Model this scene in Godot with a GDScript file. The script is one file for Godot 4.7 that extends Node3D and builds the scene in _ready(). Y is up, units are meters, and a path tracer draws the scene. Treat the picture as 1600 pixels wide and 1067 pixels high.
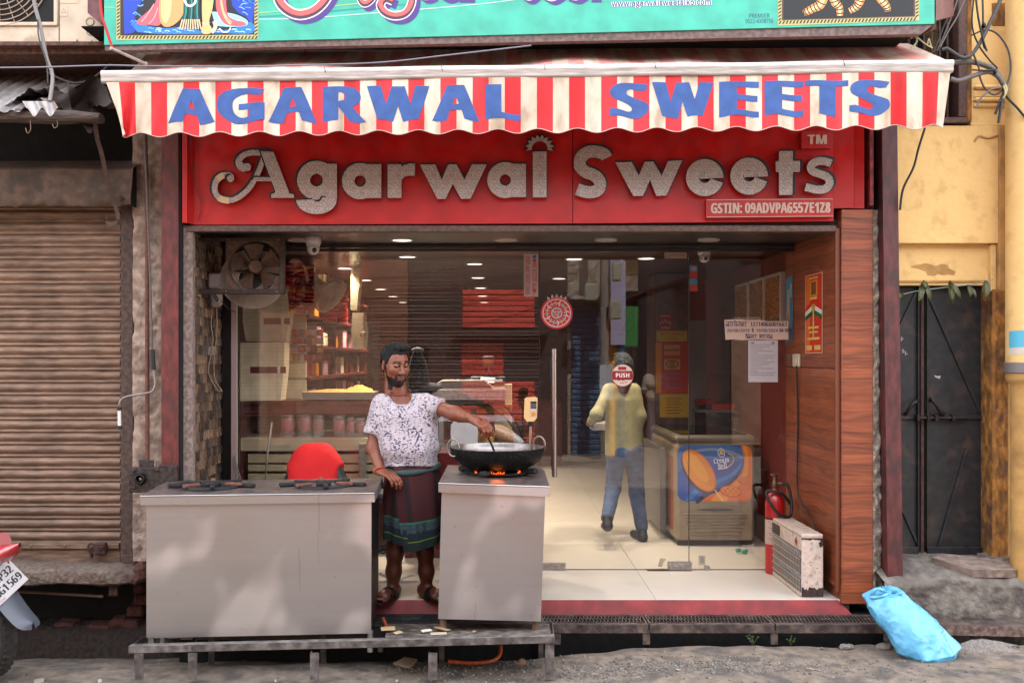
extends Node3D
# A sweet shop front on a narrow street. World: x right, y up, z towards the street; the shop front stands at z = 0.
const EYE:=Vector3(.0,1.86,6.0)
var taken:={}
var mats:={}
var rng:=RandomNumberGenerator.new()
# ---------------------------------------------------------------- measuring
func P(u:float,v:float,z:float)->Vector3:
	var s:=(6.0-z)/1500.0
	return Vector3((u-778.0)*s,1.86+(560.0-v)*s,z)
func PX(z:float)->Transform3D:
	var s:=(6.0-z)/1500.0
	return Transform3D(Basis(Vector3(s,0,0),Vector3(0,-s,0),Vector3(0,0,1)),P(0,0,z))
func V2(list:Array)->Array:
	var o:=[]
	for q in list:o.append(Vector2(q[0],q[1]))
	return o
func UX(u:float,z:float)->float:return (u-778.0)*(6.0-z)/1500.0
func VY(v:float,z:float)->float:return 1.86+(560.0-v)*(6.0-z)/1500.0
# ---------------------------------------------------------------- mesh builder
class MB:
	var v:=PackedVector3Array()
	var n:=PackedVector3Array()
	var t:=PackedVector2Array()
	var c:=PackedColorArray()
	var idx:=PackedInt32Array()
	var col:=Color(1,1,1)
	func add(p:Vector3,nn:Vector3,uv:=Vector2.ZERO)->int:
		v.append(p);n.append(nn);t.append(uv);c.append(col)
		return v.size()-1
	func tri(a:int,b:int,d:int)->void:
		var g:=(v[b]-v[a]).cross(v[d]-v[a])
		if g.dot(n[a]+n[b]+n[d])>.0:
			idx.append_array([a,d,b])
		else:
			idx.append_array([a,b,d])
	func face(pts:Array,nn:=Vector3.ZERO,uvs:=[])->void:
		if nn==Vector3.ZERO:
			nn=(pts[1]-pts[0]).cross(pts[2]-pts[0]).normalized()
			if nn==Vector3.ZERO and pts.size()>3:
				nn=(pts[2]-pts[0]).cross(pts[3]-pts[0]).normalized()
		var i0:=v.size()
		for k in pts.size():
			add(pts[k],nn,uvs[k] if uvs.size()>k else Vector2(pts[k].x,-pts[k].y))
		for k in range(1,pts.size()-1):
			tri(i0,i0+k,i0+k+1)
	# a box with chamfered edges
	func box(ctr:Vector3,size:Vector3,bev:=.0,bs:=Basis())->void:
		var h:=size*.5
		var b:float=min(bev,min(h.x,min(h.y,h.z))*.9)
		var ax:=[Vector3(1,0,0),Vector3(0,1,0),Vector3(0,0,1)]
		for a in 3:
			for s in [-1.0,1.0]:
				var u:Vector3=ax[(a+1) % 3];var w:Vector3=ax[(a+2) % 3];var d:Vector3=ax[a]*s
				var hu:=h[(a+1) % 3]-b;var hw:=h[(a+2) % 3]-b
				var q:=[]
				for k in [[-1,-1],[1,-1],[1,1],[-1,1]]:
					q.append(ctr+bs*(d*h[a]+u*hu*k[0]+w*hw*k[1]))
				face(q,(bs*d).normalized())
		if b <= .0:return
		for a in 3:
			for s1 in [-1.0,1.0]:
				for s2 in [-1.0,1.0]:
					var a1:=(a+1) % 3;var a2:=(a+2) % 3
					var d1:Vector3=ax[a1]*s1;var d2:Vector3=ax[a2]*s2;var w:Vector3=ax[a]*(h[a]-b)
					face([ctr+bs*(d1*h[a1]+d2*(h[a2]-b)-w),ctr+bs*(d1*h[a1]+d2*(h[a2]-b)+w),ctr+bs*(d1*(h[a1]-b)+d2*h[a2]+w),ctr+bs*(d1*(h[a1]-b)+d2*h[a2]-w)],(bs*(d1+d2)).normalized())
		for sx in [-1.0,1.0]:
			for sy in [-1.0,1.0]:
				for sz in [-1.0,1.0]:
					var s:=Vector3(sx,sy,sz)
					face([ctr+bs*(s*Vector3(h.x,h.y-b,h.z-b)),ctr+bs*(s*Vector3(h.x-b,h.y,h.z-b)),ctr+bs*(s*Vector3(h.x-b,h.y-b,h.z))],(bs*s).normalized())
	# box between two corners
	func bx(a:Vector3,b:Vector3,bev:=.003)->void:
		box((a+b)*.5,(b-a).abs(),bev)
	# a hexahedron from a front quad (4 points, counter-clockwise from lower left) and the same quad moved by d
	func slab(q:Array,d:Vector3)->void:
		var ctr:Vector3=(q[0]+q[1]+q[2]+q[3])/4.0+d*.5
		var r:=[]
		for p in q:r.append(p+d)
		var fs:=[[q[0],q[1],q[2],q[3]],[r[0],r[1],r[2],r[3]]]
		for k in 4:fs.append([q[k],q[(k+1) % 4],r[(k+1) % 4],r[k]])
		for f in fs:
			var nn:Vector3=(f[1]-f[0]).cross(f[2]-f[0]).normalized()
			var m:Vector3=(f[0]+f[1]+f[2]+f[3])/4.0
			face(f,nn if nn.dot(m-ctr)>0 else -nn)
	# a smooth surface through rows of points
	func grid(rows:Array,wrap:=false,flip:=false,uvs:=Vector2(1,1))->void:
		var R:=rows.size();var C:int=rows[0].size();var i0:=v.size()
		for i in R:
			for j in C:
				var j0:=(j-1+C) % C if wrap else maxi(j-1,0)
				var j1:=(j+1) % C if wrap else mini(j+1,C-1)
				var du:Vector3=rows[i][j1]-rows[i][j0]
				var dv:Vector3=rows[mini(i+1,R-1)][j]-rows[maxi(i-1,0)][j]
				if du.length()<1e-7:
					var ii:=1 if i==0 else (R-2 if i==R-1 else i)
					du=rows[ii][j1]-rows[ii][j0]
				var nn:=du.cross(dv).normalized()
				if nn==Vector3.ZERO:nn=Vector3.UP
				add(rows[i][j],-nn if flip else nn,Vector2(float(j)/(C if wrap else maxi(C-1,1)),float(i)/maxi(R-1,1))*uvs)
		for i in R-1:
			for j in (C if wrap else C-1):
				var a:=i0+i*C+j;var b:=i0+i*C+(j+1) % C
				tri(a,b,b+C);tri(a,b+C,a+C)
	func tube(pts:Array,r,sides:=8,caps:=true)->void:
		var rows:=[]
		var up:=Vector3.UP
		var old:=Vector3.ZERO
		for i in pts.size():
			var d:Vector3=(pts[mini(i+1,pts.size()-1)]-pts[maxi(i-1,0)]).normalized()
			if i==0:
				up=Vector3.UP if absf(d.y)<.9 else Vector3.RIGHT
				old=d.cross(up).normalized()
			var s:=(old-d*old.dot(d)).normalized();old=s
			var w:=d.cross(s)
			var rr:float=r[i] if r is Array else r
			var row:=PackedVector3Array()
			for k in sides:
				var a:=TAU*k/sides
				row.append(pts[i]+(s*cos(a)+w*sin(a))*rr)
			rows.append(row)
		grid(rows,true)
		if caps:
			for e in [0,pts.size()-1]:
				var d:Vector3=(pts[0]-pts[1] if e==0 else pts[e]-pts[e-1]).normalized()
				face(Array(rows[e]),d)
	# profile: Vector2(radius, height) from bottom to top, turned about the y axis of xf
	func lathe(prof:Array,xf:=Transform3D(),seg:=24,smooth:=true)->void:
		var rows:=[]
		for p in prof:
			var row:=PackedVector3Array()
			for k in seg:
				var a:=-TAU*k/seg
				row.append(xf*Vector3(cos(a)*p.x,p.y,sin(a)*p.x))
			rows.append(row)
		if smooth:
			grid(rows,true)
		else:
			for i in rows.size()-1:grid([rows[i],rows[i+1]],true)
	func ball(ctr:Vector3,r:Vector3,seg:=12,bs:=Basis())->void:
		var prof:=[]
		for i in range(seg/2+1):
			var a:=-PI/2+PI*i/(seg/2)
			prof.append(Vector2(maxf(cos(a),.0005),sin(a)))
		lathe(prof,Transform3D(bs*Basis.from_scale(r),ctr),seg)
	# flat polygon with thickness; pts in the xy plane of xf, front at +depth
	func poly(pts:PackedVector2Array,depth:float,xf:=Transform3D(),sides:=true)->void:
		if Geometry2D.is_polygon_clockwise(pts)==false:
			pts=pts.duplicate();pts.reverse()
		var ix:=Geometry2D.triangulate_polygon(pts)
		var nf:=(xf.basis*Vector3(0,0,1)).normalized()
		var i0:=v.size()
		for p in pts:add(xf*Vector3(p.x,p.y,depth),nf,Vector2(p.x,-p.y))
		for k in range(0,ix.size(),3):tri(i0+ix[k],i0+ix[k+1],i0+ix[k+2])
		if not sides or depth <= .0:return
		i0=v.size()
		for p in pts:add(xf*Vector3(p.x,p.y,0),-nf,Vector2(p.x,-p.y))
		for k in range(0,ix.size(),3):tri(i0+ix[k],i0+ix[k+1],i0+ix[k+2])
		for k in pts.size():
			var a:=pts[k];var b:=pts[(k+1) % pts.size()]
			var e:=b-a
			var nn:=(xf.basis*Vector3(-e.y,e.x,0)).normalized()
			face([xf*Vector3(a.x,a.y,0),xf*Vector3(b.x,b.y,0),xf*Vector3(b.x,b.y,depth),xf*Vector3(a.x,a.y,depth)],nn)
	# flat band of a given width along 2-D points, with thickness
	func band(pts:Array,w,depth:float,xf:=Transform3D(),closed:=false)->void:
		var L:=[];var Rr:=[]
		for i in pts.size():
			var a:Vector2=pts[(i-1+pts.size()) % pts.size()] if closed else pts[maxi(i-1,0)]
			var b:Vector2=pts[(i+1) % pts.size()] if closed else pts[mini(i+1,pts.size()-1)]
			var d:=(b-a).normalized();var s:Vector2=Vector2(-d.y,d.x)*(w[i] if w is Array else w)*.5
			L.append(pts[i]+s);Rr.append(pts[i]-s)
		var m:=pts.size() if closed else pts.size()-1
		var nf:=(xf.basis*Vector3(0,0,1)).normalized()
		for i in m:
			var j:=(i+1) % pts.size()
			var q:=[L[i],L[j],Rr[j],Rr[i]]
			var f:=[];var bk:=[]
			for p in q:f.append(xf*Vector3(p.x,p.y,depth));bk.append(xf*Vector3(p.x,p.y,0))
			face(f,nf)
			if depth>.0015:
				face(bk,-nf)
				for e in [[0,1],[2,3]]:
					var ed:Vector2=q[e[1]]-q[e[0]]
					var o:Vector2=(q[e[0]]+q[e[1]])*.5-(pts[i]+pts[j])*.5
					face([f[e[0]],f[e[1]],bk[e[1]],bk[e[0]]],(xf.basis*Vector3(o.x,o.y,0)).normalized())
				if not closed and i==0:face([f[0],f[3],bk[3],bk[0]],(xf.basis*Vector3(pts[0].x-pts[1].x,pts[0].y-pts[1].y,0)).normalized())
				if not closed and i==m-1:face([f[1],f[2],bk[2],bk[1]],(xf.basis*Vector3(pts[j].x-pts[i].x,pts[j].y-pts[i].y,0)).normalized())
	func mesh(org:=Vector3.ZERO)->ArrayMesh:
		var a:=[]
		a.resize(Mesh.ARRAY_MAX)
		var w:=PackedVector3Array();w.resize(v.size())
		for i in v.size():w[i]=v[i]-org
		a[Mesh.ARRAY_VERTEX]=w;a[Mesh.ARRAY_NORMAL]=n;a[Mesh.ARRAY_TEX_UV]=t;a[Mesh.ARRAY_COLOR]=c;a[Mesh.ARRAY_INDEX]=idx
		var m:=ArrayMesh.new()
		m.add_surface_from_arrays(Mesh.PRIMITIVE_TRIANGLES,a)
		return m
	func low()->Vector3:
		var lo:=v[0];var hi:=v[0]
		for p in v:
			lo=lo.min(p);hi=hi.max(p)
		return Vector3((lo.x+hi.x)/2,lo.y,(lo.z+hi.z)/2)
# ---------------------------------------------------------------- nodes
func numbered(called:String)->String:
	if not taken.has(called):
		taken[called]=0
		return called
	taken[called]+=1
	return "%s_%03d" % [called,taken[called]]
func tag(o:Node3D,label:String,category:String,group:="")->Node3D:
	o.set_meta("label",label);o.set_meta("category",category)
	if group:o.set_meta("group",group)
	return o
func thing(called:String,label:String,category:String,at:=Vector3.ZERO,group:="")->Node3D:
	var o:=Node3D.new()
	o.name=numbered(called);add_child(o);o.position=at
	o.set_meta("org",at)
	return tag(o,label,category,group)
func part(mb:MB,called:String,m:Material,parent:Node3D)->MeshInstance3D:
	var o:=MeshInstance3D.new()
	var org:Vector3=parent.get_meta("org") if parent.has_meta("org") else Vector3.ZERO
	o.mesh=mb.mesh(org);o.material_override=null
	o.mesh.surface_set_material(0,m)
	o.name=called;parent.add_child(o,true);o.set_meta("org",org)
	return o
func piece(mesh:Mesh,called:String,m:Material,parent:Node3D,at:Vector3,bs:=Basis())->MeshInstance3D:
	var o:=MeshInstance3D.new()
	var org:Vector3=parent.get_meta("org") if parent.has_meta("org") else Vector3.ZERO
	o.mesh=mesh;o.material_override=m;o.name=called
	parent.add_child(o,true);o.transform=Transform3D(bs,at-org)
	return o
func solo(mb:MB,called:String,label:String,category:String,m:Material,group:="")->MeshInstance3D:
	var o:=MeshInstance3D.new()
	var org:=mb.low()
	o.mesh=mb.mesh(org);o.mesh.surface_set_material(0,m)
	o.name=numbered(called);add_child(o);o.position=org;o.set_meta("org",org)
	tag(o,label,category,group)
	return o
func struct(mb:MB,called:String,m:Material,label:="")->MeshInstance3D:
	var o:=solo(mb,called,label,"",m)
	o.remove_meta("category");o.set_meta("kind","structure")
	if not label:o.remove_meta("label")
	return o
func stuff(o:Node3D)->Node3D:
	o.set_meta("kind","stuff")
	return o
# ---------------------------------------------------------------- materials
func flat(key:String,c:Color,rough:=.6,metal:=.0)->StandardMaterial3D:
	if mats.has(key):return mats[key]
	var m:=StandardMaterial3D.new()
	m.albedo_color=c;m.roughness=rough;m.metallic=metal
	mats[key]=m
	return m
func noise(sd:int,freq:float,oct:=4,kind:=FastNoiseLite.TYPE_SIMPLEX_SMOOTH)->FastNoiseLite:
	var f:=FastNoiseLite.new()
	f.seed=sd;f.frequency=freq;f.noise_type=kind;f.fractal_octaves=oct
	return f
var ntex:={}
func ramp_tex(key:String,sd:int,freq:float,stops:Array,oct:=5,size:=512)->NoiseTexture2D:
	if ntex.has(key):return ntex[key]
	var g:=Gradient.new()
	var off:=PackedFloat32Array();var cs:=PackedColorArray()
	for s in stops:off.append(s[0]);cs.append(s[1])
	g.offsets=off;g.colors=cs
	var t:=NoiseTexture2D.new()
	t.width=size;t.height=size;t.seamless=true;t.noise=noise(sd,freq,oct);t.color_ramp=g
	ntex[key]=t
	return t
func bump_tex(key:String,sd:int,freq:float,oct:=5)->NoiseTexture2D:
	if ntex.has(key):return ntex[key]
	var t:=NoiseTexture2D.new()
	t.width=512;t.height=512;t.seamless=true;t.noise=noise(sd,freq,oct)
	ntex[key]=t
	return t
# a surface with mottled colour, grime patches and a little relief, mapped in world space
func worn(key:String,lo:Color,mid:Color,hi:Color,o:={})->StandardMaterial3D:
	if mats.has(key):return mats[key]
	var m:=StandardMaterial3D.new()
	var sd:int=o.get("seed",hash(key) % 1000)
	# tone comes from a shared grey texture, colour from the material
	var ratio:float=snappedf(clampf(lerpf((lo.r+lo.g+lo.b)/maxf(hi.r+hi.g+hi.b,.01),1.0,.25),.35,.95),.11)
	var fq:float=o.get("freq",.02)
	fq=.01 if fq<.015 else (.022 if fq<.034 else .05)
	m.albedo_color=hi
	m.albedo_texture=ramp_tex("tone_%.2f_%.3f" % [ratio,fq],int(fq*3000.0)+int(ratio*100.0),fq,[[.15,Color(ratio,ratio,ratio)],[.85,Color(1,1,1)]],6)
	m.uv1_offset=Vector3(sd % 17,sd % 13,sd % 11)*.137
	m.roughness=o.get("rough",.75);m.metallic=o.get("metal",.0)
	m.uv1_triplanar=true;m.uv1_world_triplanar=o.get("world",true)
	var sc:float=o.get("scale",1.0)
	m.uv1_scale=o.get("scale3",Vector3(sc,sc,sc))
	if o.has("grime"):
		var gc:Color=o.grime
		m.detail_enabled=true
		gc=Color(snappedf(gc.r,.1),snappedf(gc.g,.05),snappedf(gc.b,.05))
		var at:float=.5 if o.get("grime_at",.52)<.56 else .6
		m.detail_albedo=ramp_tex("grime_%s_%.1f" % [gc.to_html(),at],int(at*900.0)+int(gc.g*40.0),.009,[[at,Color(gc,0)],[at+.27,Color(gc,o.get("grime_alpha",.5))]],6)
		m.detail_blend_mode=BaseMaterial3D.BLEND_MODE_MIX
		m.detail_uv_layer=BaseMaterial3D.DETAIL_UV_2
		m.uv2_triplanar=true;m.uv2_world_triplanar=true
		m.uv2_scale=Vector3.ONE*o.get("grime_scale",.7)
	if o.has("bump"):
		m.heightmap_enabled=true;m.heightmap_scale=o.bump
		m.heightmap_texture=bump_tex("b_fine",5,.03) if o.get("bump_fine",true) else bump_tex("b_big",6,.012)
	mats[key]=m
	return m
func metal_rough(m:StandardMaterial3D,lo:float,hi:float,freq:=.01)->void:
	m.roughness_texture=ramp_tex("r_%.2f_%.2f_%.3f" % [lo,hi,freq],31,freq,[[.25,Color(lo,lo,lo)],[.75,Color(hi,hi,hi)]],5)
	m.roughness=1.0
func print_mat()->StandardMaterial3D:
	if mats.has("print"):return mats["print"]
	var m:=StandardMaterial3D.new()
	m.vertex_color_use_as_albedo=true;m.vertex_color_is_srgb=true;m.roughness=.55
	mats["print"]=m
	return m
# ---------------------------------------------------------------- lettering
var fonts:={}
func letters(mb:MB,s:String,w:float,h:float,depth:float,xf:Transform3D,face:="Droid Sans",weight:=700,fat:=.0)->void:
	var key:=face+str(weight)
	if not fonts.has(key):
		var f:=SystemFont.new()
		f.font_names=PackedStringArray([face]);f.font_weight=weight
		fonts[key]=f
	var t:=TextMesh.new()
	t.font=fonts[key];t.text=s;t.font_size=32;t.pixel_size=.01;t.depth=.0;t.curve_step=2.0
	var a=t.get_mesh_arrays()
	var vs:PackedVector3Array=a[Mesh.ARRAY_VERTEX]
	var ix=a[Mesh.ARRAY_INDEX]
	var lo:=vs[0];var hi:=vs[0]
	for p in vs:
		lo=lo.min(p);hi=hi.max(p)
	var sx:=(w-fat)/maxf(hi.x-lo.x,1e-4);var sy:=(h if h>.0 else sx*(hi.y-lo.y))/maxf(hi.y-lo.y,1e-4)
	var ctr:=(lo+hi)*.5
	var nf:=(xf.basis*Vector3(0,0,1)).normalized()
	for pass_ in (3 if fat>.0 else 1):
		var i0:=mb.v.size()
		var ox:float=[.0,-fat*.5,fat*.5][pass_]
		for p in vs:mb.add(xf*Vector3((p.x-ctr.x)*sx+ox,(p.y-ctr.y)*sy,depth+pass_*.0003),nf)
		var m:int=ix.size() if ix != null else vs.size()
		for k in range(0,m,3):
			if ix != null:mb.tri(i0+ix[k],i0+ix[k+1],i0+ix[k+2])
			else:mb.tri(i0+k,i0+k+1,i0+k+2)
func arc(c:Vector2,r:Vector2,a0:float,a1:float,n:=12)->Array:
	var o:=[]
	for i in n+1:
		var a:=deg_to_rad(lerpf(a0,a1,float(i)/n))
		o.append(c+Vector2(cos(a)*r.x,sin(a)*r.y))
	return o
func smooth_line(pts:Array,per:=6)->Array:
	var cv:=[]
	for i in pts.size()-1:
		var p0=pts[maxi(i-1,0)];var p1=pts[i];var p2=pts[i+1];var p3=pts[mini(i+2,pts.size()-1)]
		for k in per:cv.append(p1.cubic_interpolate(p2,p0,p3,float(k)/per))
	cv.append(pts[-1])
	return cv
# ================================================================ the scene
func _ready()->void:
	rng.seed=11
	var cam:=Camera3D.new()
	cam.name="Camera";add_child(cam)
	cam.position=EYE
	cam.projection=Camera3D.PROJECTION_FRUSTUM
	cam.near=.05;cam.far=300.0
	cam.size=.05*1067.0/1500.0
	cam.frustum_offset=Vector2((800.0-778.0)/1500.0*.05,(560.0-533.5)/1500.0*.05)
	var we:=WorldEnvironment.new()
	we.name="Surroundings"
	var env:=Environment.new()
	var sky:=Sky.new()
	var sm:=ProceduralSkyMaterial.new()
	sm.sky_top_color=Color(.86,.89,.95);sm.sky_horizon_color=Color(.96,.95,.93);sm.sky_curve=.2
	sm.ground_bottom_color=Color(.4,.37,.34);sm.ground_horizon_color=Color(.7,.66,.6)
	sm.sky_energy_multiplier=1.1;sm.sun_angle_max=1.0
	sky.sky_material=sm
	env.background_mode=Environment.BG_SKY;env.sky=sky
	env.tonemap_mode=Environment.TONE_MAPPER_LINEAR
	env.tonemap_exposure=5.2
	env.sdfgi_enabled=true;env.ssao_enabled=true;env.ssil_enabled=true
	we.environment=env
	add_child(we)
	var sun:=DirectionalLight3D.new()
	sun.name="Sun";sun.light_color=Color(1.0,.97,.93);sun.light_energy=1.3;sun.light_angular_distance=1.0
	sun.shadow_enabled=true
	add_child(sun)
	sun.look_at_from_position(Vector3(1.6,5.4,-3.8),Vector3.ZERO)
	ground()
	shop_shell()
	left_building()
	right_building()
	fascia()
	green_sign()
	awning()
	glass_front()
	interior()
	recess_things()
	stoves()
	small_street_things()
	motorbike()
	opposite_street()
	people()
# ---------------------------------------------------------------- ground
func gh(x:float,z:float)->float:
	var r:=smoothstep(-.3,1.2,x)
	var h:=lerpf(.085,.15,r)-.15*(1.0-r)*smoothstep(.55,-.2,z)-.22*r*smoothstep(.3,.05,z)
	return lerpf(h,.1,smoothstep(1.5,4.0,z))
func ground()->void:
	var xs:=[];var zs:=[]
	for a in [-90.0,-40.0,-20.0,-12.0,-8.0,-6.0]:xs.append(a)
	for i in 181:xs.append(-4.5+i*.05)
	for a in [6.0,8.0,12.0,20.0,40.0,90.0]:xs.append(a)
	for a in [-90.0,-40.0,-20.0,-10.0,-5.0,-2.0]:zs.append(a)
	for i in 61:zs.append(-.6+i*.04)
	for a in [2.2,3.0,4.0,6.0,8.0,12.0,20.0,40.0,90.0]:zs.append(a)
	var f:=noise(3,2.2,4);var rows:=[]
	for z in zs:
		var row:=PackedVector3Array()
		for x in xs:row.append(Vector3(x,gh(x,z)+f.get_noise_2d(x,z)*.018,z))
		rows.append(row)
	var mb:=MB.new();mb.grid(rows)
	var m:=worn("street_dirt",Color(.33,.275,.23),Color(.41,.35,.295),Color(.49,.43,.37),{freq=.03,scale=.9,rough=.95,bump=.6,grime=Color(.24,.21,.185),grime_alpha=.65,grime_scale=.8})
	struct(mb,"ground",m)
	# loose gravel lies on the road in drifts
	var mm:=MultiMesh.new()
	var st:=MB.new();st.ball(Vector3.ZERO,Vector3(1,.7,.85),6)
	mm.transform_format=MultiMesh.TRANSFORM_3D;mm.use_colors=true
	var gm:=StandardMaterial3D.new();gm.vertex_color_use_as_albedo=true;gm.vertex_color_is_srgb=true;gm.roughness=.95
	mm.mesh=st.mesh();mm.mesh.surface_set_material(0,gm)
	var tr:=[]
	for i in 3000:
		var u:=rng.randf();var p:Vector3
		if u<.55:p=Vector3(rng.randfn(.95,.42),0,rng.randfn(.66,.09))
		elif u<.72:p=Vector3(rng.randfn(-.1,.3),0,rng.randfn(.55,.12))
		elif u<.82:p=Vector3(rng.randfn(2.0,.35),0,rng.randfn(.7,.1))
		else:p=Vector3(rng.randf_range(-3.2,3.4),0,rng.randf_range(.0,1.3))
		if p.z<.3 and p.x>-.4:continue
		var r:=.003+.008*pow(rng.randf(),3.0)
		p.y=gh(p.x,p.z)+f.get_noise_2d(p.x,p.z)*.018+r*.3
		tr.append([Transform3D(Basis.from_euler(Vector3(rng.randf()*6,rng.randf()*6,rng.randf()*6)).scaled(Vector3.ONE*r),p),rng.randf_range(.32,.52)])
	mm.instance_count=tr.size()
	for i in tr.size():
		mm.set_instance_transform(i,tr[i][0])
		var g:float=tr[i][1]
		mm.set_instance_color(i,Color(g,g*.93,g*.86))
	var mi:=MultiMeshInstance3D.new();mi.multimesh=mm;mi.name="gravel";add_child(mi);stuff(mi)
	tag(mi,"grey gravel scattered over the dusty road in front of the shop","gravel")
# ---------------------------------------------------------------- shop body
func wood()->StandardMaterial3D:
	if mats.has("wood"):return mats["wood"]
	var w:=512;var hh:=1024
	var im:=Image.create(w,hh,false,Image.FORMAT_RGB8)
	var f1:=noise(21,.0035,3);var f2:=noise(22,.05,3);var f3:=noise(23,.01,4)
	for y in hh:
		var yr:=float(y)
		var plank:=floorf(yr/51.2)
		var tone:=fposmod(sin(plank*12.9898)*43758.5453,1.0)
		for x in w:
			var xa:=absf(float(x)-256.0)
			var a:=f1.get_noise_2d(xa*.55+plank*311.0,yr*.8)
			var band:=sin(yr*.22+a*16.0)
			var fine:=f2.get_noise_2d(xa*.12+plank*77.0,yr*2.2)
			var blot:=f3.get_noise_2d(xa,yr*2.0)
			var k:=clampf(.5+.12*band*absf(band)+.35*fine+.2*blot+(tone-.5)*.4,.0,1.0)
			var dk:=smoothstep(.80,1.0,sin(yr*.075+a*5.0+plank*.6)*.5+.5)*.3
			var c:=Color(.37,.175,.10).lerp(Color(.60,.315,.185),k)
			c=c.lerp(Color(.25,.125,.08),dk)
			if fmod(yr,51.2)<1.3:c=c.darkened(.5)
			im.set_pixel(x,y,c)
	var m:=StandardMaterial3D.new()
	m.albedo_texture=ImageTexture.create_from_image(im)
	m.roughness=.42;m.uv1_triplanar=true;m.uv1_world_triplanar=true;m.uv1_scale=Vector3(.75,.75,.75)
	mats["wood"]=m
	return m
func shop_shell()->void:
	# floor tiles are pieces of the floor
	var fl:=Node3D.new();fl.name="shop_floor";add_child(fl);fl.set_meta("org",Vector3.ZERO);fl.set_meta("kind","structure")
	var bed:=MB.new();bed.bx(Vector3(-1.99,.1,-9.2),Vector3(2.2,.345,-.005),.0)
	part(bed,"floor_bed",worn("grout",Color(.2,.18,.16),Color(.25,.22,.2),Color(.3,.27,.24)),fl)
	var tm:=[]
	for k in 3:
		var t:=worn("floor_tile%d" % k,[Color(.76,.715,.645),Color(.775,.735,.67),Color(.745,.70,.625)][k],[Color(.80,.76,.69),Color(.81,.775,.71),Color(.785,.745,.67)][k],[Color(.765,.72,.66),Color(.775,.73,.67),Color(.755,.71,.645)][k],{seed=40+k,freq=.01,rough=.25})
		tm.append(t)
	var x0:=[-1.985,-.99,-.0,.99,1.98];var x1:=[-.992,-.002,.988,1.978,2.19]
	for i in 5:
		var zz:=[-.002,-.82,-1.82,-2.82,-3.82,-4.82,-5.82,-6.82,-7.82,-9.1]
		for j in zz.size()-1:
			var b:=MB.new();b.bx(Vector3(x0[i],.335,zz[j+1]+.002),Vector3(x1[i],.352,zz[j]),.001)
			part(b,"tile",tm[rng.randi() % 3],fl)
	# the body of the building
	var sb:=thing("shop_building","maroon and dark plaster shop building behind the red fascia and green sign","building",Vector3(.1,.0,-4.5))
	var maroon:=worn("maroon_wall",Color(.26,.065,.058),Color(.31,.08,.07),Color(.36,.10,.085),{rough=.4})
	var dark:=worn("soot",Color(.035,.028,.025),Color(.055,.045,.04),Color(.085,.07,.06),{rough=.95})  # near black; its darkness also stands in for shade in hollows and gaps
	var b:=MB.new();b.bx(Vector3(-2.12,.0,-9.3),Vector3(-1.99,2.69,-.86),.0);part(b,"left_wall",maroon,sb)
	b=MB.new();b.bx(Vector3(2.19,.0,-9.3),Vector3(2.34,2.69,-.86),.0);part(b,"right_wall",maroon,sb)
	b=MB.new();b.bx(Vector3(-2.11,.0,-9.45),Vector3(2.33,2.69,-9.2),.0);part(b,"back_wall",maroon,sb)
	# ceiling: dark gloss panels
	var cm:=worn("ceiling_panel",Color(.085,.062,.055),Color(.11,.08,.07),Color(.14,.10,.09),{rough=.3})
	var ic:=worn("ceiling_inside",Color(.15,.07,.058),Color(.19,.085,.07),Color(.22,.10,.085),{rough=.3})
	b=MB.new();b.bx(Vector3(-2.1,2.672,-.86),Vector3(2.2,2.74,-.06),.0);part(b,"porch_ceiling",cm,sb)
	b=MB.new();b.bx(Vector3(-2.1,2.672,-9.3),Vector3(2.3,2.741,-.865),.0);part(b,"ceiling",ic,sb)
	b=MB.new();b.bx(Vector3(-2.13,2.742,-9.4),Vector3(2.45,7.5,-.12),.0);part(b,"upper_wall",dark,sb)
	var uw:=worn("upper_front",Color(.10,.05,.045),Color(.15,.075,.065),Color(.2,.11,.095),{rough=.8})
	for k in 5:
		var q:=MB.new();q.bx(Vector3(-2.12+k*.912,3.45,-.118),Vector3(-2.12+k*.912+.905,4.2,-.02),.004);part(q,"upper_panel",uw,sb)
	# steel lintel under the fascia
	b=MB.new();b.bx(Vector3(UX(293,0),VY(362,0),-.06),Vector3(UX(1307,0),VY(352.5,0),.012),.003)
	part(b,"lintel",worn("lintel_steel",Color(.2,.155,.13),Color(.3,.23,.2),Color(.4,.31,.27),{metal=.2,rough=.6,freq=.04}),sb)
	# right recess wall in laminate panels
	var wd:=wood()
	b=MB.new();b.bx(Vector3(2.118,VY(575,-.02),-1.05),Vector3(2.185,2.672,-.02),.003);part(b,"laminate_panel",wd,sb)
	b=MB.new();b.bx(Vector3(2.118,.43,-1.05),Vector3(2.185,VY(575,-.02)-.005,-.02),.003);part(b,"laminate_panel",wd,sb)
	b=MB.new();b.bx(Vector3(2.135,.352,-1.05),Vector3(2.185,.426,-.03),.002);part(b,"skirting",wd,sb)
	b=MB.new();b.bx(Vector3(2.112,.40,-.018),Vector3(2.138,2.675,.008),.003);part(b,"edge_trim",flat("trim_wood",Color(.42,.22,.13),.4),sb)
	# right pilaster: laminate boards facing the street
	var py:=[2.79]
	var yy:=327.0
	b=MB.new();b.bx(Vector3(2.141,VY(944,.03),-.3),Vector3(UX(1365,.03),VY(327,.03),.03),.004);part(b,"pilaster",wd,sb)
	var con:=worn("broken_plaster",Color(.35,.3,.26),Color(.55,.485,.43),Color(.72,.66,.59),{freq=.07,bump=1.2,rough=.95,grime=Color(.3,.24,.2),grime_freq=.02})
	# ragged plaster edge beside the pilaster
	var f:=noise(77,3.0,4);var rows:=[]
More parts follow.
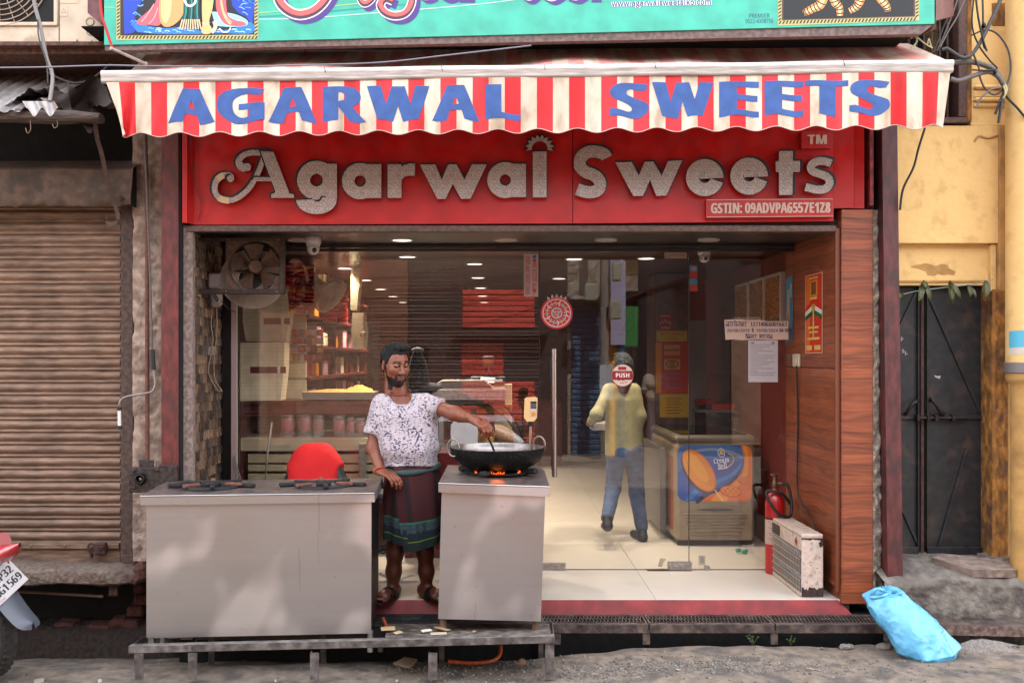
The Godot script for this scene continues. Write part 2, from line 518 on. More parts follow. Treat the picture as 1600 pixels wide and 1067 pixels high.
	for i in 90:
		var y:=lerpf(VY(944,0),VY(328,0),i/89.0);var row:=PackedVector3Array()
		for j in 8:
			var u:=j/7.0
			var x:=lerpf(UX(1364.5,.02),UX(1388,.02),u)
			row.append(Vector3(x,y,-.03+.045*(1.0-u)+f.get_noise_2d(x*8.0,y*3.0)*.035))
		rows.append(row)
	b=MB.new();b.grid(rows);b.bx(Vector3(2.34,VY(944,0),-.3),Vector3(UX(1392,0),2.79,-.06),.0)
	part(b,"broken_plaster_edge",con,sb)
	# left edge strip and side of the recess
	b=MB.new();b.bx(Vector3(UX(281,0),.1,-.06),Vector3(UX(300,0),VY(352,0),.0),.004)
	part(b,"concrete_strip",worn("grey_strip",Color(.36,.31,.28),Color(.47,.40,.365),Color(.58,.5,.46),{freq=.05,rough=.9,bump=.5}),sb)
	b=MB.new();b.bx(Vector3(-2.12,.1,-.88),Vector3(-1.985,2.68,-.07),.0)
	part(b,"recess_side",worn("tile_bed",Color(.1,.07,.05),Color(.14,.1,.075),Color(.18,.13,.1)),sb)
	# the small relief tiles of the left recess wall: the nearest courses singly, the rest joined
	var tcols:=[Color(.32,.225,.165),Color(.45,.325,.235),Color(.60,.45,.335),Color(.38,.30,.25),Color(.24,.18,.15)]
	var tmats:=[]
	for k in 5:tmats.append(worn("relief_tile%d" % k,tcols[k].darkened(.3),tcols[k],tcols[k].lightened(.16),{freq=.06,rough=.38,seed=60+k,scale=2.0}))
	var proto:=MB.new()
	proto.slab([Vector3(.022,-.031,.036),Vector3(.007,-.031,-.036),Vector3(.009,.031,-.036),Vector3(.012,.031,.036)],Vector3(-.02,0,0))
	var pm:=proto.mesh();var joined:=MB.new();var count:=0
	for r in 37:
		for q in 11:
			var y:=.392+r*.0635;var z:=-.075-q*.0735-(.03 if r % 2 else .0)
			var p:=Vector3(-1.984,y,z)
			if count<300 and r >= 9:
				piece(pm,"relief_tile",tmats[rng.randi() % 5],sb,p);count+=1
			else:
				for k in range(0,proto.idx.size(),3):
					var i0:=joined.v.size()
					for e in 3:joined.add(proto.v[proto.idx[k+e]]+p,proto.n[proto.idx[k+e]])
					joined.tri(i0,i0+1,i0+2)
	stuff(part(joined,"relief_tiles",tmats[1],sb))
	# threshold: red painted riser
	var red:=worn("red_riser",Color(.36,.05,.055),Color(.5,.085,.085),Color(.6,.15,.14),{rough=.5,freq=.01})
	b=MB.new();b.slab([Vector3(-1.99,.265,.03),Vector3(UX(1330,0),.265,.03),Vector3(UX(1310,0),.35,.0),Vector3(-1.99,.35,.0)],Vector3(0,0,-.05))
	part(b,"threshold",red,sb)
	b=MB.new();b.bx(Vector3(-2.0,-.2,-.3),Vector3(2.35,.262,-.02),.0);part(b,"plinth",dark,sb)
# ---------------------------------------------------------------- the closed shop on the left
func left_building()->void:
	var lb:=thing("closed_shop","closed neighbour shop with a brown plaster pillar and dark hollow over its shutter","building",Vector3(-3.4,0,-.6))
	var soot:Material=mats["soot"]
	var plaster:=worn("dirty_plaster",Color(.42,.325,.265),Color(.56,.46,.39),Color(.66,.57,.5),{freq=.03,rough=.92,bump=.8,grime=Color(.27,.19,.145),grime_freq=.012,grime_at=.5,grime_to=.72})
	var beige:=worn("beige_wall",Color(.5,.42,.34),Color(.6,.51,.42),Color(.68,.6,.5),{rough=.9,grime=Color(.25,.19,.15)})
	var b:=MB.new();b.bx(Vector3(-4.9,-.3,-1.6),Vector3(-2.13,3.05,-1.4),.0);b.bx(Vector3(-4.95,-.3,-1.6),Vector3(-4.85,3.2,-.2),.0);b.bx(Vector3(-4.9,3.05,-1.6),Vector3(-2.13,3.2,-.4),.0);b.bx(Vector3(-2.2,-.3,-1.4),Vector3(-2.13,3.4,-.3),.0)
	part(b,"hollow",soot,lb)
	b=MB.new();b.bx(Vector3(-4.9,3.55,-1.6),Vector3(-2.14,7.2,-.35),.0);part(b,"upper_wall",beige,lb)
	b=MB.new();b.bx(Vector3(-4.9,2.86,-.9),Vector3(-2.2,3.55,-.5),.0);part(b,"lintel",soot,lb)  # dark wall standing in for the shaded void above the hood
	# pillar, with chipped plaster
	var f:=noise(91,2.4,4);var rows:=[]
	for i in 120:
		var y:=lerpf(.58,3.4,i/119.0);var row:=PackedVector3Array()
		for j in 9:
			var x:=lerpf(UX(205.5,-.05),UX(252,-.05),j/8.0)
			var d:=f.get_noise_2d(x*4.0,y*1.6)
			row.append(Vector3(x+(f.get_noise_2d(y*3.0,9.0)*.006 if j==0 else .0),y,-.06+d*.008-(.018 if d<-.42 else .0)))
		rows.append(row)
	b=MB.new();b.grid(rows);b.bx(Vector3(UX(206.5,-.05),.6,-.4),Vector3(UX(252,-.05),3.4,-.085),.0)
	part(b,"pillar",plaster,lb)
	# footing: dark wall with a few loose bricks in it
	b=MB.new();b.bx(Vector3(-4.9,-.4,-.9),Vector3(-2.0,.66,-.42),.0)
	part(b,"footing",soot,lb)
	b=MB.new()
	var ledge_f:=noise(4,2.0,3);rows=[]
	for j in 2:
		pass
	for i in 40:
		var x:=lerpf(-4.9,-2.05,i/39.0);var row:=PackedVector3Array()
		for q in [[.0,-.42],[.13,-.4],[.175,-.32],[.19,-.1],[.15,.0],[-.12,.03]]:
			row.append(Vector3(x,q[0]-.06+ledge_f.get_noise_2d(x,q[1]*4)*.03,q[1]-.17+ledge_f.get_noise_2d(x+9,q[0]*9)*.03))
		rows.append(row)
	b.grid(rows)
	part(b,"rubble_footing",worn("dark_rubble",Color(.1,.075,.06),Color(.15,.11,.09),Color(.22,.165,.135),{freq=.05,bump=1.5,rough=.95}),lb)
	var brick:=worn("old_brick",Color(.2,.1,.075),Color(.29,.15,.11),Color(.36,.21,.16),{freq=.06,bump=1.0,rough=.95})
	for q in [[105,978,34,17],[158,980,39,15],[132,981,20,12],[205,972,34,14],[187,970,26,13],[214,952,26,16],[221,934,22,16],[222,917,18,14],[60,984,36,14]]:
		var z:=-.3
		var bk:=MB.new();bk.box(P(q[0],q[1],z),Vector3(q[2]*.0042,q[3]*.0042,.12),.014,Basis.from_euler(Vector3(.1,rng.randf_range(-.25,.25),rng.randf_range(-.1,.1))))
		part(bk,"brick",brick,lb)
	b=MB.new();b.box(P(221,893,-.05),Vector3(.09,.12,.14),.03,Basis.from_euler(Vector3(0,.3,.2)));b.box(P(212,903,-.03),Vector3(.07,.06,.12),.02,Basis.from_euler(Vector3(.2,.1,-.3)))
	part(b,"broken_corner",brick,lb)
	# rolling shutter, slat by slat
	var sh:=thing("rolling_shutter","dusty brown rolled steel shutter pulled down over the closed shop","shutter",P(60,880,-.15))
	var rust:=[]
	for k in 3:
		rust.append(worn("shutter_steel%d" % k,[Color(.30,.205,.155),Color(.33,.225,.17),Color(.28,.19,.148)][k],[Color(.44,.33,.26),Color(.46,.34,.265),Color(.42,.31,.245)][k],[Color(.52,.405,.325),Color(.54,.42,.335),Color(.50,.385,.305)][k],
			{seed=200+k,freq=.02,rough=.62,metal=.15,scale3=Vector3(.5,2.5,1.0),grime=Color(.2,.13,.11),grime_scale=.6,grime_alpha=.28}))
	var prof:=[[.0,.0],[.003,.010],[.012,.013],[.018,.006],[.022,.002],[.028,.010],[.040,.021],[.055,.023],[.066,.017],[.073,.006],[.0795,.0]]
	for k in 2:
		rows=[]
		for q in prof:
			var row:=PackedVector3Array()
			for j in 25:
				row.append(Vector3(lerpf(-2.05,.0,j/24.0),q[0],q[1]+.0015*sin(j*1.7+k*2.0)*sin(j*.6)))
			rows.append(row)
		b=MB.new();b.grid(rows,false,true)
		var sm:=b.mesh()
		for i in range(k,30,2):
			piece(sm,"slat",rust[(i*7+k) % 3],sh,Vector3(UX(187.5,-.15),VY(850,-.15)+i*.0793,-.162))
	b=MB.new();b.bx(Vector3(-4.5,VY(880,-.15),-.17),Vector3(UX(187,-.15),VY(848,-.15),-.152),.004);b.bx(Vector3(-4.5,VY(857,-.14),-.155),Vector3(UX(187,-.15),VY(849,-.14),-.128),.003)
	part(b,"bottom_bar",rust[0],sh)
	b=MB.new()
	for u in [8,48,100,168]:b.ball(P(u,853,-.127),Vector3(.009,.009,.006),8)
	part(b,"rivets",rust[1],sh)
	for u in [187.5]:
		b=MB.new();b.bx(Vector3(UX(u,-.1),VY(882,-.1),-.2),Vector3(UX(207.5,-.1),VY(318,-.1),-.098),.004)
		b.bx(Vector3(UX(189,-.1),VY(900,-.1),-.2),Vector3(UX(213,-.1),VY(866,-.1),-.093),.006)
		part(b,"guide_rail",worn("rail_brown",Color(.17,.115,.09),Color(.245,.17,.135),Color(.32,.235,.19),{freq=.04,rough=.8,bump=.3}),sh)
	b=MB.new();b.bx(Vector3(-4.6,VY(882,-.1),-.2),Vector3(-4.5,VY(318,-.1),-.098),.004);part(b,"guide_rail",mats["rail_brown"],sh)
	# padlock on the bottom bar
	var pl:=thing("padlock","rusty square padlock hanging on the bottom bar of the shutter","padlock",P(155,869,-.1))
	b=MB.new();b.box(P(156.5,857,-.105),Vector3(.075,.078,.04),.008)
	part(b,"lock_body",worn("rust_brown",Color(.15,.085,.065),Color(.24,.14,.105),Color(.33,.21,.165),{freq=.06,rough=.7,metal=.3,bump=.4}),pl)
	b=MB.new();b.tube(smooth_line([P(149,852,-.1),P(141,849,-.1),P(136.5,854,-.1),P(138,861,-.1),P(142,864,-.1),P(149,862,-.1)],4),.0065,8);part(b,"shackle",mats["rust_brown"],pl)
	b=MB.new();b.lathe([Vector2(.012,0),Vector2(.015,.004),Vector2(.011,.007)],Transform3D(Basis(Vector3.RIGHT,PI/2),P(157,857,-.087)),14);part(b,"keyhole_ring",flat("old_brass",Color(.33,.24,.17),.5,.7),pl)
	b=MB.new();b.tube(smooth_line([P(144,866,-.1),P(140,857,-.09),P(146,853,-.1)],4),.004,6);b.box(P(142,868,-.115),Vector3(.02,.03,.02),.004);part(b,"hasp",mats["rust_brown"],pl)
	# hood over the shutter coil
	var hd:=thing("shutter_hood","brown sheet metal hood covering the rolled shutter coil","shutter hood",P(100,325,.0))
	rows=[]
	var hf:=noise(15,1.6,3)
	for q in [[322,.03],[312,.048],[290,.052],[268,.05],[264,.04],[254,-.06],[243,-.16]]:
		var row:=PackedVector3Array()
		for j in 40:
			var u:=lerpf(-330.0,214.0-(q[0]-243)*.085,j/39.0)
			var p:=P(u,q[0],.0);p.z=q[1]+hf.get_noise_2d(p.x*2.0,p.y*4.0)*.022
			if q[0]==322:p.y+=hf.get_noise_2d(p.x*9.0,4.0)*.02
			row.append(p)
		rows.append(row)
	b=MB.new();b.grid(rows)
	part(b,"hood_sheet",worn("hood_brown",Color(.2,.14,.11),Color(.285,.2,.155),Color(.36,.27,.21),{freq=.03,rough=.75,grime=Color(.13,.09,.07),grime_freq=.012}),hd)
	b=MB.new();b.poly(PackedVector2Array([Vector2(-.15,0),Vector2(.03,.0),Vector2(.045,.22),Vector2(-.16,.33)]),.006,Transform3D(Basis(Vector3(0,0,1),Vector3(0,1,0),Vector3(-1,0,0)),Vector3(UX(207,0),VY(322,0),.0)))
	part(b,"hood_end",mats["soot"],hd)  # dark sheet in place of the shade inside the open end
	b=MB.new();b.ball(P(188,310,.06),Vector3(.016,.016,.012),10);part(b,"bolt",mats["rust_brown"],hd)
	# stone ledge
	b=MB.new();rows=[]
	var lf:=noise(33,2.0,4)
	for i in 70:
		var u:=lerpf(-4.6,UX(211,.05),i/69.0);var row:=PackedVector3Array()
		var e:=.0 if i<67 else (i-66)*.02
		for q in [[.0,-.2],[.005,-.2],[.066,-.17],[.064,-.02],[.056,.045],[.045,.06],[-.02,.065],[-.032,.058],[-.04,-.2]]:
			row.append(Vector3(u,VY(904,.03)+q[0]+lf.get_noise_2d(u*2.0,q[1]*6)*.012-e*(.4 if q[0]>0 else .0),q[1]+lf.get_noise_2d(u*3.0,q[0]*20)*.014-e))
		rows.append(row)
	b.grid(rows)
	b.face([rows[69][1],rows[69][2],rows[69][3],rows[69][4],rows[69][5],rows[69][6],rows[69][7],rows[69][8]])
	solo(b,"stone_ledge","worn grey stone ledge below the closed shutter","ledge",worn("ledge_stone",Color(.27,.21,.175),Color(.38,.305,.26),Color(.48,.41,.355),{freq=.04,bump=1.4,rough=.95,grime=Color(.25,.15,.1),grime_freq=.015}))
	b=MB.new();b.bx(P(170,931,.0),P(183,911,.012),.002);b.bx(P(155,914,.0),P(185,910,.04),.002);solo(b,"iron_bracket","short rusty iron angle bracket under the stone ledge","bracket",mats["rust_brown"])
	b=MB.new();b.tube([P(-40,921,-.1),P(60,926,-.1),P(160,932,-.05)],.009,6);solo(b,"iron_rod","thin bent iron rod in the dark gap under the ledge","rod",worn("rod_dust",Color(.28,.2,.15),Color(.4,.3,.23),Color(.5,.39,.3)))
	# hanging iron strap with a curled end
	b=MB.new()
	var sp:=smooth_line([P(147,188,.42),P(151,215,.36),P(158,240,.3),P(168,285,.2),P(180,322,.12),P(184,340,.1),P(180,349,.1),P(171,350,.1),P(164,345,.1),P(166,340,.1)],5)
	for i in sp.size()-1:
		var w:=.013
		b.slab([sp[i]+Vector3(-w,0,.003),sp[i]+Vector3(w,0,.003),sp[i+1]+Vector3(w,0,.003),sp[i+1]+Vector3(-w,0,.003)] if i<26 else [sp[i]+Vector3(0,-w,.003),sp[i]+Vector3(0,w,.003),sp[i+1]+Vector3(0,w,.003),sp[i+1]+Vector3(0,-w,.003)],Vector3(0,0,-.006))
	solo(b,"iron_strap","flat iron strap with curled end hanging in front of the shutter hood","strap",mats["rail_brown"])
	# red steel channel post
	var redp:=worn("red_post",Color(.20,.06,.05),Color(.32,.095,.075),Color(.40,.14,.11),{freq=.025,rough=.6,grime=Color(.16,.1,.085),grime_freq=.01,scale3=Vector3(2,.7,2)})
	var po:=thing("steel_post","brown red painted steel channel post left of the shop","post",P(264,900,.05))
	b=MB.new();b.bx(Vector3(UX(251,.06),.15,.0),Vector3(UX(278,.06),3.5,.06),.004);part(b,"channel",redp,po)
	b=MB.new();b.bx(Vector3(UX(278.5,.06),.15,-.06),Vector3(UX(281,.06),3.5,.05),.001);part(b,"gap_shade",mats["soot"],po)  # black strip stands in for the shaded gap beside the post
	# thin pipes on the pillar
	b=MB.new();b.tube([P(229.5,760,.0),P(229,335,.0),P(226,205,.02)],.014,8);solo(b,"pipe","thin red brown steel pipe running down the plaster pillar","pipe",worn("pipe_red",Color(.25,.12,.09),Color(.34,.17,.125),Color(.42,.24,.18),{freq=.05}))
	var ck:=thing("awning_crank","thin dark awning crank rod with black sleeve and white cranked handle","crank",P(238,670,.04))
	b=MB.new();b.tube([P(225,212,.08),P(229,300,.06),P(234,440,.05),P(237,548,.04)],.007,8);part(b,"rod",worn("rod_dark",Color(.1,.08,.07),Color(.2,.16,.14),Color(.42,.38,.35),{freq=.12,scale=4.0,rough=.6}),ck)
	b=MB.new();b.tube([P(237,546,.04),P(239,578,.04)],.0145,10);part(b,"sleeve",flat("black_rubber",Color(.035,.035,.037),.55),ck)
	b=MB.new();b.tube(smooth_line([P(239,578,.04),P(241.5,598,.04),P(239,609,.04),P(230,614,.045),P(200,619,.05),P(189,624,.05),P(185.5,632,.05)],5),.006,8);part(b,"bent_arm",flat("steel_grey",Color(.55,.53,.51),.35,.8),ck)
	b=MB.new();b.tube([P(185.5,638,.05),P(186,667,.05)],.0105,10);part(b,"grip",flat("white_plastic",Color(.78,.76,.73),.4),ck)
	b=MB.new();b.tube([P(185.5,636,.05),P(185.5,641,.05)],.015,10);b.tube([P(186,665,.05),P(186,671,.05)],.014,10);part(b,"collar",mats["black_rubber"],ck)
	# gear box plate
	var gb:=thing("gear_box","black iron gear plate with round socket bolted across pillar and red post","gear box",P(240,768,.1))
	var iron:=worn("black_iron",Color(.1,.075,.062),Color(.165,.125,.105),Color(.25,.195,.165),{freq=.05,rough=.65,metal=.3,bump=.5})
	b=MB.new();b.bx(P(205,768,.05),P(249,731,.1),.004);b.bx(P(249,766,.07),P(276,727,.1),.004);b.bx(P(218,731,.05),P(238,719,.07),.003);part(b,"plate",iron,gb)
	for q in [[209,735],[245,735],[209,762],[245,761]]:
		b=MB.new();b.ball(P(q[0],q[1],.102),Vector3(.011,.011,.008),8);part(b,"bolt",iron,gb)
	b=MB.new();b.lathe([Vector2(.034,-.01),Vector2(.034,.02),Vector2(.028,.028),Vector2(.02,.028),Vector2(.018,.0)],Transform3D(Basis(Vector3.RIGHT,PI/2),P(219.5,748,.1)),20);part(b,"socket",flat("socket_black",Color(.05,.045,.045),.4,.5),gb)
	b=MB.new();b.box(P(219.5,748,.112),Vector3(.017,.017,.02),.002,Basis(Vector3(0,0,1),.3));part(b,"spindle",mats["steel_grey"],gb)
	# torn corrugated roof on a wooden beam
	var cr:=thing("corrugated_roof","torn grey corrugated sheets sagging over the closed shop's front","roof",P(60,172,.3))
	var zinc:=worn("zinc",Color(.36,.31,.285),Color(.52,.475,.45),Color(.68,.645,.62),{freq=.02,metal=.35,rough=.5,grime=Color(.2,.13,.1),grime_freq=.012,grime_at=.48,grime_to=.75})
	var rsty:=worn("burnt_sheet",Color(.09,.06,.05),Color(.15,.10,.08),Color(.24,.17,.135),{freq=.05,rough=.8,metal=.2})
	var nf:=noise(8,2.0,3)
	for s in 3:
		rows=[]
		var xa:float=[-3.9,-3.15,-2.86][s];var xb:float=[-3.13,-2.62,-2.36][s]
		for i in 10:
			var row:=PackedVector3Array();var w:=i/9.0
			for j in 60:
				var x:=lerpf(xa,xb,j/59.0)
				var y:=lerpf(3.70,3.315,w)+.011*sin(x*TAU/.076)+s*.006+nf.get_noise_2d(x*3.0,w*2.0)*.03*w
				if s==1:y+=.10*pow(maxf(.0,(x+2.8)/.18),2.0)*w*w*(.5+.5*sin(x*30.0))-.05*w*w
				if s==2:y+=.12*w*w*sin((x+2.86)*9.0)-.03
				row.append(Vector3(x,y,lerpf(-.26,.56-s*.06,w)+nf.get_noise_2d(x*6.0,3.0)*.05*w))
			rows.append(row)
		b=MB.new();b.grid(rows);part(b,"sheet",zinc if s<2 else rsty,cr)
	rows=[]
	for i in 10:
		var row:=PackedVector3Array();var w:=i/9.0
		for j in 14:
			var u:=lerpf(104.0,166.0,j/13.0)+w*8.0
			row.append(P(u,lerpf(128.0,165.0,w)+10.0*sin(u*.12+w)-8.0*w*(1 if j>8 else 0),.35+.12*sin(u*.07+w*2.0)))
		rows.append(row)
	b=MB.new();b.grid(rows);part(b,"torn_flap",rsty,cr)
	rows=[]
	for i in 8:
		var row:=PackedVector3Array();var w:=i/7.0
		for j in 16:
			var u:=lerpf(34.0,84.0,j/15.0)
			row.append(P(u+w*6,lerpf(158.0,168.0,w)+(14.0*pow(absf(sin((u-34.0)*.125)),2.0))*w,.56+.02*sin(u*.3)))
		rows.append(row)
	b=MB.new();b.grid(rows);part(b,"bent_edge",worn("zinc_clean",Color(.5,.48,.46),Color(.62,.6,.58),Color(.74,.72,.70),{metal=.3,rough=.45}),cr)
	b=MB.new()
	rows=[]
	var bf:=noise(19,3.0,3)
	for i in 50:
		var x:=lerpf(-4.6,UX(156,.45),i/49.0);var row:=PackedVector3Array()
		var yc:=lerpf(VY(178,.45),VY(183.5,.45),(x+3.0)/.7)
		for k in 8:
			var a:=TAU*(k+.5)/8.0
			row.append(Vector3(x,yc+clampf(sin(a)*.05,-.036,.036)*(1.0-.3*smoothstep(44,49,i))+bf.get_noise_2d(x*2.0,k)*.006,.43+clampf(cos(a)*.06,-.045,.045)))
		rows.append(row)
	b.grid(rows,true);b.face(Array(rows[49]))
	var wg:=worn("grey_timber",Color(.17,.13,.11),Color(.27,.215,.185),Color(.37,.31,.27),{scale3=Vector3(.6,6,6),freq=.02,rough=.95,bump=.6})
	solo(b,"wooden_beam","weathered grey timber beam under the torn corrugated sheets","beam",wg)
	# air conditioner on a rusty rail
	var ac:=thing("air_conditioner","beige outdoor air conditioner unit with round fan grille","air conditioner",P(40,68,.1))
	var cream:=worn("ac_cream",Color(.62,.53,.43),Color(.70,.615,.51),Color(.76,.68,.58),{freq=.01,rough=.6,grime=Color(.45,.35,.27),grime_freq=.008,grime_at=.6})
	var z:=.15
	b=MB.new();b.bx(Vector3(UX(-110,z),VY(67.5,z),-.25),Vector3(UX(159,z),4.42,z),.012);part(b,"casing",cream,ac)
	b=MB.new();b.bx(Vector3(UX(-95,z),VY(41,z),z-.01),Vector3(UX(-89,z),4.38,z+.012),.004);b.bx(Vector3(UX(84,z),VY(41,z),z-.01),Vector3(UX(90,z),4.38,z+.012),.004);b.bx(Vector3(UX(-95,z),VY(41,z),z-.01),Vector3(UX(90,z),VY(35,z),z+.013),.004);part(b,"grille_frame",cream,ac)
	b=MB.new();b.bx(Vector3(UX(-89,z),VY(35,z),z+.001),Vector3(UX(84,z),4.36,z+.003),.0);part(b,"grille_recess",flat("dark_recess",Color(.06,.05,.045),.9),ac)
	b=MB.new()
	var gc:=P(-3,-38,z+.02)
	for k in 9:
		var r:=.05+k*.031
		var pts:=[]
		for i in 41:pts.append(gc+Vector3(cos(TAU*i/40.0)*r,sin(TAU*i/40.0)*r,-k*.0012))
		b.tube(pts,.0038,5,false)
	for i in 20:
		var a:=TAU*i/20.0
		b.tube([gc+Vector3(cos(a),sin(a),0)*.05+Vector3(0,0,-.004),gc+Vector3(cos(a),sin(a),0)*.30+Vector3(0,0,-.015)],.003,5,false)
	part(b,"fan_grille",worn("grille_grey",Color(.5,.42,.34),Color(.6,.51,.42),Color(.68,.58,.48)),ac)
	b=MB.new();b.bx(P(91,69,z),P(92,-60,z+.0015),.0);part(b,"panel_seam",mats["dark_recess"],ac)
	b=MB.new();b.poly(PackedVector2Array([Vector2(0,0),Vector2(.122,0),Vector2(.122,.16),Vector2(.035,.16),Vector2(.01,.148),Vector2(0,.12)]),.008,Transform3D(Basis(),P(128.5,66,z)));part(b,"service_cover",cream,ac)
	b=MB.new()
	for q in [[119.5,63],[143,64]]:b.ball(P(q[0],q[1],z+.006),Vector3(.006,.006,.004),8)
	for q in [[140,34],[141,49]]:b.lathe([Vector2(.024,0),Vector2(.026,.003),Vector2(.022,.003)],Transform3D(Basis(Vector3.RIGHT,PI/2),P(q[0],q[1],z+.008)),16)
	part(b,"screws",flat("screw_grey",Color(.4,.35,.3),.5,.5),ac)
	b=MB.new();b.col=Color(.72,.64,.54);b.bx(P(92.5,25,z),P(104.5,9,z+.002),.0);b.bx(P(92.5,5,z),P(121,-14,z+.002),.0)
	b.col=Color(.35,.28,.22)
	b.band([Vector2(-.015,-.012),Vector2(.015,-.012),Vector2(0,.014)],.003,.0008,Transform3D(Basis(),P(98.5,17,z+.0025)),true)
	part(b,"labels",print_mat(),ac)
	b=MB.new();b.bx(Vector3(-4.4,VY(84,.2),-.3),Vector3(UX(184,.2),VY(71,.2),.2),.004);b.bx(Vector3(-4.4,VY(72.5,.24),.12),Vector3(UX(182,.2),VY(69.5,.2),.26),.002)
	solo(b,"bracket_rail","rusty brown steel rail carrying the air conditioner","rail",worn("rail_rust",Color(.2,.11,.075),Color(.32,.19,.135),Color(.42,.27,.2),{freq=.05,rough=.8,bump=.3}))
	# cables on this side
	var grey:=flat("cable_grey",Color(.45,.42,.40),.6)
	b=MB.new();b.tube(smooth_line([P(40,-80,.5),P(52,0,.5),P(62,40,.5),P(72,90,.5),P(80,112,.5),P(81,130,.52),P(77,158,.55)],6),.011,8);solo(b,"grey_conduit","grey flexible conduit hanging past the air conditioner","conduit",grey)
	b=MB.new();b.tube(smooth_line([P(58,30,.51),P(60,60,.52),P(72,98,.52),P(74,130,.53)],5),.004,6);solo(b,"thin_wire","thin black wire wound along the grey conduit","wire",flat("wire_black",Color(.05,.05,.05),.5))
	b=MB.new();b.tube(smooth_line([P(-60,106,1.0),P(60,105,1.0),P(160,102,1.0),P(230,103,1.0),P(360,104,1.0),P(500,101,.98),P(600,97,.95),P(700,86,.9),P(830,71,.8)],6),.004,6);solo(b,"service_wire","pale grey wire strung across the street front above the awning","wire",flat("wire_pale",Color(.42,.41,.44),.5))
	b=MB.new();b.tube(smooth_line([P(72,112,.2),P(95,124,.2),P(118,130,.2),P(140,125,.2),P(158,112,.2),P(172,100,.2)],5),.008,6);solo(b,"sagging_hose","brown hose sagging under the rusty rail","hose",flat("hose_brown",Color(.17,.11,.08),.7))
	b=MB.new();b.tube(smooth_line([P(155,-20,.65),P(158,22,.65),P(165,45,.65),P(175,76,.65)],5),.008,6);solo(b,"red_rope","red rope tied down the left edge of the green sign","rope",flat("cord_red",Color(.62,.12,.10),.7))
	b=MB.new();b.tube([P(172,75,.66),P(228,100,.45)],.009,8);b.ball(P(227,99.5,.46),Vector3.ONE*.013,8);solo(b,"stay_rod","short pale steel stay rod between green sign and awning","rod",worn("stay_steel",Color(.45,.36,.31),Color(.58,.5,.46),Color(.68,.62,.58)))
	b=MB.new()
	for q in [[46,196,208],[88,190,200]]:b.tube(smooth_line([P(q[0],188,.48),P(q[0]+1,q[1]+6,.48),P(q[0]-4,q[2],.49),P(q[0]-7,q[1]+4,.48)],4),.0025,5)
	solo(b,"loose_strings","loose strings dangling under the weathered timber beam","string",mats["rod_dust"])
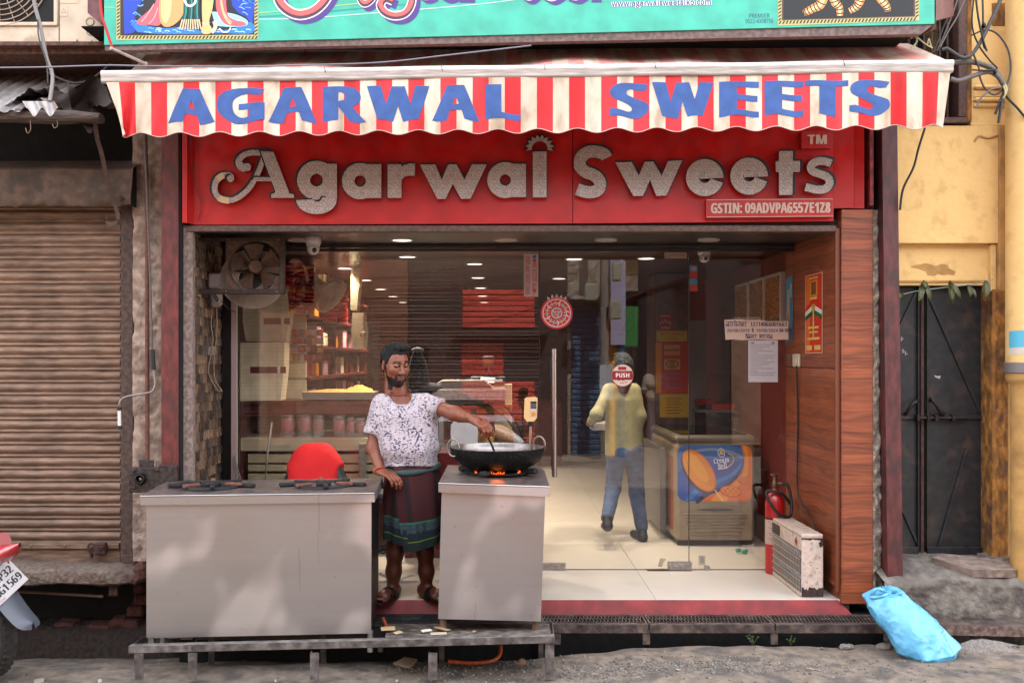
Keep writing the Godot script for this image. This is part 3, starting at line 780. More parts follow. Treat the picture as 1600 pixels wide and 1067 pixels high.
# ---------------------------------------------------------------- yellow house on the right
func right_building()->void:
	var yh:=thing("yellow_house","yellow plastered house wall right of the shop with peeling paint","house",Vector3(3.2,0,-.3))
	var yel:=worn("yellow_wall",Color(.82,.66,.41),Color(.835,.68,.43),Color(.85,.70,.45),{freq=.012,rough=.85,bump=.25,grime=Color(.6,.45,.25),grime_at=.6,grime_alpha=.3,grime_scale=1.3})
	var ochre:=worn("ochre_wall",Color(.62,.42,.19),Color(.70,.50,.25),Color(.75,.57,.32),{freq=.014,rough=.85,bump=.25,grime=Color(.45,.28,.12),grime_freq=.008,grime_at=.56,grime_to=.9})
	var peel:=worn("peeled_wall",Color(.24,.17,.12),Color(.48,.30,.13),Color(.66,.44,.18),{freq=.016,rough=.92,bump=1.0,scale3=Vector3(1.6,.7,1.2),grime=Color(.2,.155,.13),grime_freq=.01,grime_at=.5,grime_to=.6})
	var z:=-.12
	var X0:=2.38;var XR:=4.6
	# wall with window and door openings
	var b:=MB.new()
	b.bx(Vector3(X0,VY(380,z),-.5),Vector3(UX(1562,z),VY(196,z),z),.003)
	b.bx(Vector3(UX(1518,z),VY(196,z),-.5),Vector3(UX(1574,z),8.0,z),.003)
	b.bx(Vector3(X0,5.2,-.5),Vector3(UX(1519,z),8.0,z),.003)
	b.bx(Vector3(UX(1552,z),VY(880,z),-.5),Vector3(UX(1560,z),VY(381,z),z-.02),.003)
	b.bx(Vector3(UX(1573,z),.0,-.9),Vector3(XR,8.0,z-.03),.003)
	b.bx(Vector3(X0,-.2,-1.4),Vector3(XR,8.0,-.92),.0)
	part(b,"wall",yel,yh)
	b=MB.new();b.bx(Vector3(UX(1560.5,z),VY(880,z),-.5),Vector3(UX(1577,z),VY(197,z),z+.012),.006);part(b,"corner_pilaster",ochre,yh)
	b=MB.new();b.bx(Vector3(UX(1551,z),VY(876,z),-.5),Vector3(UX(1576,z),VY(452,z),z+.017),.012);part(b,"peeled_jamb",peel,yh)
	b=MB.new();b.bx(Vector3(X0,VY(446,z-.06),-.5),Vector3(UX(1553,z),VY(381,z-.06),z-.06),.004);part(b,"door_lintel",yel,yh)
	b=MB.new();b.bx(Vector3(X0,VY(441,z-.04),-.3),Vector3(UX(1555,z),VY(437.5,z-.04),z-.05),.002);part(b,"lintel_lip",ochre,yh)
	# flaked patch of older, deeper paint
	var pts:=PackedVector2Array()
	for q in [[1422,417],[1431,414],[1440,413],[1446,411],[1455,413],[1462,416],[1467,414],[1472,412],[1482,414],[1483,419],[1494,424],[1492,430],[1482,429],[1474,430],[1466,428],[1460,431],[1450,430],[1447,424],[1436,420]]:
		pts.append(Vector2(UX(q[0],z-.06),VY(q[1],z-.06)))
	b=MB.new();b.poly(pts,.002,Transform3D(Basis(),Vector3(0,0,z-.0605)),false);part(b,"flaked_paint",ochre,yh)
	# mouldings on the pilaster
	for q in [[134,140,.03],[141,153,.012],[154,160,.035],[161,168,.02]]:
		b=MB.new();b.bx(Vector3(UX(1521,z),VY(q[1],z),-.4),Vector3(UX(1576,z),VY(q[0],z),z+q[2]),.008);part(b,"moulding",yel,yh)
	b=MB.new();b.tube(smooth_line([P(1523,221,z),P(1530,213,z),P(1545,216,z),P(1560,212,z),P(1575,211,z)],4),.008,6);part(b,"plaster_crack",ochre,yh)
	b=MB.new();b.bx(Vector3(UX(1549,z),VY(42,z),-.3),Vector3(UX(1576,z),VY(3,z),z+.004),.01);part(b,"bare_patch",peel,yh)
	# window with bars
	var brown:=worn("window_wood",Color(.2,.115,.085),Color(.28,.165,.125),Color(.35,.22,.17),{freq=.05,rough=.6})
	b=MB.new();b.bx(Vector3(X0,VY(193,z),-.4),Vector3(UX(1512,z),VY(184,z),z+.02),.004);b.bx(Vector3(UX(1497,z),VY(183.5,z),-.4),Vector3(UX(1510,z),5.2,z+.016),.004);b.bx(Vector3(X0,VY(103,z),-.3),Vector3(UX(1496,z),VY(96,z),z-.03),.004)
	var wf:=part(b,"window_frame",brown,yh)
	b=MB.new();b.bx(Vector3(UX(1511,z),VY(190,z),-.4),Vector3(UX(1519,z),5.2,z+.006),.004);part(b,"ragged_reveal",peel,yh)
	for k in 8:
		b=MB.new();b.tube([P(1408+k*12.2,186,z-.06),P(1408+k*12.2,-200,z-.06)],.008,6);part(b,"window_bar",mats["rail_brown"],wf)
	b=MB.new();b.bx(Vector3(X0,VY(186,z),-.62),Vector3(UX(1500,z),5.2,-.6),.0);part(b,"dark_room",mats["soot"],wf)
	b=MB.new();b.bx(Vector3(UX(1498,z),VY(560,z),z),Vector3(UX(1499.5,z),VY(559,z),z+.004),.0);part(b,"nail",mats["soot"],yh)
	# black steel double door
	var dr:=thing("steel_door","black steel double door with diagonal braces and a long bolt","door",P(1480,866,-.25))
	var zd:=-.26
	var blk:=worn("black_paint",Color(.055,.055,.062),Color(.085,.086,.096),Color(.125,.125,.135),{freq=.03,rough=.5,grime=Color(.3,.2,.15),grime_at=.6,grime_scale=1.2,grime_alpha=.45})
	b=MB.new();b.bx(P(1396,866,zd-.02),P(1439,448,zd),.003);part(b,"door_leaf",blk,dr)
	b=MB.new();b.bx(P(1444,866,zd-.02),P(1544,448,zd),.003);var leaf:=part(b,"door_leaf",blk,dr)
	b=MB.new();b.bx(P(1396,448.5,zd-.05),P(1553,444,zd+.05),.003);b.bx(P(1544.5,868,zd-.05),P(1553,448,zd+.03),.003);part(b,"door_frame",blk,dr)
	b=MB.new();b.bx(P(1438.5,866,zd),P(1445,448,zd+.012),.003);part(b,"cover_strip",worn("rust_strip",Color(.12,.07,.06),Color(.22,.125,.10),Color(.3,.18,.14),{freq=.03,rough=.7}),dr)
	b=MB.new();b.bx(P(1433,866,zd),P(1437,449,zd+.02),.002);b.bx(P(1447,866,zd),P(1452,449,zd+.02),.002);b.bx(P(1537,866,zd),P(1541,449,zd+.02),.002);part(b,"stile",blk,dr)
	b=MB.new();b.bx(P(1396,866,zd),P(1437,855,zd+.022),.003);b.bx(P(1447,866,zd),P(1543,855,zd+.022),.003);b.bx(P(1396,655,zd),P(1437,649,zd+.02),.003);b.bx(P(1447,655,zd),P(1543,649,zd+.02),.003);part(b,"rail",blk,dr)
	for q in [[1450,458,1534,648],[1432,458,1398,530],[1512,700,1468,852],[1408,790,1436,852]]:
		b=MB.new();var a0:=P(q[0],q[1],zd+.006);var a1:=P(q[2],q[3],zd+.006)
		var dd:=(a1-a0).normalized();b.box((a0+a1)/2,Vector3(.018,(a1-a0).length(),.012),.002,Basis(dd.cross(Vector3(0,0,1)).normalized(),dd,Vector3(0,0,1)));part(b,"brace",blk,dr)
	b=MB.new();b.tube([P(1432,653,zd+.04),P(1512,653,zd+.04)],.011,8);part(b,"bolt",worn("bolt_steel",Color(.07,.06,.06),Color(.13,.11,.105),Color(.22,.18,.16),{metal=.5,rough=.5,freq=.08}),dr)
	for u in [1434,1450,1462,1489]:
		b=MB.new();b.box(P(u,653,zd+.035),Vector3(.022,.042,.05),.004);part(b,"bolt_bracket",mats["bolt_steel"],dr)
	for s in [[1416,646,1427,631,1436,625],[1455,626,1466,636,1475,645]]:
		b=MB.new();var hp:=smooth_line([P(s[0],s[1],zd+.015),P(s[0]+2,s[1]-2,zd+.05),P(s[2],s[3],zd+.065),P(s[4]-2,s[5]+2,zd+.05),P(s[4],s[5],zd+.015)],5)
		b.tube(hp,.012,8);part(b,"handle",mats["bolt_steel"],dr)
	b=MB.new();b.col=Color(.62,.6,.58)
	for q in [[1460,586,1471,592],[1411,553,1413,557]]:b.poly(PackedVector2Array([Vector2(q[0],q[1]),Vector2((q[0]+q[2])/2.0,q[1]+1.5),Vector2(q[2],q[1]+1),Vector2(q[2]-2,q[3]),Vector2((q[0]+q[2])/2.0,q[3]-1.5),Vector2(q[0]+3,q[3]-2)]),.0,PX(zd+.0015))
	var zt:=zd+.0012
	b.col=Color(.55,.53,.52)
	b.band([Vector2(UX(1409,zt),VY(533,zt)),Vector2(UX(1409.5,zt),VY(526,zt)),Vector2(UX(1412,zt),VY(529,zt)),Vector2(UX(1409.5,zt),VY(531,zt))],.006,.0,Transform3D(Basis(),Vector3(0,0,zt)))
	b.band(smooth_line([Vector2(UX(1410,zt),VY(548,zt)),Vector2(UX(1413,zt),VY(546,zt)),Vector2(UX(1411,zt),VY(551,zt)),Vector2(UX(1416,zt),VY(549,zt)),Vector2(UX(1415,zt),VY(554,zt)),Vector2(UX(1419,zt),VY(552,zt))],4),.005,.0,Transform3D(Basis(),Vector3(0,0,zt)))
	part(b,"paint_scuffs",print_mat(),dr)
	# string of mango leaves over the door
	var lv:=thing("leaf_garland","drooping green mango leaves on a string over the black door","garland",P(1480,440,-.1))
	b=MB.new();b.tube(smooth_line([P(1400,463,-.09),P(1432,455,-.09),P(1470,450,-.09),P(1520,444,-.09),P(1553,437,-.09)],4),.0035,6);part(b,"string",flat("string_teal",Color(.48,.55,.52),.8),lv)
	var gm:=[]
	for k in 3:gm.append(worn("leaf%d" % k,Color(.12,.15,.05),[Color(.21,.25,.085),Color(.26,.28,.1),Color(.18,.21,.09)][k],Color(.34,.35,.15),{freq=.05,rough=.5,seed=300+k,scale=3.0}))
	for q in [[1441,440,1434,474,10],[1443,438,1453,473,8],[1442,438,1446,452,8],[1482,440,1485,474,9],[1484,440,1500,468,9],[1484,438,1487,478,6],[1512,445,1515,465,7],[1515,446,1524,468,6],[1539,438,1539,467,11],[1405,455,1408,470,7]]:
		var a:=P(q[0],q[1],-.08);var e:=P(q[2],q[3],-.05);var w:float=q[4]*.0042*.5
		var rows:=[]
		var side:=Vector3(1,0,rng.randf_range(-.5,.5)).normalized()
		for i in 9:
			var t:=i/8.0;var ww:=w*sin(pow(t,.8)*PI)+.0008;var row:=PackedVector3Array()
			for j in 5:
				var s:=j/2.0-1.0
				row.append(a.lerp(e,t)+side*ww*s+Vector3(0,0,.02*sin(t*3.0)+.012*absf(s)))
			rows.append(row)
		b=MB.new();b.grid(rows);part(b,"leaf",gm[rng.randi() % 3],lv)
	# stout drain pipe at the edge
	var dp:=thing("drain_pipe","thick yellow painted drain pipe with a grey clamp at the house corner","pipe",P(1603,880,.05))
	var xc:=UX(1606,.05)
	b=MB.new();b.lathe([Vector2(.122,VY(566,.05)),Vector2(.122,8.0)],Transform3D(Basis(),Vector3(xc,0,.05)),32);part(b,"upper_pipe",yel,dp)
	b=MB.new();b.lathe([Vector2(.098,.45),Vector2(.098,VY(600,.05)),Vector2(.12,VY(596,.05)),Vector2(.124,VY(590,.05)),Vector2(.12,VY(582,.05))],Transform3D(Basis(),Vector3(xc,0,.05)),32);part(b,"lower_pipe",ochre,dp)
	b=MB.new();b.lathe([Vector2(.123,VY(583,.05)),Vector2(.132,VY(582,.05)),Vector2(.132,VY(567,.05)),Vector2(.123,VY(566,.05))],Transform3D(Basis(),Vector3(xc,0,.05)),32,false);part(b,"clamp",flat("clamp_grey",Color(.45,.42,.41),.6,.3),dp)
	b=MB.new()
	for q in [[541,515,Color(.30,.62,.72),.1235],[552,541,Color(.72,.68,.62),.1237]]:
		b.col=q[2];var rows:=[]
		for i in 3:
			var row:=PackedVector3Array()
			for j in 12:
				var a:=lerpf(1.2,3.0,j/11.0)
				row.append(Vector3(xc+cos(a)*q[3],VY(lerpf(q[0],q[1],i/2.0)+j*.25,.05),.05+sin(a)*q[3]))
			rows.append(row)
		b.grid(rows)
	part(b,"torn_sticker",print_mat(),dp)
	# concrete steps at the door
	var con:=worn("step_concrete",Color(.27,.235,.205),Color(.38,.34,.30),Color(.48,.44,.395),{freq=.02,bump=1.2,rough=.95,grime=Color(.2,.165,.14),grime_freq=.01,grime_at=.52,grime_to=.7})
	var rows:=[]
	var f:=noise(52,1.8,4)
	for i in 50:
		var x:=lerpf(2.36,5.2,i/49.0);var row:=PackedVector3Array()
		for q in [[.62,-.5],[.60,-.28],[.555,-.05],[.512,.1],[.495,.125],[.46,.14],[.36,.13],[.29,.15],[.22,.12],[.0,.12]]:
			row.append(Vector3(x,q[0]+f.get_noise_2d(x*1.5,q[1]*4)*.02,q[1]+f.get_noise_2d(x*2.5,q[0]*7)*.045))
		rows.append(row)
	b=MB.new();b.grid(rows,false,true);solo(b,"door_step","cracked grey concrete step in front of the black door","step",con)
	var slabm:=worn("slab_stone",Color(.33,.26,.22),Color(.44,.36,.31),Color(.54,.46,.405),{freq=.03,bump=.8,rough=.95})
	b=MB.new()
	var sl:=PackedVector2Array([Vector2(UX(1468,0),.14),Vector2(UX(1519,.1),-.07),Vector2(UX(1588,.1),-.075),Vector2(UX(1584,0),.09),Vector2(UX(1500,0),.2)])
	b.poly(sl,.05,Transform3D(Basis(Vector3(1,0,0),Vector3(0,.16,-.98),Vector3(0,.98,.16)),Vector3(0,.525,.03)))
	solo(b,"broken_slab","large broken stone slab lying on the concrete step","slab",slabm)
	b=MB.new();b.poly(PackedVector2Array([Vector2(UX(1537,-.1),.06),Vector2(UX(1560,-.1),-.08),Vector2(UX(1588,-.1),-.03),Vector2(UX(1570,-.1),.1)]),.025,Transform3D(Basis(Vector3(1,0,0),Vector3(0,.1,-1),Vector3(0,1,.1)),Vector3(0,.575,-.12)))
	solo(b,"small_slab","smaller grey stone piece behind the large broken slab","slab",con)
	# red steel post at the right edge of the shop, leaning a little
	b=MB.new();b.slab([P(1388,925,.08),P(1412,925,.08),P(1402,130,.08),P(1378,130,.08)],Vector3(0,0,-.1));b.slab([P(1383,925,.03),P(1388,925,.03),P(1378,130,.03),P(1373,130,.03)],Vector3(0,0,-.04))
	solo(b,"corner_post","maroon painted steel post between shop and yellow house","post",worn("maroon_post",Color(.19,.07,.065),Color(.29,.105,.1),Color(.36,.15,.14),{freq=.02,rough=.5,scale3=Vector3(2,.6,2),grime=Color(.12,.085,.085),grime_freq=.009,grime_scale=.6}))
	cables_right()
func cables_right()->void:
	var g:=flat("cable_mid",Color(.22,.205,.2),.6)
	var g2:=flat("cable_light",Color(.36,.335,.32),.6)
	var bk:=flat("wire_black2",Color(.04,.04,.04),.5)
	var list:=[
		["thick grey cable sweeping from the awning end to the drain pipe",.016,g2,[[1488,98],[1520,97],[1545,104],[1558,113],[1568,130],[1575,142]]],
		["thick grey cable curling under the first one beside the window",.015,g2,[[1486,123],[1500,126],[1520,119],[1545,112],[1560,119],[1570,133]]],
		["dark cable bundle falling steeply past the window frame",.012,g,[[1472,78],[1480,76],[1490,82],[1505,90],[1520,84],[1535,62],[1548,35],[1560,10],[1575,-30]]],
		["thin black wire leaving the pipe to the lower right",.007,bk,[[1572,148],[1580,158],[1590,168],[1602,182],[1620,200]]],
		["thin dark wire looping out to the drain pipe and back",.0055,g,[[1519,55],[1540,47],[1558,52],[1575,75],[1580,105],[1575,130],[1568,138]]],
		["dark wire looping low over the yellow pilaster",.0055,g,[[1520,80],[1530,105],[1532,120],[1540,138],[1555,148],[1572,137]]],
		["black wire crossing the pilaster towards a slack loop",.005,bk,[[1522,0],[1520,40],[1530,70],[1548,95],[1559,107],[1545,110],[1520,109]]],
		["straight dark wire hanging down the yellow pilaster",.006,bk,[[1525,-10],[1530,30],[1538,65],[1543,80]]],
		["second straight wire hanging beside the first on the pilaster",.006,g,[[1536,-10],[1537,30],[1536,60],[1540,76]]],
		["thin steel wire slanting from the sign end past the window",.0045,g2,[[1500,-10],[1490,20],[1478,50],[1465,80]]],
		["second slanting thin wire beside the sign end",.0045,g,[[1494,-10],[1484,20],[1472,50],[1460,82]]],
		["third slanting wire crossing the window bars",.0045,g2,[[1512,-10],[1497,25],[1482,50],[1470,74]]],
		["black wire hanging below the awning over the yellow wall",.007,bk,[[1446,200],[1436,232],[1428,262],[1412,295],[1407,328]]],
		["short blue grey wire tail at the cable tie",.006,g2,[[1570,136],[1550,140],[1535,152],[1526,168]]],
		["short black wire tail hanging at the cable tie",.008,bk,[[1570,142],[1564,158],[1556,178]]],
		["second short black tail hanging at the cable tie",.008,bk,[[1572,142],[1566,162],[1561,192]]],
	]
	var k:=0
	for c in list:
		var pts:=[]
		for q in c[3]:pts.append(P(q[0],q[1],.1+.02*(k % 4)))
		var b:=MB.new();b.tube(smooth_line(pts,6),c[1],6)
		solo(b,"cable",c[0],"cable",c[2],"tangled cables at the yellow house");k+=1
	var b:=MB.new()
	for q in [[1510,88],[1555,112],[1570,140],[1538,40]]:
		b.ball(P(q[0],q[1],.13),Vector3(.012,.02,.02),8)
	solo(b,"cable_ties","black ties binding the tangled cables together","cable tie",bk)
	b=MB.new();b.tube(smooth_line([P(1571,132,.15),P(1574,140,.16),P(1570,150,.16),P(1565,158,.15)],4),.006,6);b.tube(smooth_line([P(1569,134,.16),P(1572,146,.17),P(1567,155,.16)],4),.005,6)
	solo(b,"yellow_tie","pale yellow tie wires where the cables meet the pipe","tie wire",flat("tie_yellow",Color(.66,.6,.42),.6))
	b=MB.new()
	for q in [[[1425,60],[1428,52],[1434,64],[1424,75]],[[1434,58],[1446,68],[1458,75]],[[1434,62],[1428,76]],[[1450,70],[1452,60],[1456,74]]]:
		var pts:=[]
		for r in q:pts.append(P(r[0],r[1],.42))
		b.tube(smooth_line(pts,4),.004,5)
	solo(b,"loose_wires","loose pale wire ends under the green sign's right corner","wire",flat("wire_cream",Color(.62,.6,.45),.6))
# ---------------------------------------------------------------- red fascia with built-up letters
func fascia()->void:
	var fa:=thing("red_fascia","red fascia board carrying the silver built-up letters Agarwal Sweets","fascia",P(800,352,.0))
	var red:=worn("fascia_red",Color(.62,.028,.030),Color(.66,.034,.036),Color(.69,.045,.045),{freq=.008,rough=.32,grime=Color(.40,.05,.05),grime_at=.6,grime_alpha=.15})
	metal_rough(red,.32,.45,.012)
	var b:=MB.new();b.slab([P(302,351,.0),P(894.5,349,.0),P(894.5,180,.0),P(302,180,.0)],Vector3(0,0,-.06));part(b,"panel",red,fa)
	b=MB.new();b.slab([P(895.6,349,.0),P(1303,345.5,.0),P(1303,180,.0),P(895.6,180,.0)],Vector3(0,0,-.06));part(b,"panel",red,fa)
	b=MB.new();b.slab([P(1303.3,325,.0),P(1335,325,.012),P(1335,180,.012),P(1303.3,180,.0)],Vector3(0,0,-.06));part(b,"panel",red,fa)
	b=MB.new();b.slab([P(1335.5,325.5,.012),P(1351,325.5,.03),P(1351,180,.03),P(1335.5,180,.012)],Vector3(0,0,-.06));part(b,"panel",red,fa)
	b=MB.new();b.slab([P(284,348,.05),P(292,348,.05),P(292,190,.05),P(284,190,.05)],Vector3(0,0,-.08));b.slab([P(293,348,.05),P(302,351,.0),P(302,190,.0),P(293,190,.05)],Vector3(0,0,-.05));part(b,"edge_return",red,fa)
	b=MB.new();b.bx(P(1351,325,-.05),P(1366,180,.04),.003)
	part(b,"weathered_edge",worn("red_weathered",Color(.1,.06,.06),Color(.5,.09,.09),Color(.62,.18,.17),{freq=.018,rough=.6,bump=.4,scale3=Vector3(2,1,2)}),fa)
	b=MB.new();b.bx(P(1366,330,-.06),P(1377,180,.0),.002);part(b,"dark_gap",mats["soot"],fa)
	b=MB.new();b.tube(smooth_line([P(297,208,.045),P(299,250,.05),P(305,290,.03),P(314,318,.015),P(309,345,.012)],4),.0025,5);b.ball(P(297,266,.055),Vector3.ONE*.006,6)
	solo(b,"fascia_wire","thin dark wire hanging down the left end of the red fascia","wire",mats["wire_black"])
	# letters: black returns with a bead-studded silver face
	var silver:=StandardMaterial3D.new()
	var im:=Image.create(256,256,false,Image.FORMAT_RGB8)
	var nf:=noise(71,.03,3)
	for y in 256:
		for x in 256:
			var dx:=fmod(x,16.0)-8.0;var dy:=fmod(y,16.0)-8.0
			var r:=sqrt(dx*dx+dy*dy)
			var cell:=fposmod(sin((x/16)*12.9+(y/16)*78.2)*43758.5,1.0)
			var k:=.55+nf.get_noise_2d(x,y)*.16
			if r<5.5:k+=.13+(.28 if cell>.86 else .0)*(1.0-r/5.5)  # some beads painted brighter as sparkle
			else:k-=.10
			im.set_pixel(x,y,Color(k*1.08,k*1.0,k*.955))
	silver.albedo_texture=ImageTexture.create_from_image(im);silver.uv1_triplanar=true;silver.uv1_world_triplanar=true;silver.uv1_scale=Vector3.ONE*9.0
	silver.metallic=.25;silver.roughness=.38
	var blk:=flat("letter_black",Color(.04,.028,.027),.5)
	var cream:=flat("letter_patch",Color(.72,.62,.48),.6)
	var specs:=letter_shapes()
	for sp in specs:
		var lt:=thing("channel_letter",sp.label,"letter",P(sp.at[0],sp.at[1],.0),"built-up silver letters on the red fascia")
		for layer in 2:
			var z0:=.004 if layer==0 else .048
			b=MB.new();var k:=0
			for s in sp.shapes:
				var dz:=k*.0007;k+=1
				var xf:=PX(z0);var d:=(.044 if layer==0 else .0012)+dz
				var ins:=.0 if layer==0 else 1.1
				if s[0]=="p":
					var pts:=PackedVector2Array(V2(s[1]))
					if layer==1:
						var sh:=Geometry2D.offset_polygon(pts,-ins*.5)
						if sh.size()>0:pts=sh[0]
					b.poly(pts,d,xf)
				else:
					var w
					if s[2] is Array:
						w=[]
						for q in s[2]:w.append(q-ins)
					else:w=s[2]-ins
					b.band(s[1],w,d,xf,s.size()>3 and s[3])
			part(b,"letter_return" if layer==0 else "face",blk if layer==0 else silver,lt)
		if sp.has("patch"):
			for q in sp.patch:
				b=MB.new();b.band(q[0],q[1],.0012,PX(.052));part(b,"bare_patch",cream,lt)
	# small plates
	var plate:=worn("plate_red",Color(.56,.04,.05),Color(.62,.055,.065),Color(.66,.08,.085),{freq=.01,rough=.4})
	var pale:=flat("pale_letter",Color(.70,.60,.54),.5)
	var tmz:=.045
	var tp:=thing("trademark_plate","small red plate reading TM at the fascia's upper right","sign",P(1275,232,.0))
	b=MB.new();b.slab([P(1253,232,tmz),P(1299,231,tmz),P(1299,205,tmz),P(1253,205,tmz)],Vector3(0,0,-.042));part(b,"plate",plate,tp)
	b=MB.new();letters(b,"TM",30.5*.00397,14.5*.00397,.004,Transform3D(Basis(),P(1277,218,tmz)),"Droid Sans",700,.005);part(b,"lettering",pale,tp)
	var gp:=thing("tax_number_plate","red plate with pale border reading GSTIN 09ADVPA6557E1Z8","sign",P(1203,340,.0))
	b=MB.new();b.slab([P(1104,340,tmz),P(1303,338.5,tmz),P(1303,310,tmz),P(1104,311.5,tmz)],Vector3(0,0,-.042));part(b,"plate",plate,gp)
	b=MB.new()
	b.band(V2([[1104.8,339.2],[1302.2,337.7],[1302.2,310.8],[1104.8,312.3]]),.9,.001,PX(tmz),true);part(b,"border",pale,gp)
	b=MB.new();letters(b,"GSTIN: 09ADVPA6557E1Z8",187*.00397,16.5*.00397,.003,Transform3D(Basis(Vector3(0,0,1),.007),P(1204.5,325,tmz)),"Droid Sans",700,.004);part(b,"lettering",pale,gp)
func C1(x:float,y:float)->Array:return [320+x/6.154,200+y/6.154]
func CC(list:Array,ox:float,oy:float,s:float)->Array:
	var o:=[]
	for q in list:o.append([ox+q[0]/s,oy+q[1]/s])
	return o
func ring(cx:float,cy:float,r:float,a0:float,a1:float,ry:=-1.0)->Array:
	return arc(Vector2(cx,cy),Vector2(r,-(ry if ry>0 else r)),a0,a1,int(absf(a1-a0)/10.0)+1)
func letter_shapes()->Array:
	var o:=[]
	var A:=6.154
	var left:=smooth_line(V2(CC([[575,250],[545,340],[500,450],[430,570],[340,655],[250,694],[160,685],[105,635],[92,570],[110,505],[160,462],[215,455],[252,485]],320,200,A)),5)
	var wl:=[]
	for i in left.size():wl.append(lerpf(9.0,10.5,float(i)/left.size())+(3.0*smoothstep(left.size()-9,left.size()-1,i)))
	var curl:=smooth_line(V2(CC([[640,244],[540,238],[440,240],[372,262],[325,312],[340,368],[392,388]],320,200,A)),5)
	var wc:=[]
	for i in curl.size():wc.append(10.0+3.5*smoothstep(curl.size()-16,curl.size()-1,i))
	var patches:=[[left.slice(46,53),10.0],[left.slice(26,33),10.0]]
	o.append({label="swash capital A with two curled ends, first letter of the fascia name",at=[395,315],shapes=[
		["b",left,wl],["b",curl,wc],["b",ring(320+405/A,200+378/A,3.4,0,350),6.8,true],["b",ring(320+245/A,200+487/A,3.0,0,350),6.0,true],
		["p",CC([[530,222],[662,226],[815,628],[860,636],[860,676],[634,676],[634,636],[676,618],[570,330]],320,200,A)],["p",CC([[470,472],[660,472],[672,516],[450,516]],320,200,A)]],patch=patches})
	var gx:=320+1072/A;var gy:=200+502/A
	var hook:=[[1130,668]]
	var lower:=[]
	for p in arc(Vector2(1072,690),Vector2(198,142),0,180,20):lower.append([p.x,p.y])
	lower.append([876,690]);lower.append([1040,684]);lower.append([1062,704]);lower.append([1090,708]);lower.append([1115,690]);lower.append([1130,660])
	o.append({label="silver small g with a full lower bowl, second letter",at=[494,335],shapes=[["b",ring(gx,gy,20.2,0,350),21.6,true],["p",CC([[1160,342],[1272,342],[1272,692],[1160,692]],320,200,A)],["p",CC(lower,320,200,A)]]})
	o.append({label="silver small a between g and r",at=[565,311],shapes=[["b",ring(562.5,283,18.6,0,350),20.6,true],["p",[[573,256],[596,256],[596,310],[573,310]]]]})
	o.append({label="silver small r, fourth letter of the first word",at=[625,310],shapes=[["p",[[605,256],[627.5,256],[627.5,309.8],[605,309.8]]],["p",[[624,262],[632,257],[640,255],[648.5,255],[648.5,276],[640,275],[632,276.5],[627,283],[624,288]]]]})
	o.append({label="silver small w after the r in the first word",at=[708,311],shapes=[["p",CC([[585,350],[740,345],[800,490],[860,345],[945,345],[1020,490],[1090,345],[1240,345],[1080,682],[985,685],[907,545],[840,685],[755,685]],560,200,A)]]})
	o.append({label="silver small a before the crowned l",at=[790,310],shapes=[["b",ring(789.5,281.5,18.4,0,350),20.6,true],["p",[[800,255.6],[822.4,255.6],[822.4,308.6],[800,308.6]]]]})
	o.append({label="tall silver l ending the first word under the crown",at=[843,309],shapes=[["p",[[832,236.5],[854.7,236],[854.7,309],[832,309]]]]})
	var cr:=[]
	for i in 19:
		var a:=deg_to_rad(188-i*(196.0/18.0));var r:=24.0 if i % 2==0 else 18.5
		cr.append([843.4+cos(a)*r,233.0-sin(a)*r])
	for i in 13:
		var a:=deg_to_rad(lerpf(-8,188,i/12.0));cr.append([843.4+cos(a)*12.0,233.0-sin(a)*12.0])
	o.append({label="spiky silver half crown above the l of the fascia name",at=[843,236],shapes=[["p",cr]]})
	var S:=smooth_line(V2(CC([[905,268],[880,232],[810,213],[735,216],[675,262],[664,335],[715,392],[795,425],[842,478],[836,540],[790,570],[720,572],[640,545]],790,200,5.714)),4)
	o.append({label="large silver capital S opening the second word",at=[922,312],shapes=[["b",S,20.0]]})
	o.append({label="silver small w right after the capital S",at=[1014,307],shapes=[["p",CC([[975,305],[1130,300],[1190,420],[1240,300],[1320,295],[1395,420],[1450,290],[1585,285],[1440,605],[1345,610],[1290,470],[1230,610],[1140,612]],790,200,5.714)]]})
	for q in [[1050+305/5.926,200+459/5.926,"first of the two silver letters e"],[1050+716/5.926,200+446/5.926,"second silver letter e, beside the t"]]:
		o.append({label=q[2],at=[q[0],q[1]+29],shapes=[["b",ring(q[0],q[1],19.2,-2,345,18.8),21.6],["p",[[q[0]-10,q[1]-8],[q[0]+24,q[1]-8],[q[0]+29.5,q[1]+.8],[q[0]-8,q[1]+2.5]]]]})
	o.append({label="silver cross shaped small t before the last s",at=[1228,305],shapes=[["p",CC([[990,212],[1125,210],[1125,300],[1190,300],[1190,410],[1125,410],[1122,624],[990,624],[990,410],[960,410],[960,302],[990,302]],1050,200,5.926)]]})
	var s2:=smooth_line(V2(CC([[1478,330],[1420,310],[1350,310],[1292,345],[1300,398],[1370,425],[1440,455],[1462,510],[1425,562],[1345,572],[1238,545]],1050,200,5.926)),4)
	o.append({label="silver small s, last letter of the fascia name",at=[1280,303],shapes=[["b",s2,13.5]]})
	return o
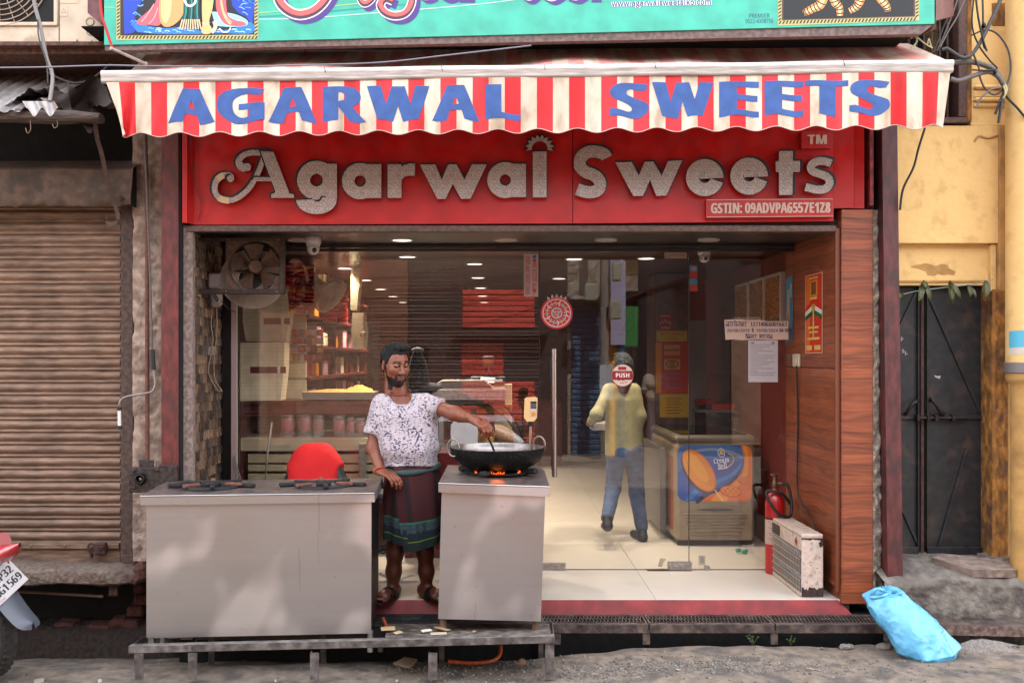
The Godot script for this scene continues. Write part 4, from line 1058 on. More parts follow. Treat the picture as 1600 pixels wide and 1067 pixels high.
# ---------------------------------------------------------------- printed sign over the awning
func green_sign()->void:
	var z:=.5
	var gs:=thing("green_sign","turquoise printed shop sign with two framed pictures and purple script lettering","sign",P(810,70,z-.3))
	var teal:=worn("sign_teal",Color(.145,.56,.46),Color(.17,.61,.51),Color(.20,.645,.545),{freq=.006,rough=.4})
	var b:=MB.new();b.slab([P(162,70,z),P(1461,37,z),P(1461,-170,z),P(162,-170,z)],Vector3(0,0,-.03));part(b,"board",teal,gs)
	var fr:=worn("sign_frame",Color(.25,.185,.17),Color(.36,.275,.255),Color(.45,.36,.33),{freq=.05,rough=.6,metal=.1})
	b=MB.new();b.slab([P(163,79,z-.01),P(1440,53,z-.01),P(1461,37.5,z-.01),P(163,70.5,z-.01)],Vector3(0,0,-.05));part(b,"bottom_rail",fr,gs)
	b=MB.new();b.slab([P(1420,62,z-.12),P(1463,45,z+.003),P(1463,27,z+.003),P(1420,44,z-.12)],Vector3(0,0,-.02));part(b,"corner_bracket",worn("rust_bracket",Color(.2,.11,.085),Color(.3,.17,.13),Color(.38,.24,.19),{freq=.05}),gs)
	b=MB.new();b.slab([P(1463,32,z-.02),P(1491,25,z-.3),P(1491,-170,z-.3),P(1463,-170,z-.02)],Vector3(0,0,-.02));part(b,"side_sheet",worn("side_maroon",Color(.28,.115,.12),Color(.36,.165,.165),Color(.42,.21,.21),{freq=.02,rough=.5}),gs)
	b=MB.new();b.slab([P(136,20,z-.2),P(158,38,z-.2),P(158,-40,z-.2),P(136,-40,z-.2)],Vector3(0,0,-.1));part(b,"end_box",mats["side_maroon"],gs)
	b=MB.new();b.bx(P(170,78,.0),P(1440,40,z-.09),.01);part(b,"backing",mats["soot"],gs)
	# ink: every layer lies a little above the one below
	var X:=func(k:float)->Transform3D:return PX(z+.001+k*.0006)
	b=MB.new()
	b.col=Color(.55,.68,.36);b.band(smooth_line(V2([[404,20],[470,14],[560,5],[640,-6]]),3),1.6,.0,X.call(.0));b.band(V2([[162,11],[178,11.5]]),1.4,.0,X.call(.0))
	b.col=Color(.75,.86,.80);b.band(smooth_line(V2([[404,30],[470,28.5],[560,22],[660,14],[760,5],[820,-3]]),3),1.0,.0,X.call(.4))
	b.col=Color(.08,.52,.50);b.band(smooth_line(V2([[404,26],[470,22],[560,13],[640,6]]),3),2.2,.0,X.call(.2))
	var script:=[
		[[[428,-26],[436,2],[450,17],[468,23],[488,18],[504,5],[516,-14]],17.0],
		[[[566,-16],[562,-4],[568,6],[578,2],[590,-14]],11.0],
		[[[643,-20],[643,4],[634,20],[618,25],[602,20],[594,8],[602,-2],[614,2]],14.0],
		[[[652,-14],[664,-6],[676,-10]],12.0],[[[686,-12],[700,-6],[714,-12]],11.0],[[[712,-8],[736,-8]],12.0],
		[[[812,-14],[826,-5],[836,-12]],12.0],[[[846,-12],[862,-4],[876,-12]],12.0],[[[884,-10],[900,-5],[912,-12]],11.0],[[[918,-8],[934,-8]],11.0]]
	part(b,"sign_stripes",print_mat(),gs)
	for word in 2:
		b=MB.new()
		for layer in 4:
			b.col=[Color(.27,.17,.45),Color(.86,.82,.80),Color(.25,.17,.24),Color(.86,.33,.31)][layer]
			for k in range(0 if word==0 else 6,6 if word==0 else script.size()):
				var pts:=[]
				for p in smooth_line(V2(script[k][0]),6):pts.append(p+(Vector2(6.5,6) if layer==0 else Vector2(0,-2.5 if layer==3 else 0)))
				b.band(pts,script[k][1]*[1.0,1.0,.76,.46][layer],.0,X.call(1.0+layer*1.2+k*.1))
		stuff(part(b,"script_word",print_mat(),gs))
	b=MB.new();b.col=Color(.85,.86,.88)
	var tilt:=Basis(Vector3(0,0,1),.02)
	letters(b,"www.agarwalsweetslko.com",157*.00367,13.2*.00367,.001,Transform3D(tilt,P(1033.5,5.5,z)),"Droid Sans",700,.008)
	b.col=Color(.20,.12,.36)
	letters(b,"www.agarwalsweetslko.com",155*.00367,12.4*.00367,.0022,Transform3D(tilt,P(1033.5,5.5,z)))
	letters(b,"PREMIER",32*.00367,6.5*.00367,.001,Transform3D(tilt,P(1187,24.5,z)),"Droid Sans",400)
	letters(b,"0522-4308756",43*.00367,6.5*.00367,.001,Transform3D(tilt,P(1187,32.8,z)),"Droid Sans",400)
	part(b,"lettering",print_mat(),gs)
	# left picture: a kneeling figure in pink cloth by blue water; right picture: the feet of two tigers
	b=MB.new()
	ink_poly(b,[[181,62.5],[403,60.5],[403,-120],[181,-120]],Color(.66,.62,.38),X.call(1.0))
	for i in 40:
		var x:=183.0+i*5.5
		ink_poly(b,[[x,60.5],[x+2.6,60.5],[x+5.2,56.0],[x+2.6,56.0]],Color(.16,.12,.09),X.call(1.6))
	for s in [0,1]:
		for i in 16:
			var y:=56.0-i*5.5;var x:float=[181.8,397.5][s]
			ink_poly(b,[[x,y],[x+4.6,y-3.0],[x+4.6,y-5.5],[x,y-2.5]],Color(.16,.12,.09),X.call(1.6))
	ink_poly(b,[[187,55.5],[397,54],[397,-118],[187,-118]],Color(.18,.11,.10),X.call(2.0))
	ink_poly(b,[[193.5,53.5],[394.5,52.5],[394.5,-115],[193.5,-115]],Color(.035,.03,.04),X.call(2.6))
	ink_poly(b,V2toA(smooth_line(V2([[193.5,53],[193.5,-40],[222,-40],[221,0],[214,12],[210,26],[214,42],[206,52]]),3)),Color(.05,.22,.62),X.call(3.2))
	ink_poly(b,V2toA(smooth_line(V2([[356,-40],[394.5,-40],[394.5,34],[384,26],[372,20],[362,8]]),3)),Color(.05,.22,.62),X.call(3.2))
	for i in 26:
		var q:=Vector2(rng.randf_range(196,216) if i<14 else rng.randf_range(364,392),rng.randf_range(-10,46) if i<14 else rng.randf_range(-10,24))
		b.col=Color(.2,.5,.85).lerp(Color(.55,.75,.9),rng.randf());b.band(smooth_line([q,q+Vector2(4,rng.randf_range(-4,2)),q+Vector2(9,rng.randf_range(-3,5))],3),rng.randf_range(.8,2.0),.0,X.call(3.8))
	ink_poly(b,V2toA(smooth_line(V2([[206,40],[216,33],[230,40],[258,44],[288,42],[316,49],[340,48],[366,44],[392,34],[394,52],[350,52],[300,53],[250,53],[214,50]]),3)),Color(.12,.42,.75),X.call(4.4))
	for i in 26:
		var q:=Vector2(rng.randf_range(208,388),0);q.y=46.0+rng.randf_range(-3.0,5.0)
		b.col=Color(.6,.78,.9);b.band([q,q+Vector2(3,-1),q+Vector2(8,.5)],rng.randf_range(.6,1.6),.0,X.call(5.0))
	ink_poly(b,V2toA(smooth_line(V2([[330,18],[356,20],[372,24],[386,32],[384,40],[360,42],[336,40]]),3)),Color(.55,.75,.88),X.call(5.0))
	ink_poly(b,V2toA(smooth_line(V2([[246,-30],[242,4],[232,16],[214,32],[216,38],[232,39],[250,38],[252,10]]),4)),Color(.78,.33,.36),X.call(5.6))
	ink_poly(b,V2toA(smooth_line(V2([[336,-30],[337,10],[342,26],[352,38],[370,41],[384,39],[380,34],[364,30],[354,18],[352,-30]]),4)),Color(.78,.33,.36),X.call(5.6))
	for s in [[[240,6],[230,22],[220,34]],[[246,12],[240,28],[232,37]],[[345,-4],[350,20],[362,35]]]:
		b.col=Color(.92,.62,.62);b.band(smooth_line(V2(s),4),1.3,.0,X.call(6.2))
	b.col=Color(.82,.66,.42);b.band(smooth_line(V2([[344,-20],[346,10],[352,28],[360,38]]),4),3.0,.0,X.call(6.4))
	ink_poly(b,V2toA(smooth_line(V2([[250,-30],[248,10],[249,30],[254,40],[262,42],[272,38],[282,28],[288,10],[284,-30]]),4)),Color(.80,.55,.34),X.call(6.4))
	ink_poly(b,V2toA(smooth_line(V2([[252,-28],[251,12],[253,30],[259,36],[266,20],[268,-10]]),4)),Color(.90,.70,.46),X.call(7.0))
	for i in 9:
		var x:=286.0+i*2.9
		b.col=[Color(.02,.28,.27),Color(.1,.5,.46),Color(.05,.1,.1)][i % 3];b.band(V2([[x+2,-30],[x+1,20],[x-6+i*1.3,44]]),2.6,.0,X.call(7.6+.1*i))
		b.col=Color(.82,.68,.52);b.band(V2([[x-1.5+i*.3,30],[x-6+i*1.3,46]]),2.0,.0,X.call(8.6+.1*i))
	b.col=Color(.86,.86,.88);b.band(smooth_line(V2([[286,-4],[291,7],[298,9],[304,4],[306,-6]]),4),3.4,.0,X.call(9.8))
	ink_poly(b,V2toA(smooth_line(V2([[315,-30],[315,20],[316,36],[314,48],[318,53],[328,52],[330,44],[326,34],[332,10],[336,-30]]),4)),Color(.86,.64,.42),X.call(9.8))
	b.col=Color(.72,.66,.6);b.band(smooth_line(V2([[315,35],[320,38],[327,35]]),3),1.8,.0,X.call(10.4))
	b.col=Color(.82,.68,.58);b.band(smooth_line(V2([[330,51],[336,42],[334,33]]),4),6.0,.0,X.call(9.2))
	b.col=Color(.82,.78,.68);b.band(smooth_line(V2([[342,44],[348,50],[356,49],[360,43]]),4),2.2,.0,X.call(9.2))
	part(b,"left_picture",print_mat(),gs)
	b=MB.new()
	var sl:=func(x:float,y:float)->float:return y-(x-1217.0)*.0255
	var spoly:=func(list:Array,c:Color,k:float)->void:
		var o:=[]
		for q in list:o.append([q[0],sl.call(q[0],q[1])])
		ink_poly(b,o,c,X.call(k))
	spoly.call([[1216,40],[1437,37.5],[1437,-120],[1216,-120]],Color(.66,.62,.38),1.0)
	for i in 40:
		var x:=1217.0+i*5.4
		spoly.call([[x,37.6],[x+2.6,37.5],[x+5.2,32.5],[x+2.6,32.6]],Color(.14,.12,.08),1.6)
	for s in [0,1]:
		for i in 14:
			var y:=33.0-i*5.5;var x:float=[1216.6,1431.6][s]
			spoly.call([[x,y],[x+4.6,y-3.0],[x+4.6,y-5.5],[x,y-2.5]],Color(.14,.12,.08),1.6)
	spoly.call([[1222,32],[1431,31.5],[1431,-118],[1222,-118]],Color(.34,.24,.18),2.0)
	spoly.call([[1224.5,30.5],[1428.5,30],[1428.5,-116],[1224.5,-116]],Color(.05,.043,.045),2.6)
	for leg in [[[1292,-24],[1284,6],[1272,14],[1260,20],[1256,22]],[[1300,-24],[1305,4],[1312,14],[1313,27]],[[1350,-24],[1344,4],[1338,14],[1328,20]],[[1366,-24],[1376,0],[1386,14],[1388,22]]]:
		var pts:=[]
		for p in smooth_line(V2(leg),5):pts.append(Vector2(p.x,sl.call(p.x,p.y)))
		var w:=[]
		for i in pts.size():w.append(lerpf(17.0,8.5,float(i)/pts.size()))
		b.col=Color(.78,.50,.22);b.band(pts,w,.0,X.call(3.2))
		var w2:=[]
		for q in w:w2.append(q*.45)
		b.col=Color(.84,.72,.52);b.band(pts,w2,.0,X.call(3.6))
		for i in range(1,pts.size()-2,2):
			var d:Vector2=(pts[i+1]-pts[i-1]).normalized();var s:Vector2=Vector2(-d.y,d.x)*w[i]*.48
			b.col=Color(.06,.045,.04);b.band([pts[i]-s,pts[i]+d*1.2 ,pts[i]+s],1.7,.0,X.call(4.4))
	part(b,"right_picture",print_mat(),gs)
func ink_poly(b:MB,list:Array,c:Color,xf:Transform3D)->void:
	b.col=c;b.poly(PackedVector2Array(V2(list)),.0,xf)
func V2toA(list:Array)->Array:
	var o:=[]
	for p in list:o.append([p.x,p.y])
	return o
# ---------------------------------------------------------------- striped awning
func awn(u:float,v:float)->Vector3:
	var top:=128.5-(u-165.0)*.0128
	var hem:=211.0-(u-200.0)*.0102+3.6*cos(TAU*(u-373.6)/62.2)
	var x:=u+v*(30.0*exp(-(u-165.0)/16.0)-12.0*exp(-(1486.0-u)/16.0))
	var z:=.612+v*(.018*sin(u*.021)+.012*sin(u*.053+1.0)+.006*sin(u*.11+2.0)+.009*cos(TAU*(u-373.6)/62.2))+.006*sin(v*2.6+u*.01)
	z+=v*(.03*exp(-absf(u-190.0)/30.0)*sin(v*5.0+u*.2)+.02*exp(-absf(1450.0-u)/30.0)*sin(u*.16))
	return P(x,lerpf(top,hem,v),z)
func awning()->void:
	var aw:=thing("awning","red and cream striped awning with blue lettering and scalloped hem","awning",P(820,210,.6))
	var cloth:=StandardMaterial3D.new()
	cloth.vertex_color_use_as_albedo=true;cloth.vertex_color_is_srgb=true;cloth.roughness=.6
	cloth.albedo_texture=ramp_tex("c_cloth",401,.012,[[.2,Color(.80,.755,.71)],[.45,Color(.94,.92,.90)],[.75,Color(1,1,1)]],5)
	cloth.uv1_triplanar=true;cloth.uv1_world_triplanar=true;cloth.uv1_scale=Vector3(1.3,.6,1.0)
	cloth.backlight_enabled=true;cloth.backlight=Color(.18,.16,.15)
	var redc:=Color(.80,.10,.13);var cream:=Color(.78,.71,.63)
	# stripe edges across
	var ed:=[165.0]
	for k in 26:
		ed.append(185.0+50.3*k);ed.append(210.2+50.3*k)
	ed.append(1486.0)
	for s in ed.size()-1:
		var rows:=[]
		for i in 13:
			var row:=PackedVector3Array()
			for j in 9:row.append(awn(lerpf(ed[s],ed[s+1],j/8.0),i/12.0))
			rows.append(row)
		var b:=MB.new();b.col=redc if s % 2==1 else cream;b.grid(rows);part(b,"valance_stripe",cloth,aw)
	# piping of the hem
	var hem:=[]
	for i in 500:hem.append(awn(lerpf(166.0,1485.0,i/499.0),1.0))
	var hb:=MB.new();hb.tube(hem,.0028,5);part(hb,"hem_piping",flat("piping",Color(.66,.56,.52),.7),aw)
	# sloping roof of cloth, sagging a little, faded, its colours paled further to stand for sky light
	var bk:=func(u:float)->Vector3:return P(228+(u-160)*(1192.0/1327.0),84-(u-160)*.0122,.0)
	var fr:=func(u:float)->Vector3:return P(u,114-(u-160)*.0128,.6)
	var sag:=func(u:float,w:float)->float:return -.05*sin(w*PI)*(.6+.5*sin(u*.011+.6))+.012*sin(u*.03)*sin(w*PI)
	for s in ed.size()-1:
		var rows:=[]
		for i in 12:
			var row:=PackedVector3Array();var w:=i/11.0
			for j in 7:
				var u:=lerpf(ed[s] if s>0 else 160.0,ed[s+1] if s<ed.size()-2 else 1487.0,j/6.0)
				var p:Vector3=bk.call(u).lerp(fr.call(u),w)
				p.y+=sag.call(u,w)
				row.append(p)
			rows.append(row)
		var b:=MB.new();b.col=(redc if s % 2==1 else cream).lerp(Color(.86,.73,.67),.76);b.grid(rows);part(b,"roof_stripe",cloth,aw)
	# front bar
	var rows:=[]
	for i in 60:
		var u:=lerpf(159.0,1488.0,i/59.0);var row:=PackedVector3Array()
		for q in [[.0,-.02],[.012,.012],[.006,.024],[-.004,.028],[-.02,.028],[-.028,.02],[-.044,.022],[-.06,.016],[-.06,-.01],[-.03,-.02]]:
			row.append(fr.call(u)+Vector3(0,q[0]+.0015*sin(u*.02),q[1]+.002*sin(u*.031)))
		rows.append(row)
	var fb:=MB.new();fb.grid(rows,true);fb.face(Array(rows[0]),Vector3(-1,0,0));fb.face(Array(rows[59]),Vector3(1,0,0))
	var bm:=worn("bar_white",Color(.56,.49,.45),Color(.74,.69,.65),Color(.82,.79,.76),{scale3=Vector3(.5,6,6),freq=.02,rough=.35,metal=.2})
	part(fb,"front_bar",bm,aw)
	fb=MB.new()
	for u in [850,1022,1316,508,690]:fb.tube([fr.call(u)+Vector3(0,.008,.026),fr.call(u)+Vector3(.004,-.012,.031),fr.call(u)+Vector3(.007,-.022,.029)],.0018,4)
	part(fb,"bar_scratches",flat("scratch",Color(.12,.1,.1),.8),aw)
	# folding arms below, hidden in the shade of the cloth
	for u in [330,1310]:
		fb=MB.new();fb.tube([P(u,120,.05),P(u+60,128,.35),P(u,126,.58)],.018,8);part(fb,"folding_arm",flat("arm_white",Color(.55,.53,.5),.5),aw)
	# blue lettering follows the cloth
	var cells:=[["A",262,335],["G",338,413],["A",419,495],["R",504,572],["W",573,671],["A",675,749],["L",758,813],["S",952,1014],["W",1019,1115],["E",1124,1186],["E",1195,1256],["T",1258,1326],["S",1328,1391]]
	var blue:=worn("letter_blue",Color(.14,.25,.46),Color(.155,.285,.52),Color(.17,.31,.55),{freq=.02,rough=.6})
	for cl in cells:
		var b:=MB.new()
		var x0:float=cl[1];var x1:float=cl[2];var ytop:=138.5-(x0-262.0)*.0129
		letters(b,cl[0],x1-x0,54.0,.0,Transform3D(),"Droid Sans",700,7.5)
		# subdivide so that the letters bend with the cloth
		var o:=MB.new()
		for k in range(0,b.idx.size(),3):sub(o,b.v[b.idx[k]],b.v[b.idx[k+1]],b.v[b.idx[k+2]],3)
		for i in o.v.size():
			var p:=o.v[i]
			var u:=(x0+x1)*.5+p.x;var yy:=ytop+27.0-p.y
			var top:=128.5-(u-165.0)*.0128;var hm:=211.0-(u-200.0)*.0102
			o.v[i]=awn(u,(yy-top)/(hm-top))+Vector3(0,0,.0014+p.z*1.5)
			o.n[i]=Vector3(0,0,1)
		part(o,"letter",blue,aw)
func sub(o:MB,a:Vector3,b:Vector3,c:Vector3,depth:int)->void:
	var l:=maxf(a.distance_to(b),maxf(b.distance_to(c),c.distance_to(a)))
	if l<14.0 or depth==0:
		var i0:=o.v.size()
		for p in [a,b,c]:o.add(p,Vector3(0,0,1))
		o.tri(i0,i0+1,i0+2)
		return
	var ab:=(a+b)/2;var bc:=(b+c)/2;var ca:=(c+a)/2
	sub(o,a,ab,ca,depth-1);sub(o,ab,b,bc,depth-1);sub(o,bc,c,ca,depth-1);sub(o,ab,bc,ca,depth-1)
# ---------------------------------------------------------------- glass front
func pane_mat()->StandardMaterial3D:
	if mats.has("pane"):return mats["pane"]
	var m:=StandardMaterial3D.new()
	m.transparency=BaseMaterial3D.TRANSPARENCY_ALPHA;m.albedo_color=Color(.05,.05,.05,.004);m.roughness=.0;m.metallic_specular=.5
	mats["pane"]=m
	return m
func disc(b:MB,u:float,v:float,z:float,r:float,c:Color,k:=.0)->void:
	b.col=c
	var pts:=PackedVector2Array()
	for i in 28:pts.append(Vector2(cos(TAU*i/28.0)*r,sin(TAU*i/28.0)*r))
	b.poly(pts,.0,Transform3D(Basis(),P(u,v,z)+Vector3(0,0,k*.0006)),false)
func rect(b:MB,x0:float,y0:float,x1:float,y1:float,z:float,c:Color,k:=.0)->void:
	b.col=c
	b.face([P(x0,y1,z+k*.0006),P(x1,y1,z+k*.0006),P(x1,y0,z+k*.0006),P(x0,y0,z+k*.0006)],Vector3(0,0,1))
func glass_front()->void:
	var z:=-.85
	var gf:=thing("shop_window","clear glass shop window wall with glass door and striped left pane","shop window",Vector3(0,.352,z))
	var g:=pane_mat()
	var y0:=.356;var y1:=2.668
	for q in [[366.0,842.2,"glass_pane"],[843.6,1076.0,"glass_door"],[1077.4,1241.0,"glass_pane"]]:
		var b:=MB.new();b.bx(Vector3(UX(q[0],z),y0,z-.005),Vector3(UX(q[1],z),y1 if q[2]=="glass_pane" else VY(393,z),z+.005),.0);part(b,q[2],g,gf)
	var b:=MB.new();b.bx(Vector3(UX(843.6,z),VY(391,z),z-.005),Vector3(UX(1076,z),y1,z+.005),.0);part(b,"glass_fanlight",g,gf)
	var dk:=flat("dark_trim",Color(.075,.06,.055),.4)
	b=MB.new();b.bx(Vector3(UX(366,z),VY(393,z)-.0,z-.02),Vector3(UX(1241,z),VY(388.5,z),z+.012),.002);part(b,"head_rail",dk,gf)
	b=MB.new();b.bx(Vector3(UX(366,z),y1-.02,z-.015),Vector3(UX(1241,z),y1+.002,z+.015),.002);b.bx(Vector3(UX(1076.2,z),y0,z-.004),Vector3(UX(1077.2,z),y1,z+.0065),.0);b.bx(Vector3(UX(842.4,z),y0,z-.004),Vector3(UX(843.4,z),y1,z+.0065),.0);b.bx(Vector3(UX(846,z),.3525,z-.008),Vector3(UX(1241,z),.355,z+.008),.0)
	part(b,"edge_strip",dk,gf)
	# narrow frosted stripes on the left pane
	var st:=StandardMaterial3D.new();st.transparency=BaseMaterial3D.TRANSPARENCY_ALPHA;st.albedo_color=Color(.70,.64,.60,.17);st.roughness=.7
	var sb:=MB.new();sb.face([Vector3(UX(368,z),-.0014,0),Vector3(UX(841,z),-.0014,0),Vector3(UX(841,z),.0014,0),Vector3(UX(368,z),.0014,0)],Vector3(0,0,1))
	var sm:=sb.mesh();var y:=398.0
	while y<705.0:
		piece(sm,"frosted_stripe",st,gf,Vector3(0,VY(y,z),z+.0062));y+=[7.0,6.0,8.5,5.5,9.0][int(y) % 5]
	# metal fittings
	var steel:=worn("fitting_steel",Color(.5,.47,.44),Color(.6,.57,.54),Color(.7,.67,.64),{metal=.8,rough=.35,freq=.05})
	for q in [[1043,892.5,1081.5,879],[1100,894,1110,885]]:
		b=MB.new();b.bx(P(q[0],q[1],z-.02),P(q[2],q[3],z+.02),.003);part(b,"patch_fitting",steel,gf)
	b=MB.new();b.bx(P(1038,404,z-.02),P(1074,393.5,z+.02),.003);b.box(P(1070,401,z+.022),Vector3(.012,.012,.006),.001);part(b,"top_fitting",flat("fitting_beige",Color(.52,.44,.38),.45,.4),gf)
	b=MB.new();b.bx(P(846,895,z-.02),P(884,881,z+.022),.004);part(b,"lock_fitting",steel,gf)
	b=MB.new();b.bx(P(866,891.5,z+.021),P(880,884.5,z+.026),.002);b.ball(P(873,888,z+.026),Vector3(.012,.008,.004),10);part(b,"lock_cylinder",flat("lock_pale",Color(.6,.56,.5),.3,.7),gf)
	b=MB.new();b.bx(P(1009,895.5,z-.03),P(1082,892.6,z+.05),.002);part(b,"floor_spring_cover",flat("spring_brown",Color(.3,.25,.21),.5,.5),gf)
	# pull handle
	var hd:=gf.get_node("glass_door")
	b=MB.new();b.tube([P(866,545,z+.06),P(866.5,745,z+.06)],.0175,16);part(b,"handle_bar",flat("chrome",Color(.66,.62,.60),.22,.9),hd)
	b=MB.new();b.tube([P(866,563,z+.004),P(866,563,z+.065)],.024,12);b.tube([P(866,732,z+.004),P(866,732,z+.065)],.02,12);part(b,"handle_standoff",flat("standoff_black",Color(.05,.05,.05),.4),hd)
	b=MB.new();b.tube([P(861.5,560,z+.03),P(861.5,592,z+.03)],.015,10);part(b,"handle_clamp",mats["standoff_black"],hd)
	# stickers
	var zs:=z+.0075
	var s:=thing("push_sticker","round white and maroon sticker reading PUSH on the glass door","sticker",P(973,603,zs))
	b=MB.new();disc(b,973,586.5,zs,.0775,Color(.80,.68,.62));part(b,"disc",print_mat(),s)
	b=MB.new();b.col=Color(.52,.07,.09)
	var band:=[]
	for a in [[-25.0,25.0],[155.0,205.0]]:band+=arc(Vector2.ZERO,Vector2(.076,.076),a[0],a[1],6)
	b.poly(PackedVector2Array(band),.0,Transform3D(Basis(),P(973,586.5,zs)+Vector3(0,0,.0006)),false)
	rect(b,966,573,979,578,zs,Color(.55,.12,.12),1.0)
	b.col=Color(.9,.85,.82);letters(b,"PUSH",21*.00457,6.6*.00457,.0014,Transform3D(Basis(),P(973,586.3,zs)))
	b.col=Color(.45,.28,.28)
	for q in [[-6,594,5],[1,594,4],[5,597,4],[-1,598,6],[0,580.5,9]]:b.col=Color(.45,.28,.28);rect(b,973+q[0]-q[2]*.5,q[1]-.6,973+q[0]+q[2]*.5,q[1]+.6,zs,Color(.5,.3,.28),1.2)
	part(b,"print",print_mat(),s)
	s=thing("round_festive_sticker","round red and white ornamental festive sticker beside the door handle","sticker",P(870,515,zs))
	b=MB.new();disc(b,870,489,zs,.115,Color(.66,.08,.16));part(b,"disc",print_mat(),s)
	b=MB.new()
	var c0:=P(870,489,zs)
	for i in 3:
		b.col=[Color(.74,.68,.64),Color(.72,.64,.62),Color(.55,.66,.64)][i]
		b.band(arc(Vector2(0,0),Vector2.ONE*[.098,.07,.036][i],0,350,30),[.007,.006,.008][i],.0,Transform3D(Basis(),c0+Vector3(0,0,.0006+.0003*i)),true)
	for i in 16:
		var a:=TAU*i/16.0
		b.col=[Color(.76,.70,.66),Color(.66,.55,.28),Color(.38,.56,.56)][i % 3]
		var d:=Vector2(cos(a),sin(a))
		b.band(smooth_line([d*.052,d.rotated(.18)*.072,d.rotated(.05)*.09],4),.007,.0,Transform3D(Basis(),c0+Vector3(0,0,.0016)))
		if i % 2==0:b.band(smooth_line([d*.008,d.rotated(.5)*.02,d.rotated(.2)*.03],3),.006,.0,Transform3D(Basis(),c0+Vector3(0,0,.0019)))
	for k in 5:
		b.col=Color(.66,.60,.52)
		var a:=deg_to_rad(60.0+k*15.0)
		b.poly(PackedVector2Array([Vector2(cos(a-.1),sin(a-.1))*.112,Vector2(cos(a+.1),sin(a+.1))*.112,Vector2(cos(a),sin(a))*.138]),.0,Transform3D(Basis(),c0+Vector3(0,0,.0012)),false)
	part(b,"print",print_mat(),s)
	s=thing("card_sticker","upright white strip sticker with red print about debit and credit cards","sticker",P(830,463,zs))
	b=MB.new();rect(b,818.5,397,841,463.5,zs,Color(.60,.53,.52));part(b,"strip",print_mat(),s)
	b=MB.new()
	for q in [[401,Color(.15,.3,.6)],[407,Color(.6,.15,.12)],[454,Color(.6,.15,.12)],[459,Color(.7,.45,.1)]]:disc(b,835,q[0],zs,.0125,q[1],1.0+q[0]*.002)
	b.col=Color(.6,.1,.14)
	var rot:=Basis(Vector3(0,0,1),-PI/2)
	letters(b,"WE ACCEPT ALL",42*.00457,7.0*.00457,.001,Transform3D(rot,P(835.2,431,zs)),"Droid Sans",700)
	letters(b,"DEBIT AND CREDIT CARDS",60*.00457,7.0*.00457,.001,Transform3D(rot,P(824.5,430,zs)),"Droid Sans",700)
	part(b,"print",print_mat(),s)
	for k in 2:
		s=thing("app_sticker",["upper small blue and red sticker at the glass joint","lower small green and red sticker at the glass joint"][k],"sticker",P(1084,433+k*22,zs),"small stickers at the glass joint")
		var yy:=415.0+k*20.5
		b=MB.new();rect(b,1077.8,yy,1090,yy+19.5,zs,[Color(.22,.42,.6),Color(.18,.45,.42)][k]);rect(b,1077.8,yy+9.5,1090,yy+19.5,zs,Color(.55,.14,.12),1.0);rect(b,1081,yy+2,1087,yy+7.5,zs,[Color(.65,.4,.15),Color(.3,.35,.6)][k],1.0);part(b,"sticker_sheet",print_mat(),s)
	s=thing("tape_scrap","torn scrap of pale tape low on the glass door","tape",P(1034,886,zs))
	b=MB.new();b.col=Color(.62,.55,.46);b.poly(PackedVector2Array(V2([[1032,872],[1041,873],[1036,881],[1034,886],[1028,885],[1030,878]])),.0,PX(zs),false);part(b,"tape",print_mat(),s)
	s=thing("small_label","small pale label low on the right glass pane","label",P(1097,883,zs))
	b=MB.new();rect(b,1092,868,1102.5,883,zs,Color(.60,.57,.5));rect(b,1095,870,1100,880,zs,Color(.5,.48,.43),1.0);part(b,"label_sheet",print_mat(),s)
	# licence notice in Hindi and a document in a plastic sleeve
	s=thing("licence_notice","torn pale paper strip with a blue Hindi licence number on the glass","notice",P(1182,531,zs))
	b=MB.new();b.col=Color(.72,.61,.54);b.poly(PackedVector2Array(V2([[1132,499.5],[1160,498.5],[1166,500.5],[1186,499.5],[1200,502],[1232,501.5],[1232.5,530.5],[1200,531],[1180,530],[1160,531.5],[1150,530],[1134,531]])),.0,PX(zs),false);part(b,"paper",print_mat(),s)
	b=MB.new();b.col=Color(.13,.16,.30)
	var L:=.00457
	letters(b,"12714066001663",57*L,6.8*L,.001,Transform3D(Basis(),P(1201.5,506.5,zs)),"Droid Sans Mono",400,.003)
	letters(b,"20/08/2019",35*L,4.8*L,.001,Transform3D(Basis(),P(1154,516.3,zs)),"Droid Sans",700)
	letters(b,"19/08/2024",34*L,4.8*L,.001,Transform3D(Basis(),P(1199,516.3,zs)),"Droid Sans",700)
	hindi(b,[1135,503,7.5],"laisens")
	hindi(b,[1159,503,7.5],"no")
	hindi(b,[1175,514,5.0],"se")
	hindi(b,[1218,514,5.0],"tak")
	hindi(b,[1165,523,6.0],"name")
	part(b,"lettering",print_mat(),s)
	s=thing("document_sleeve","white printed document in a shiny sleeve under the licence notice","document",P(1192,597,zs))
	b=MB.new();rect(b,1169.5,531.8,1216,597,zs,Color(.66,.63,.63));part(b,"paper",print_mat(),s)
	b=MB.new()
	for k in 15:
		var ww:int=[38,30,20,36,12,39,37,25][k % 8]
		rect(b,1173,538+k*3.4,1173+ww,538.9+k*3.4,zs,Color(.45,.43,.44),1.0)
	rect(b,1174,534.5,1179,537,zs,Color(.4,.38,.38),1.0);rect(b,1206,534.5,1211,537,zs,Color(.4,.38,.38),1.0)
	part(b,"print",print_mat(),s)
	var rows:=[]
	var f:=noise(66,9.0,3)
	for i in 16:
		var row:=PackedVector3Array()
		for j in 12: 
			var p:=P(lerpf(1169,1216.5,j/11.0),lerpf(531,597.5,i/15.0),zs+.002);p.z+=absf(f.get_noise_2d(p.x,p.y))*.008;row.append(p)
		rows.append(row)
	b=MB.new();b.grid(rows,false,true);part(b,"sleeve",g,s)
